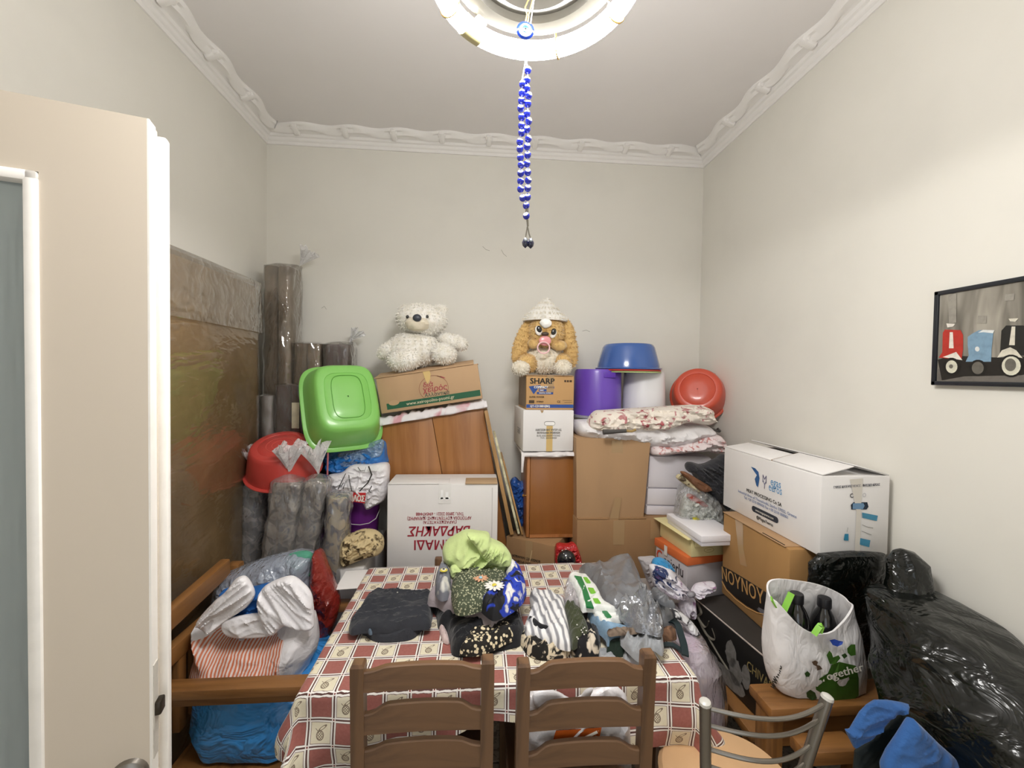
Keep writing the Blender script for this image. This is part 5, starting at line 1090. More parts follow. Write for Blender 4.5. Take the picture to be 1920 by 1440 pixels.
solo('garment', lying(Z5([(915, 735), (975, 640), (1100, 600), (1160, 640), (1420, 650), (1700, 700), (1735, 790), (1620, 900), (1530, 985), (1480, 960), (1320, 862), (1100, 812), (1010, 760)]), TT+.042, .06, .03, (.009, 18, 25, 2.5, 5), zpix=TT+.06), cot('mauve_grey_cotton', '#a79ca0', .2), 'mauve-grey garment draped in the middle of the heap over the black dress', 'garment')
geo = spots('blue_black_white_print', '#15161c', '#2340b8', 13, .46, .02, .7, c3='#eceae6', thr3=.58)
solo('blouse', lying(Z5([(1420, 760), (1500, 690), (1640, 560), (1650, 440), (1690, 395), (1800, 450), (1850, 560), (1845, 660), (1760, 760), (1640, 830), (1560, 862), (1500, 842)]), TT+.09, .06, .035, (.008, 18, 60, 2, 8), zpix=TT+.115), geo, 'blue, black and white patterned blouse on the right flank of the heap', 'blouse')
og = thing('top', 'olive dotted top with white daisies under the lime shirt', 'top', tuple(PZ(870, 1120, TT+.1)))
obj('cloth', lying(Z5([(1140, 545), (1180, 480), (1300, 440), (1640, 450), (1670, 560), (1580, 670), (1480, 720), (1330, 775), (1210, 782), (1160, 720)]), TT+.095, .05, .035, (.007, 16, 20, 2, 4), zpix=TT+.13), spots('olive_dots', '#b3b394', '#4a523e', 130, .36, .06, .85, 'cells'), og)
def flower(cx, cy, r, n, mtp, mtc, parent, z, rr=.42):
    c = PZ(620+cx*.198, 980+cy*.198, z)
    for k in range(n):
        a = 2*math.pi*k/n; obj('petal', G().ball((c.x+r*.62*math.cos(a), c.y+r*.62*math.sin(a), c.z-.002), r*rr, r*.16, .003, 10, M=RZ(math.degrees(a))), mtp, parent)
    obj('flower_centre', G().ball((c.x, c.y, c.z), r*.24, r*.24, .005, 10), mtc, parent)
wpet = mat('petal_white', '#f0eee6', .8); yc_ = mat('flower_yellow', '#d8c84a', .8)
flower(1550, 590, .036, 12, wpet, yc_, og, TT+.152); flower(1420, 520, .028, 10, mat('petal_peach', '#d8a684', .8), mat('petal_blue', '#9cc4d8', .8), og, TT+.153)
owl = thing('printed_shirt', 'grey shirt printed with a yellow-ringed eye on the left of the heap', 'shirt', tuple(PZ(830, 1090, TT+.1)))
obj('cloth', lying(Z5([(985, 530), (1005, 430), (1060, 350), (1110, 385), (1145, 470), (1135, 600), (1060, 640), (1000, 600)]), TT+.085, .06, .03, (.006, 22, 70, 2, 12), zpix=TT+.125), spots('owl_grey', '#80828c', '#d6d4cc', 12, .58, .05, .85, c3='#54607a', thr3=.7), owl)
ec = PZ(620+1070*.198, 980+450*.198, TT+.153)
for nm, r, mt, dz in (('eye_ring', .0145, yc_, 0), ('eye_white', .010, wpet, .0012), ('eye_pupil', .0055, INK, .0024)): obj(nm, G().lathe([(0, .003), (r*.8, .003), (r, 0)], 20, T(ec.x, ec.y, ec.z+dz)), mt, owl)
lime = mat('lime_jersey', '#cddf98', .9, var=.1, vs=10, bump=.4, bs=14, bd=.02, sheen=.2, ridge=True)
ls = thing('lime_shirt', 'lime green shirt crumpled on top of the central heap', 'shirt', tuple(PY(890, 1078, 1.68)))
obj('body_cloth', standing(Z5([(1060, 240), (1100, 180), (1180, 130), (1275, 85), (1400, 95), (1500, 112), (1525, 165), (1640, 222), (1712, 320), (1700, 405), (1640, 452), (1520, 432), (1400, 442), (1290, 472), (1150, 512), (1125, 400), (1070, 325)]), 1.72, .12, .12, .09, (.018, 12, 35, 2.6, 9), res=64, n=120), lime, ls)
obj('sleeve', standing(Z5([(1290, 100), (1480, 110), (1530, 180), (1650, 230), (1712, 320), (1690, 400), (1560, 400), (1440, 330), (1380, 230)]), 1.63, .045, .03, .04, (.012, 16, 60, 2.6, 3)), lime, ls)
obj('hem', standing(Z5([(1135, 420), (1200, 400), (1330, 420), (1290, 470), (1150, 512)]), 1.60, .03, .02, .025, (.006, 20, 20, 2.5, 13)), lime, ls)
# right of the heap
leo = spots('leopard_print', '#16130f', '#d9cbb0', 30, .52, .03, .85, dist_=1.4); leo2 = spots('large_leopard_print', '#17161a', '#ddd0bc', 16, .55, .03, .85, dist_=1.2)
solo('leopard_top', lying(Z6([(118, 850), (190, 800), (400, 850), (585, 925), (560, 1000), (500, 1022), (340, 1032), (210, 992), (150, 925)]), TT, .035, .03, (.006, 20, 20, 2, 4), zpix=TT+.015), leo, 'black and cream leopard-print top below the wavy striped blouse', 'top')
solo('patterned_top', lying(Z6([(600, 935), (640, 880), (700, 800), (740, 690), (800, 780), (865, 925), (840, 985), (760, 1000), (660, 985)]), TT, .055, .03, (.007, 18, 60, 2, 14), zpix=TT+.025), leo2, 'black top with large cream print beside the olive blouse', 'top')
wavy, nt, b, o = mk('wavy_stripes'); v = coords(nt, 'Object', (1, .5, 1), (0, 0, R(-10)))
f = nd(nt, 'ShaderNodeTexWave', {'Vector': v, 'Scale': 14.0, 'Distortion': 2.2, 'Detail': 1.0, 'Detail Scale': 2.0}).outputs[1]
nt.links.new(ramp(nt, f, [(.1, hx('#8f8f94')), (.4, hx('#c9c9cc')), (.62, hx('#f2f1f0'))]), b.inputs['Base Color']); b.inputs['Roughness'].default_value = .7
ws_ = thing('striped_blouse', 'white blouse with wavy grey stripes and a black slash on the table', 'blouse', tuple(PZ(1030, 1160, TT+.03)))
obj('cloth', lying(Z6([(215, 435), (300, 425), (420, 425), (530, 490), (540, 560), (575, 720), (597, 905), (540, 922), (380, 872), (190, 800), (160, 740), (190, 650), (225, 560)]), TT+.028, .035, .025, (.007, 15, 75, 2.6, 7), zpix=TT+.05), wavy, ws_)
obj('black_slash', lying(Z6([(205, 670), (260, 690), (330, 745), (440, 768), (430, 785), (330, 775), (250, 730)]), TT+.055, .012, .006), bl2, ws_)
ol = thing('olive_blouse', 'olive green blouse with sequins folded beside the striped blouse', 'blouse', tuple(PZ(1082, 1170, TT+.03)))
obj('cloth', lying(Z6([(530, 560), (620, 545), (685, 590), (730, 690), (760, 805), (690, 870), (605, 920), (580, 760), (545, 640)]), TT+.03, .038, .025, (.007, 20, 60, 2.4, 6), zpix=TT+.05), cot('olive_satin', '#40462c', .25), ol)
rq = random.Random(3)
for x, y in ((690, 760), (705, 780), (690, 795), (720, 770), (735, 800), (700, 815), (715, 835), (650, 860), (660, 875), (650, 745)): p = PZ(950+x*.2031, 1020+y*.2031, TT+.068); obj('sequin', G().ball(tuple(p), .0028, .0028, .002, 6), mat('sequin', '#e8e6e0', .2, coat=1), ol)
solo('black_garment', lying(Z6([(690, 590), (740, 600), (830, 720), (870, 850), (830, 900), (770, 800), (730, 680)]), TT, .045, .025, (.006, 20, 60, 2, 21), zpix=TT+.03), cot('grey_black_cotton', '#3c3c40', .3), 'dark grey garment tucked between the olive blouse and the light-blue edged cloth', 'garment')
solo('green_case', lying(Z6([(918, 880), (1075, 875), (1090, 985), (1000, 992), (920, 975)]), TT, .045, .012, None, smooth=False, zpix=TT+.02), cot('dark_green_felt', '#132a1e', .2), 'dark green case under the grey lining cloth on the table', 'case')
lin = cot('pale_grey_lining', '#a3a6aa', .15)
solo('grey_cloth', lying(Z6([(1040, 850), (1150, 830), (1280, 790), (1380, 800), (1445, 850), (1440, 975), (1350, 930), (1270, 980), (1225, 1035), (1120, 950)]), TT+.035, .035, .02, (.01, 14, 40, 2.5, 4), zpix=TT+.055), lin, 'pale grey lining cloth spilling over the dark green case', 'cloth')
solo('grey_strip', lying(Z6([(1075, 940), (1140, 950), (1230, 1040), (1210, 1090), (1140, 1090), (1085, 1080)]), TT, .02, .015, (.005, 25, 70, 2.5, 9)), lin, 'narrow pale grey cloth strip reaching the near edge of the table', 'cloth')
solo('grey_scarf', lying(Z6([(840, 985), (900, 975), (980, 1010), (1010, 1050), (930, 1060), (860, 1040)]), TT, .014, .012, (.004, 30, 20, 3, 19)), lin, 'crinkled grey scarf end lying left of the narrow grey strip', 'scarf')
lbl = thing('folded_cloth', 'folded cloth with a light blue border and brown print under the silver foil', 'cloth', tuple(PZ(1160, 1185, TT+.04)))
obj('fold', lying(Z6([(745, 600), (830, 620), (900, 735), (1100, 760), (1335, 775), (1320, 800), (1100, 820), (1000, 830), (935, 862), (905, 800), (800, 700)]), TT+.03, .05, .02, (.005, 22, 20, 3, 3), zpix=TT+.06), cot('light_blue_cotton', '#86a6c2', .15), lbl)
obj('printed_edge', lying(Z6([(935, 790), (1080, 775), (1290, 790), (1180, 815), (1020, 830), (950, 835)]), TT+.068, .014, .01, (.003, 30, 10, 2, 6)), spots('brown_print', '#8b7a6a', '#4a3a30', 30, .5, .1, .85), lbl)
solo('tan_cloth', lying(Z6([(1440, 770), (1560, 780), (1555, 810), (1440, 815)]), TT+.0, .04, .015, (.005, 30, 10, 2, 16), zpix=TT+.03), spots('tan_print', '#8d6a52', '#5a4234', 30, .5, .1, .85), 'rolled tan printed cloth end beside the black strap', 'cloth')
pkt = thing('packet', 'white packet with a green band and leaf marks leaning on the grey bag', 'packet', tuple(PZ(1120, 1130, TT+.05)))
PKT = Z6([(570, 290), (630, 255), (740, 290), (830, 380), (900, 510), (1010, 590), (880, 595), (740, 592), (690, 580), (640, 400)])
obj('sheet', lying(PKT, TT+.075, .022, .012, (.003, 14, 60, 3, 5), zpix=TT+.09), mat('packet_white', '#eef0ec', .4, coat=.2), pkt)
def ontop(pts, z, mt, nm, parent): ps = [PZ(950+x*.2031, 1020+y*.2031, z) for x, y in pts]; g = G().add([tuple(p) for p in ps]+[(p.x, p.y, p.z-.006) for p in ps], [tuple(range(len(ps)))]+[(i, (i+1) % len(ps), len(ps)+(i+1) % len(ps), len(ps)+i) for i in range(len(ps))]); return obj(nm, g, mt, parent, False)
gband = mat('packet_green', '#1f7a44', .4, coat=.2); lgr = mat('leaf_green', '#7cc23e', .4)
ontop([(625, 290), (690, 300), (735, 400), (775, 510), (805, 585), (735, 575), (690, 400)], TT+.1005, gband, 'green_band', pkt)
for pts in ([(705, 305), (740, 305), (775, 350), (740, 355)], [(750, 400), (800, 405), (822, 445), (775, 448)], [(795, 500), (840, 500), (868, 540), (820, 545)]): ontop(pts, TT+.1005, lgr, 'leaf_mark', pkt)
pk2 = thing('packet', 'second white and green packet below the first, half under the silver foil', 'packet', tuple(PZ(1130, 1150, TT+.05)))
obj('sheet', lying(Z6([(790, 600), (1000, 590), (1130, 640), (1100, 690), (1000, 700), (940, 740), (900, 722)]), TT+.062, .016, .012, (.003, 16, 20, 3, 8), zpix=TT+.075), mat('packet_white', '#eef0ec', .4), pk2)
ontop([(870, 600), (920, 610), (970, 670), (960, 685), (930, 685)], TT+.0815, gband, 'green_band', pk2)
solo('clear_wrapper', lying(Z6([(520, 420), (560, 300), (600, 290), (640, 400), (690, 560), (600, 540), (545, 520)]), TT+.03, .05, .03, (.008, 22, 60, 2, 15), zpix=TT+.06), film('wrapper_film', '#e4dfe4', .5), 'clear plastic wrapper bulging left of the white and green packet', 'wrapper')
silv = mat('silver_grey_foil', '#8f9196', .28, .35, var=.2, vs=6, bump=.5, bs=14, bd=.02, coat=.3, ridge=True)
solo('garment_bag', lying(Z6([(665, 130), (760, 150), (830, 145), (1030, 90), (1160, 80), (1230, 180), (1300, 330), (1450, 480), (1565, 570), (1440, 590), (1330, 570), (1100, 565), (1000, 560), (900, 510), (830, 380), (740, 250), (690, 190)]), TT+.0, .10, .06, (.007, 9, 60, 2.5, 4), zpix=TT+.085, res=44), silv, 'grey plastic garment bag spread over the right end of the table', 'bag')
solo('silver_foil', lying(Z6([(1010, 565), (1130, 505), (1235, 452), (1330, 490), (1400, 570), (1445, 650), (1435, 780), (1300, 765), (1180, 735), (1080, 665)]), TT+.075, .05, .04, (.022, 13, 80, 1.6, 7), zpix=TT+.10, res=50), mat('bright_foil', '#a9abb0', .16, .6, var=.25, vs=9, bump=.6, bs=22, bd=.02, ridge=True), 'crinkled shiny silver wrap gathered on top of the grey garment bag', 'wrap')
solo('grey_flap', lying(Z6([(1330, 420), (1420, 440), (1560, 565), (1450, 545), (1370, 490)]), TT+.10, .02, .015, (.004, 25, 30, 2, 3)), mat('dark_grey_plastic', '#66686c', .35), 'dark grey plastic flap beside the knotted floral bag', 'flap')
strap = mat('teal_black_strap', '#16292e', .6)
def ribbon(pts, w_, th2=.003):
    P3 = [Vector(p) for p in pts]; g = G(); rg = []
    for i, p in enumerate(P3):
        t = (P3[min(i+1, len(P3)-1)]-P3[max(i-1, 0)]).normalized(); s = t.cross(Vector((0, -.4, 1))).normalized(); n = s.cross(t)
        rg.append([p+s*w_+n*th2, p-s*w_+n*th2, p-s*w_-n*th2, p+s*w_-n*th2])
    return g.rings(rg)
sp = [PZ(950+x*.2031, 1020+y*.2031, z) for x, y, z in ((1440, 700, TT+.03), (1520, 705, TT+.035), (1575, 740, TT+.035), (1605, 830, TT+.022), (1635, 930, TT+.014), (1648, 1030, TT+.008))]
solo('strap', ribbon(spline([tuple(p) for p in sp], 24, False), .011), strap, 'broad black strap curling over the right edge of the table', 'strap')
sp = [PZ(950+x*.2031, 1020+y*.2031, TT+.008) for x, y in ((1440, 930), (1520, 930), (1590, 965), (1640, 1020))]
solo('strap', ribbon(spline([tuple(p) for p in sp], 20, False), .007), strap, 'thin black strap lying below the broad one near the table corner', 'strap')
# bag on the seat of the right ladder-back chair
cb_ = thing('carrier_bag', 'white carrier bag with an orange print behind the slats of the right-hand wooden chair', 'bag', tuple(PY(1085, 1430, 1.12)))
obj('sack', standing([(992, 1300), (1020, 1293), (1050, 1300), (1075, 1312), (1100, 1300), (1130, 1288), (1150, 1284), (1168, 1296), (1178, 1318), (1182, 1380), (1184, 1440), (1190, 1560), (1090, 1600), (985, 1560), (986, 1440), (988, 1360)], 1.125, .022, .022, .03, (.006, 14, 60, 2, 4)), wpl, cb_)
obj('handle', standing([(1085, 1318), (1096, 1295), (1112, 1290), (1106, 1306), (1098, 1322)], 1.10, .006, .006, .008), hp_, cb_); obj('handle', standing([(1000, 1300), (1040, 1296), (1062, 1318), (1010, 1330)], 1.10, .006, .006, .01), hp_, cb_)
orp = [PY(x, y, 1.0985) for x, y in ((1042, 1370), (1128, 1364), (1126, 1374), (1120, 1402), (1050, 1402), (1036, 1392))]
obj('orange_print', G().add(orp, [tuple(range(6))]), mat('print_orange', '#d0621f', .4), cb_, False)
obj('white_swoosh', G().tube([PY(x, y, 1.097) for x, y in ((1064, 1395), (1075, 1388), (1095, 1384), (1120, 1372))], .0035, 6, flat=.3), INKW, cb_); obj('red_print', disc(fm(PY(1085, 1397, 1.097), 0), 0, 0, .02, .012), mat('print_wine', '#8e2b2b', .4), cb_)
# ================================================================== right side pile
wy0 = 1.345; wz0 = PY(1541, 1043, wy0).z; wx0 = PY(1541, 895, wy0).x; wx1 = 1.425; wz1 = PY(1541, 893, wy0).z; wy1 = PX(1358, 850, wx0).y
zk1 = wz0-.004; kn_, kf_ = PZ(1497, 1030, zk1), PZ(1343, 960, zk1); xk = (kn_.x+kf_.x)/2; yk0, yk1 = kn_.y, kf_.y; BT = (PX(1343, 1110, xk).z+PX(1460, 1200, xk).z)/2-.004; zk0 = BT+.0045
bench = thing('low_bench', 'low wooden bench on the right, hidden under the black bottle carton', 'bench', (1.17, 1.63, 0))
obj('top', G().box(.955, 1.41, 1.36, 1.90, .385, .418, b=.005), piney, bench)
for x in (.99, 1.375):
    for y in (1.4, 1.86): obj('leg', G().box(x-.025, x+.025, y-.025, y+.025, 0, .385, b=.004), pinez, bench)
# black bottle carton
f0, f1 = PZ(1303, 1122, BT), PZ(1443, 1240, BT)
e = (f1-f0); e.normalize(); far = f0; LB = 1.345; near = f0+e*((LB-f0.y)/e.y); Lb = (near-far).length; side = Vector((-e.y, e.x, 0)); side = side if side.x > 0 else -side
MK = Matrix(((e.x, side.x, 0, far.x), (e.y, side.y, 0, far.y), (0, 0, 1, .42), (0, 0, 0, 1)))
kb = thing('carton', 'black bottle carton with a grey crest under the kraft milk carton', 'carton', tuple(MK @ Vector((Lb/2, .2, 0))))
blkc = mat('black_card', '#1d1c1b', .45, var=.2, vs=8); HB = BT-.42
obj('body', G().box(0, Lb, 0, .38, 0, HB, MK, b=.003), blkc, kb)
obj('lid', G().box(.004, Lb-.004, .003, .376, HB, HB+.003, MK), mat('dark_grey_card', '#393634', .6, var=.15, vs=6), kb)
obj('worn_edge', G().box(0, Lb, -.0012, .003, HB-.002, HB+.0015, MK), mat('worn_white', '#c9beb4', .9, var=.3, vs=30), kb)
FK = MK @ face((0, 0, 0), (1, 0, 0), (0, 0, 1), .0016)
gold2 = mat('ink_gold', '#b3a06a', .4, .3); silv2 = spots('ink_silver', '#6f6c68', '#8d8a86', 40, .5, .2, .5)
prints(kb, 'lettering', gold2, text('CHIVAS', .05, FK @ T(Lb*.84, HB*.66, 0), .004, sx=.7)); prints(kb, 'small_lettering', gold2, text('REGAL', .036, FK @ T(Lb*.88, HB*.40, 0), .004, sx=.7))
def blobpoly(cx, cy, rx, ry, sd, n=26): return [(cx+rx*(1+.28*noise.noise(Vector((k*.9, sd, 0))))*math.cos(2*math.pi*k/n), cy+ry*(1+.28*noise.noise(Vector((k*.9, sd, 3))))*math.sin(2*math.pi*k/n)) for k in range(n)]
prints(kb, 'crest', silv2, poly(FK, blobpoly(Lb*.52, HB*.60, .030, .05, 2)), poly(FK, blobpoly(Lb*.58, HB*.38, .035, .05, 5)), poly(FK, blobpoly(Lb*.70, HB*.45, .022, .045, 8)), poly(FK, blobpoly(Lb*.50, HB*.17, .09, .035, 9)))
prints(kb, 'scroll', mat('ink_pewter', '#7a7468', .5), *[G().tube([FK @ Vector((x, y, 0)) for x, y in spline(pts, 20, False)], r_, 6, flat=.2) for pts, r_ in (([(.02, HB*.97), (.05, HB*.85), (.03, HB*.72), (.08, HB*.66), (.1, HB*.82)], .007), ([(.03, HB*.7), (.09, HB*.55), (.14, HB*.6), (.12, HB*.74)], .006), ([(.1, HB*.52), (.17, HB*.38), (.22, HB*.3)], .004))])
# kraft milk carton
mk_ = thing('carton', 'kraft carton with tan letters on a black panel under the big white carton', 'carton', (1.21, 1.66, zk0))
obj('body', G().box(xk, 1.40, yk0, yk1, zk0, zk1, b=.008), card('kraft_milk', '#ab8250', .1), mk_)
FN = lm((xk, 0, 0)); toL = lambda y, z: (-y, z)
def nl(x): return FN @ T(x[0], x[1], 0)
ty1, ty0 = PX(1352, 1070, xk).y, PX(1441, 1185, xk).y; pn_ = PX(1466, 1195, xk).y; zc2 = (PX(1352, 1075, xk).z+PX(1438, 1165, xk).z)/2; yc2 = (yk1+pn_)/2
def kp3(x, y, d=.0015): q_3 = PX(x, y, xk-d); q_3.y = min(q_3.y, yk1-.006); return q_3
pan = [(1344, 1053), (1370, 1069), (1400, 1087), (1425, 1103), (1446, 1117), (1438, 1123), (1435, 1151), (1420, 1147), (1400, 1136), (1380, 1121), (1362, 1103), (1349, 1082), (1345, 1068)]
obj('black_panel', G().add([kp3(*q) for q in pan], [tuple(range(len(pan)))]), mat('panel_black', '#1c1712', .5), mk_, False)
la, lb4 = kp3(1350, 1072), kp3(1433, 1124); lc_ = (la+lb4)/2
prints(mk_, 'panel_lettering', mat('kraft_letters', '#c79a5e', .6), fit(text('ΝΟΥΝΟΥ', .075, Matrix(), .008), (la.y-lb4.y), face((xk-.0025, lc_.y, lc_.z), (0, lb4.y-la.y, lb4.z-la.z), FZ, 0)))
prints(mk_, 'panel_border', mat('kraft_letters', '#c79a5e', .6), G().tube([kp3(x, y, .0022) for x, y in ((1349, 1086), (1362, 1106), (1380, 1124), (1400, 1139), (1420, 1149), (1434, 1152))], .0016, 5, flat=.3))
obj('tape', G().add([*[(xk-.0012, yk1-.09-dy_, zk1-dz_) for dy_, dz_ in ((0, 0), (.055, 0), (.062, .10), (.09, .17), (.045, .18), (.025, .11))]], [(0, 1, 2, 5), (2, 3, 4, 5)]), tape_c, mk_)
obj('flap', G().box(xk-.004, xk+.16, yk0+.02, yk1-.003, zk1, zk1+.003, b=.001), kraft, mk_)
obj('flap_gap', G().box(xk+.002, xk+.006, yk0+.03, yk0+.15, zk1+.0005, zk1+.0045), seam, mk_)
obj('ink_smudge', poly(FN, blobpoly(-yk0-.1, .735, .06, .014, 3)), mat('smudge_grey', '#7d7a80', .8), mk_)
# big white meat carton
bwm = thing('carton', 'big white carton with blue print, topmost of the stack by the right wall', 'carton', ((wx0+wx1)/2, (wy0+wy1)/2, wz0))
obj('body', G().box(wx0, wx1, wy0, wy1, wz0, wz1, b=.004), whitec, bwm)
ymid = wy0+.26
obj('flap', G().box(wx0+.002, wx0+.12, ymid, wy1-.002, wz1, wz1+.004, T(wx0, 0, wz1) @ RY(-9) @ T(-wx0, 0, -wz1), b=.001), whitec, bwm)
obj('flap', G().box(wx0+.006, wx0+.125, wy0+.003, ymid-.004, wz1, wz1+.004, T(wx0, 0, wz1) @ RY(-14) @ T(-wx0, 0, -wz1), b=.001), whitec, bwm)
obj('flap', G().box(wx1-.125, wx1-.002, wy0+.003, wy1-.003, wz1, wz1+.004, T(wx1, 0, wz1) @ RY(15) @ T(-wx1, 0, -wz1), b=.001), whitec, bwm)
obj('inner_flap', G().box(wx0+.004, wx1-.004, wy0+.004, wy0+.12, wz1-.012, wz1-.009), whitec, bwm)
obj('raw_edge', G().box(wx0+.005, wx0+.122, ymid-.008, ymid-.004, wz1, wz1+.004, T(wx0, 0, wz1) @ RY(-14) @ T(-wx0, 0, -wz1)), kraft2, bwm)
FL = lm((wx0, 0, 0)); HH = wz1-wz0
def lp2(px, py): p = PX(px, py, wx0); return FL @ T(-p.y, p.z, 0)
prints(bwm, 'brand_lettering', INKLB, text('egas', .046, lp2(1455, 906), .002, sx=.75), text('eeros', .046, lp2(1454, 917), .002, sx=.72)); prints(bwm, 'brand_initials', mat('ink_mauve', '#6d6a86', .7), text('M', .046, lp2(1434, 899), .002, sx=.8), text('Y', .046, lp2(1434, 910), .002, sx=.8))
hb_ = [(1408, 875), (1416, 878), (1422, 885), (1424, 897), (1421, 914), (1418, 910), (1415, 898), (1419, 891), (1414, 884)]
ps_ = [PX(x, y, wx0-.0016) for x, y in hb_]; obj('head_logo', G().add(ps_, [tuple(range(len(ps_)))]), mat('ink_navy_blue', '#2f5f96', .6, var=.4, vs=60), bwm, False)
prints(bwm, 'company_lettering', INK, text('MEAT PROCESSING Co SA', .0195, lp2(1431, 932), .012, sx=.95)); prints(bwm, 'address_lines', mat('ink_pale_blue', '#8f9cc0', .7), text('Industrial Area of Thessaloniki, Sindos 57022, Greece', .0165, lp2(1434, 942.5), .008, sx=.98), text('Tel. +30 2310 000000 Fax +30 2310 000001', .0165, lp2(1434, 950), .008, sx=.9))
prints(bwm, 'dark_pill', mat('ink_slate', '#2f3540', .6), *[poly(lp2(1434, 964), [(-.0 + sx_*.068+.0125*math.cos(R(a_)), .0125*math.sin(R(a_))) for sx_, rg_ in ((1, range(-90, 91, 30)), (-1, range(90, 271, 30))) for a_ in rg_])])
prints(bwm, 'pill_lettering', INKW, text('www.megasyeeros.com', .0135, lp2(1434, 964) @ T(0, 0, .001), .004, sx=.85)); prints(bwm, 'tag_lettering', INK, text('@MegasYeeros', .0185, lp2(1434, 977), .012, sx=.85))
def fp(px, py, o=.0016): return fm(PY(px, py, wy0), o)
prints(bwm, 'end_lettering', mat('ink_dim', '#6a6a74', .7), text('ΓΥΡΟΣ ΚΑΤΕΨΥΓΜΕΝΟΣ - ΦΡΕΣΚΟ ΚΡΕΑΣ', .0115, fp(1606, 911) @ RZ(3), .01, sx=.72)); prints(bwm, 'end_symbols', INK, ringp(fp(1597, 929), 0, 0, .0075, .0075, .0026, 20, 30, 320), poly(fp(1608, 927), [(-.005, -.008), (.004, -.006), (.006, .007), (-.002, .009), (-.006, .004)]))
prints(bwm, 'end_symbol_pale', mat('ink_pale', '#b4b2b8', .7), ringp(fp(1620, 928), 0, 0, .006, .007, .0014, 16))
obj('handle_hole', poly(fp(1611, 948), [(-.030, -.013), (.026, -.0135), (.033, -.004), (.028, .012), (-.022, .0125), (-.032, .004)]), mat('hole_dark', '#1f2c3c', .8), bwm); obj('hole_contents', poly(fp(1609, 948, .0022), [(-.022, -.011), (.016, -.012), (.022, .0), (.017, .009), (-.022, .009)]), mat('blue_contents', '#6f93b4', .7), bwm)
teal = mat('teal_tape', '#2f88ac', .3, coat=.4, var=.25, vs=30)
for pts in ([(1616.5, 961), (1646, 967), (1644, 977), (1617, 971)], [(1613, 1009), (1632, 1013), (1630, 1026), (1612, 1021)], [(1584, 1001), (1591, 1001), (1591, 1014), (1582, 1013)]):
    a_ = [PY(x, y, wy0-.0022) for x, y in pts]; obj('teal_tape', G().add(a_, [tuple(range(len(a_)))]), teal, bwm, False)
a_ = [PY(x, y, wy0-.0018) for x, y in ((1594, 899), (1618, 897), (1614, 960), (1613, 1041), (1602, 1042), (1606, 960))]; obj('clear_tape', G().add(a_, [(0, 1, 2, 5), (5, 2, 3, 4)]), mat('dull_tape', '#d9d3c9', .25, coat=.4), bwm, False)
prints(bwm, 'tape_streaks', INKGR, *[G().tube([PY(x, y, wy0-.002) for x, y in pts], .0009, 5, flat=.3) for pts in ([(1617, 984), (1626, 988), (1637, 990)], [(1616, 996), (1624, 999), (1634, 1003)], [(1590, 989), (1588, 998)])])

# ------------------------------------------------------------------ boxes between table and wall
YS_ = yk1+.035; zt_s = PY(1289, 1060, YS_).z; zb_s = zt_s-.165
gc2 = thing('carton', 'tall grey carton right of the table, under the orange shoebox', 'carton', (.85, 2.0, 0))
obj('body', G().box(.70, 1.06, YS_-.015, 2.085, 0, zb_s-.001, b=.004), card('grey_card', '#b9b5b4', .06), gc2)
def skew(zt, zb, pn, pf, wd, name, label, cat, mt, nm='body'):
    """box from its near and far top-left corners seen in the photo, top at zt"""
    N, Fp = PZ(*pn, zt), PZ(*pf, zt); ee = (Fp-N); Ln = ee.length; ee.normalize(); ss = Vector((ee.y, -ee.x, 0))
    M = Matrix(((ss.x, ee.x, 0, N.x), (ss.y, ee.y, 0, N.y), (0, 0, 1, zb), (0, 0, 0, 1)))
    t = thing(name, label, cat, tuple(M @ Vector((wd/2, Ln/2, 0))))
    obj(nm, G().box(0, wd, 0, Ln, 0, zt-zb, M, b=.0025), mt, t)
    return t, M, Ln
sh, MSh, Ls = skew(zt_s, zb_s, (1289, 1060), (1230, 1022), .22, 'shoebox', 'grey shoebox with an orange lid under the yellow box', 'shoebox', mat('shoebox_grey', '#cbc6ca', .6, var=.05))
org = mat('orange_card', '#de7440', .5, var=.06)
obj('lid', G().box(-.006, .226, -.006, Ls+.006, .164, .203, MSh, b=.003), org, sh)
FSh = MSh @ face((0, Ls, 0), (0, -1, 0), FZ, .0016)
prints(sh, 'lettering', mat('ink_charcoal', '#3a3638', .6), text('anierlu', .078, FSh @ T(Ls*.60, .118, 0), .004, sx=.68)); prints(sh, 'initial', mat('ink_orange_red', '#cf4a2c', .6), text('C', .085, FSh @ T(Ls*.13, .12, 0), .01, sx=.8))
obj('tape', rect(MSh @ face((-.006, Ls, 0), (0, -1, 0), FZ, .0014), Ls*.32, Ls*.42, .15, .198), tape_w, sh)
zs = zb_s+.2035
yb_, MY, Ly = skew(zs+.085, zs, (1297, 1011), (1238, 974), .2, 'yellow_box', 'pale yellow cardboard box with an open lid on the orange shoebox', 'box', mat('yellow_card', '#dcd09a', .7, var=.06))
yl_ = mat('yellow_card', '#dcd09a'); obj('lid', G().box(-.028, .205, -.012, Ly+.02, .086, .089, MY @ RY(0), b=.001), mat('yellow_lid', '#e8dda6', .7), yb_)
obj('lid_flap', G().box(.012, .205, -.008, -.004, .05, .086, MY, b=.001), mat('yellow_lid', '#e8dda6'), yb_)
prints(yb_, 'stamp', mat('ink_olive', '#a08f58', .7), ringp(MY @ face((.09, 0, .03), FX, FZ, .0016), 0, 0, .026, .012, .0016), rect(MY @ face((.09, 0, .03), FX, FZ, .0016), -.012, .012, -.0008, .0008))
zw = zs+.0895
wbx, MWx, Lx = skew(zw+.045, zw, (1316, 1006), (1252, 964), .18, 'flat_box', 'flat white box on top of the pale yellow box', 'box', mat('box_white', '#e6e4ea', .5))
obj('lid', G().box(-.004, .184, -.004, Lx+.004, .02, .048, MWx, b=.002), mat('box_lid_white', '#f0eef2', .5), wbx)
zq = zw+.048
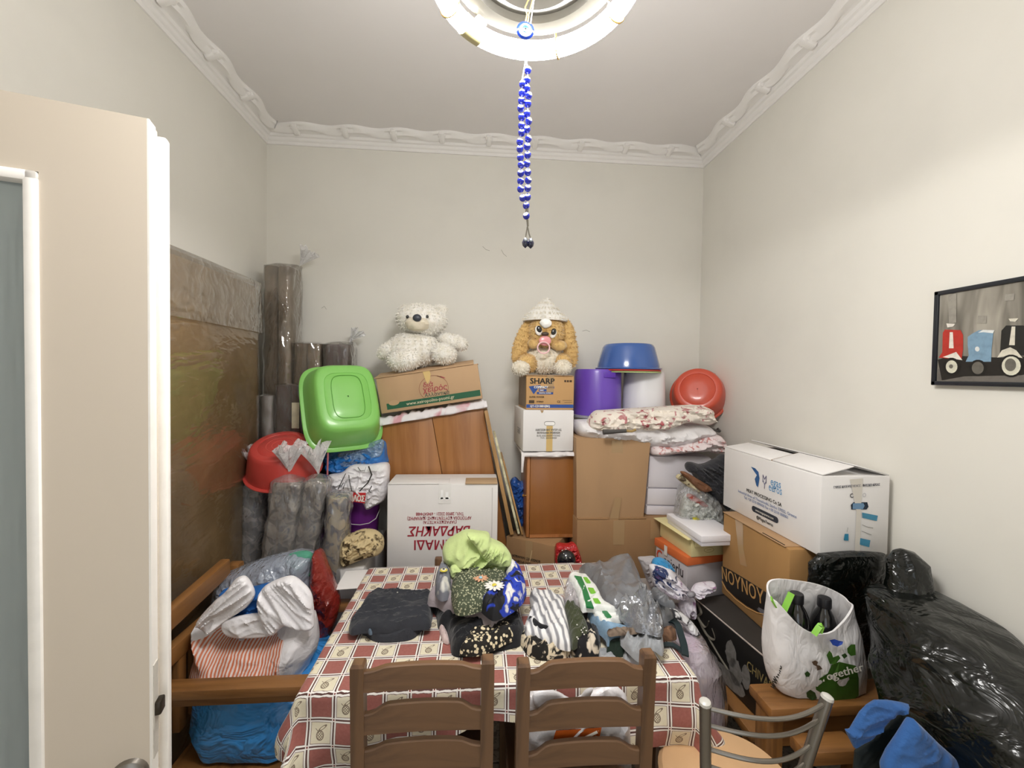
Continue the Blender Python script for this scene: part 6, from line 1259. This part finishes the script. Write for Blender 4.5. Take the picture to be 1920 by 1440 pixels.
cbag = standing([(1266, 995), (1270, 950), (1278, 912), (1300, 905), (1330, 925), (1348, 945), (1352, 985), (1348, 1010), (1325, 1012), (1290, 1000)], 2.02, .06, .08, .05, (.010, 22, 40, 2, 4))
ctb = thing('clear_bag', 'clear plastic bag of pale odds and ends on the flat white box', 'bag', tuple(PY(1310, 1005, 2.02)))
obj('film', cbag, film('clear_box_film', '#e9edee', .22, .08, .9, 24), ctb)
stf = spots('pale_odds', '#b9bbae', '#e9ebe4', 40, .5, .08, .5, coat=.3, bump=.5)
obj('contents', standing([(1273, 990), (1278, 950), (1290, 928), (1315, 935), (1342, 960), (1345, 1000), (1320, 1004), (1292, 994)], 2.02, .045, .06, .05, (.014, 34, 40, 2, 8)), stf, ctb)
obj('red_item', standing([(1288, 932), (1296, 926), (1325, 945), (1320, 950), (1300, 942)], 1.99, .02, .02, .01), mat('item_red', '#b8574a', .5), ctb); obj('yellow_item', standing([(1296, 968), (1302, 966), (1312, 974), (1306, 978), (1298, 976)], 1.98, .02, .01, .008), mat('item_yellow', '#d8cf3e', .4), ctb)
ug = 'folded umbrellas and bags on the clear bag'
bmu = solo('black_garment', standing([(1287, 874), (1294, 866), (1312, 870), (1326, 868), (1344, 860), (1362, 858), (1366, 950), (1352, 946), (1330, 935), (1315, 915), (1300, 890), (1290, 884)], 2.06, .05, .06, .04, (.010, 24, -35, 3, 4)), cot('black_nylon', '#2b2b30', .25), 'black nylon garment heaped behind the big white carton', 'garment')
def longfold(label, px, Y, mt, nm, cat, dx=(.035, .03)): return solo(nm, standing(px, Y, dx[0], dx[1], .02, (.005, 30, -32, 4, px[0][0]*.1)), mt, label, cat)
longfold('brown folded leather wallet-like case below the black garment', [(1277, 887), (1284, 884), (1308, 898), (1331, 913), (1325, 922), (1308, 918), (1290, 902)], 1.99, mat('brown_leather', '#7c5236', .5, var=.25, vs=14, coat=.1), 'leather_case', 'case')
longfold('cream patterned folded cloth sticking out under the brown leather case', [(1269, 894), (1276, 889), (1290, 900), (1310, 918), (1322, 925), (1314, 928), (1292, 914), (1272, 900)], 2.0, spots('cream_print', '#cfc4a0', '#5a4c36', 30, .58, .05, .8), 'cream_cloth', 'cloth')
# knotted floral bag
fbm = spots('navy_floral', '#eceaf0', '#2c3a66', 22, .56, .03, .8, c3='#8a5a86', thr3=.68); fbm2 = spots('lilac_floral', '#e4dfe8', '#9a6a98', 16, .56, .04, .7, coat=.2)
YK = 1.78; Z8 = lambda pts: [(1080+x/6, 1000+y/6) for x, y in pts]
fb_ = thing('knotted_bag', 'floral cloth bag gathered with a wire knot in front of the shoebox', 'bag', tuple(PY(1265, 1120, YK)))
obj('bag_body', standing(Z8([(835, 370), (930, 360), (1060, 400), (1170, 520), (1290, 660), (1250, 700), (1180, 720), (1060, 690), (960, 660), (880, 600), (845, 500)]), YK, .06, .05, .05, (.012, 22, -35, 2.5, 3)), fbm, fb_)
obj('gathers', standing(Z8([(1280, 660), (1180, 540), (1110, 560), (1120, 640), (1000, 640), (1060, 720), (1200, 745), (1290, 720)]), YK-.045, .025, .02, .03, (.010, 30, -40, 3, 7)), fbm2, fb_)
obj('bag_neck', standing(Z8([(1290, 690), (1330, 600), (1400, 560), (1550, 550), (1555, 620), (1480, 650), (1360, 720)]), YK-.03, .03, .03, .03, (.012, 28, 20, 2.5, 12)), fbm2, fb_)
obj('bag_skirt', standing(Z8([(1250, 720), (1330, 730), (1330, 940), (1250, 940), (1180, 900), (1160, 800)]), YK-.03, .03, .03, .03, (.010, 28, 80, 2.5, 22)), fbm2, fb_)
kn = PY(1296, 1114, YK-.07); obj('knot', G().ball(tuple(kn), .017, .015, .012, 14, wr=(.004, 60, 2)), mat('wire_knot', '#8d8a90', .4), fb_)
solo('blue_cloth', standing(Z8([(860, 350), (880, 290), (960, 275), (1050, 330), (1105, 420), (1000, 395), (930, 365)]), YK+.03, .04, .03, .03, (.008, 26, -30, 2.5, 4)), cot('cyan_cotton', '#3a92c8', .15), 'bright blue cloth peeping out behind the knotted floral bag', 'cloth')
solo('sheer_cloth', standing(Z8([(700, 275), (780, 262), (890, 265), (870, 380), (866, 650), (800, 540), (730, 360)]), 1.93, .03, .02, .02, (.006, 26, 60, 2.5, 9)), cot('sheer_grey', '#b7b2b4', .12), 'pale grey cloth between the grey garment bag and the floral bag', 'cloth')
solo('printed_cloth', standing(Z8([(1040, 880), (1100, 850), (1250, 940), (1370, 1080), (1380, 1160), (1290, 1140), (1180, 1010), (1060, 940)]), 1.50, .03, .03, .03, (.008, 26, -40, 2.5, 14)), spots('black_white_print', '#e4e4e6', '#2a2a30', 34, .56, .04, .85), 'white cloth with small black print between the table and the black carton', 'cloth')
# bed linen in clear plastic, between table and black carton
lb3 = thing('linen_pack', 'lilac bed linen in clear plastic between the table and the black carton', 'bed linen', (.815, 1.60, 0))
sec = [(.80, 1.60, 0, .085, .22), (.80, 1.60, .03, .10, .235), (.80, 1.60, .3, .105, .24), (.795, 1.60, .5, .10, .24), (.785, 1.60, .62, .085, .23), (.775, 1.60, .685, .05, .20), (.775, 1.60, .70, .01, .05)]
lil = spots('lilac_linen', '#d2bccf', '#e8e0e8', 7, .5, .14, .85, c3='#c9a4c2', thr3=.66, bump=.4)
sec2 = []
for i in range(len(sec)-1):
    for k in range(5): s = k/5; sec2.append(tuple(a_+(b_-a_)*s for a_, b_ in zip(sec[i], sec[i+1])))
sec2.append(sec[-1])
obj('linen', G().loft(sec2, 60, 3.2, wr=(.012, 8, 3)), lil, lb3); obj('plastic_cover', G().loft([(a_[0], a_[1], a_[2]+.004, a_[3]+.012, a_[4]+.012) for a_ in sec2], 72, 3.2, wr=(.010, 12, 9), cap0=False), CLEAR, lb3)
# tote with two dark bottles
YTt = 1.255; q_ = YTt/F
tw, nt, b, o = mk('tote_canvas'); b.inputs['Base Color'].default_value = hx('#e9e6e6'); b.inputs['Roughness'].default_value = .6
nt.links.new(bumpn(nt, mth(nt, 'ABSOLUTE', mth(nt, 'SUBTRACT', nz(nt, coords(nt, 'Object', (1, 1, .5), (0, .5, 0)), 20, 3, .5, .5), .5)), .7, .02), b.inputs['Normal'])
tote = thing('tote_bag', 'white printed tote bag holding two dark bottles on the armchair arm', 'bag', tuple(PY(1522, 1335, YTt)))
tz0 = .6535; tb0, tb1 = PY(1462, 1336, YTt), PY(1612, 1330, YTt); tt0, tt1 = PY(1441, 1122, YTt), PY(1589, 1150, YTt)
N_ = 64; secs = []; rg = []; uv = []
def tring(s, inn=0.0):
    x0_ = tb0.x+(tt0.x-tb0.x)*s-.036*math.sin(math.pi*s**.55)+inn; x1_ = tb1.x+(tt1.x-tb1.x)*s+.010*math.sin(math.pi*s)-inn; ring = []
    z_ = tz0+(tt0.z-tz0)*s; hd_ = .042+.018*math.sin(math.pi*min(1, s*1.2))-inn
    for k in range(N_):
        q = 2*math.pi*k/N_; c, si = math.cos(q), math.sin(q); e_ = 3.2
        x = (x0_+x1_)/2+(x1_-x0_)/2*math.copysign(abs(c)**(2/e_), c); y = YTt+hd_*math.copysign(abs(si)**(2/e_), si)
        fr = max(0, -si); xn = (x-(x0_+x1_)/2-.006)/(.5*(x1_-x0_)); dip = .098*fr**.7*max(0, 1-xn*xn)
        lift = .010*math.cos(q*2+2)-.012*xn+.03*max(0, si)**.6
        wv = .005*(1-2*abs(noise.noise(Vector((x*16, y*10, z_*9)))))
        ring.append((x, y-wv, tz0+(tt0.z-tz0-dip+lift)*s))
    return ring
lev = [0, .02, .08, .16, .24, .32, .4, .48, .56, .64, .72, .8, .86, .93, 1.0]
obj('canvas', G().rings([tring(s) for s in lev]+[tring(s, .005) for s in lev[::-1][:9]], cap1=False), tw, tote)
def tsurf(x, y):
    Y_ = YTt-.065
    for _ in range(4):
        p = PY(x, y, Y_); s = min(1, max(0, (p.z-tz0)/(tt0.z-tz0))); rg_ = tring(min(s, .8)); half = [q for q in rg_ if q[1] < YTt]
        half.sort(key=lambda q: abs(q[0]-p.x)); Y_ = half[0][1] if half else Y_
    return p
def ot(pts, mt, nm, d=.0):
    c_ = (sum(x for x, y in pts)/len(pts), sum(y for x, y in pts)/len(pts)); n_ = len(pts)
    q_ = [tsurf(*c_)]+[tsurf(*p_) for p_ in pts]+[tsurf((x+c_[0])/2, (y+c_[1])/2) for x, y in pts]
    q_ = [p_+Vector((0, -.004-abs(d), .001)) for p_ in q_]
    fs_ = [(0, n_+1+i, n_+1+(i+1) % n_) for i in range(n_)]+[(n_+1+i, 1+i, 1+(i+1) % n_, n_+1+(i+1) % n_) for i in range(n_)]
    return obj(nm, G().add(q_, fs_), mt, tote, False)
    ps = []
    return obj(nm, G().add(ps, [tuple(range(len(ps)))]), mt, tote, False)
Zt = lambda pts: [(1420+x*.1806, 1090+y*.1806) for x, y in pts]
tg = mat('tote_green', '#3f6a1e', .6, var=.3, vs=14); tg2 = mat('tote_dark_green', '#2b4a1a', .6, var=.2); tbl = mat('tote_blue', '#2f4fae', .6); tlime = mat('tote_lime', '#8ccc4a', .5)
ot(Zt([(640, 1000), (720, 950), (760, 860), (840, 830), (1010, 870), (1040, 1000), (1040, 1180), (960, 1240), (800, 1250), (700, 1180), (600, 1120), (590, 1060)]), tg, 'green_tree'); ot(Zt([(705, 760), (735, 712), (760, 740), (770, 800), (830, 760), (850, 790), (800, 850), (740, 850)]), tg, 'tree_top', .0006)
ot(Zt([(740, 605), (790, 595), (830, 610), (880, 620), (870, 650), (820, 672), (770, 655)]), tbl, 'blue_butterfly'); ot(Zt([(920, 690), (960, 650), (1005, 650), (1010, 760), (960, 770), (925, 735)]), tg, 'green_heart'); ot(Zt([(150, 850), (190, 808), (205, 820), (180, 850)]), tbl, 'blue_mark', -.004)
ot(Zt([(555, 830), (590, 815), (620, 830), (600, 860), (640, 870), (665, 905), (610, 920), (620, 885), (570, 860)]), mat('tote_brown', '#5a4636', .6), 'brown_figure'); ot(Zt([(480, 950), (510, 925), (540, 955), (525, 985), (495, 985)]), tg2, 'small_sprig'); ot(Zt([(500, 1150), (540, 1120), (590, 1150), (610, 1210), (560, 1230), (505, 1195)]), tg2, 'dark_leaf'); ot(Zt([(535, 1270), (580, 1240), (620, 1265), (600, 1300), (550, 1300)]), tg2, 'dark_spot'); ot(Zt([(860, 760), (900, 740), (925, 770), (890, 800)]), tg2, 'small_tree')
def tt_(s0, size, px, py, rot, mt, nm, d=.0, off=.007): A_, B_ = tsurf(px-14, py), tsurf(px+14, py); prints(tote, nm, mt, text(s0, size, face((A_+B_)/2, (B_-A_), FZ, off) @ RZ(rot), .012))
tt_('Together', .036, 1574, 1259, 16, INKW, 'together_lettering', .0008); tt_('www.lo', .030, 1460, 1266, 42, INK, 'web_lettering', -.006, .012)
obj('lime_strap', ribbon(spline([tuple(PY(x, y, YTt-.02)) for x, y in ((1446, 1122), (1458, 1140), (1465, 1152), (1476, 1130), (1484, 1112))], 16, False), .009, .002), tlime, tote); obj('lime_strap', ribbon(spline([tuple(PY(x, y, YTt-.065)) for x, y in ((1526, 1190), (1534, 1178), (1540, 1172), (1536, 1186))], 12, False), .008, .002), tlime, tote)
bot = mat('dark_bottle', '#0d0c0e', .12, coat=.7, spec=.6); capm = mat('bottle_cap_black', '#17161a', .4)
for px, lab in ((1494, 'dark plastic bottle in the tote, the one nearer the kraft carton'), (1546, 'dark plastic bottle in the tote, the one nearer the black bin bag')):
    pc_ = PY(px, 1112 if px < 1520 else 1120, YTt+.005); zt_ = pc_.z
    t = thing('bottle', lab, 'bottle', (pc_.x, YTt+.005, tz0+.008), 'dark bottles in the tote bag')
    obj('glass', G().lathe([(.0, 0), (.036, 0), (.0395, .01), (.0395, zt_-tz0-.12), (.0385, zt_-tz0-.098), (.034, zt_-tz0-.078), (.026, zt_-tz0-.058), (.0178, zt_-tz0-.044), (.0155, zt_-tz0-.03), (0, zt_-tz0-.03)], 28, T(pc_.x, YTt+.005, tz0+.008)), bot, t)
    obj('cap', G().lathe([(0, 0), (.0195, 0), (.0200, .004), (.0195, .026), (.018, .03), (0, .03)], 28, T(pc_.x, YTt+.005, zt_-.03)), capm, t)
# black bin bag
bin_, nt, b, o = mk('bin_bag'); v = coords(nt, 'Object', (1, .7, 1.2), (0, .6, .4)); b.inputs['Base Color'].default_value = hx('#0b0e0b'); b.inputs['Roughness'].default_value = .2; b.inputs['Specular IOR Level'].default_value = .55
h1 = mth(nt, 'ABSOLUTE', mth(nt, 'SUBTRACT', nz(nt, v, 5, 3, .45, .7), .5)); h2 = mth(nt, 'ABSOLUTE', mth(nt, 'SUBTRACT', nz(nt, v, 16, 3, .5, .7), .5))
nt.links.new(bumpn(nt, mth(nt, 'ADD', h1, mth(nt, 'MULTIPLY', h2, .35)), .9, .05), b.inputs['Normal'])
Zb = lambda pts: [(1280+x/3, 1020+y/3) for x, y in pts]
gb_ = thing('bin_bag', 'large shiny black bin bag slumped on the right-hand armchair', 'bag', (1.2, 1.0, .42))
secs = []
import itertools
prof = [(1.22, .88, .405, .13, .21), (1.23, .88, .44, .15, .225), (1.24, .88, .58, .16, .235), (1.25, .89, .70, .16, .235), (1.265, .92, .80, .15, .23), (1.285, .97, .88, .135, .22), (1.30, 1.04, .95, .12, .18), (1.31, 1.10, .985, .11, .13), (1.31, 1.14, 1.0, .09, .085), (1.31, 1.15, 1.01, .05, .05), (1.31, 1.15, 1.012, .01, .01)]
for i in range(len(prof)-1):
    for k in range(5): s = k/5; secs.append(tuple(a_+(b_-a_)*s for a_, b_ in zip(prof[i], prof[i+1])))
secs.append(prof[-1])
obj('sack', G().loft(secs, 90, 2.6, wr=(.020, 5.5, 4, 1.3)), bin_, gb_)
lobe = [(1.30, 1.345, .655, .08, .02), (1.295, 1.345, .68, .10, .026), (1.285, 1.345, .8, .125, .03), (1.275, 1.343, .92, .135, .03), (1.275, 1.34, 1.02, .14, .03), (1.28, 1.335, 1.052, .12, .025), (1.28, 1.335, 1.06, .02, .01)]
lob2 = []
for i in range(len(lobe)-1):
    for k in range(5): s = k/5; lob2.append(tuple(a_+(b_-a_)*s for a_, b_ in zip(lobe[i], lobe[i+1])))
obj('rear_bulge', G().loft(lob2+[lobe[-1]], 64, 2.4, wr=(.006, 9, 7, 1.2)), bin_, gb_)
kn = PX(1692, 1050, 1.345)
obj('tied_ear', G().loft([(kn.x-.02, kn.y-.04, .95, .07, .05), (kn.x-.01, kn.y-.03, 1.03, .065, .045), (kn.x-.01, kn.y-.02, 1.08, .055, .035), (kn.x-.02, kn.y-.02, 1.115, .035, .02), (kn.x-.025, kn.y-.02, 1.125, .005, .005)], 48, 2, wr=(.012, 18, 2)), bin_, gb_)
# blue fabric bag hanging at the front of that armchair
bf = cot('blue_canvas', '#2f5f9e', .2)
bfb = thing('blue_bag', 'blue fabric bag with a dark strap lying by the right-hand armchair', 'bag', tuple(PZ(1690, 1440, .68)))
Zc = lambda pts: [(1450+x*.1823, 1290+y*.1823) for x, y in pts]
obj('flap', standing(Zc([(740, 435), (800, 430), (830, 380), (900, 260), (980, 180), (1060, 130), (1200, 130), (1390, 165), (1340, 250), (1230, 260), (1100, 400), (1020, 510), (900, 580), (830, 615), (790, 540)]), .93, .012, .012, .014, (.004, 16, 40, 2, 3), smooth=False), bf, bfb)
obj('pocket', standing(Zc([(1130, 830), (1200, 680), (1310, 520), (1440, 315), (1520, 390), (1700, 570), (1960, 800), (2000, 1000), (1500, 1100), (1150, 1000)]), .88, .02, .03, .04, (.004, 12, 50, 2, 8), smooth=False), bf, bfb)
obj('strap', standing(Zc([(840, 650), (1020, 520), (1180, 380), (1300, 250), (1430, 320), (1310, 520), (1180, 720), (1100, 850), (820, 900)]), .945, .008, .008, .012, (.002, 16, 50, 2, 12), smooth=False), mat('navy_strap', '#0f1c1e', .7), bfb)
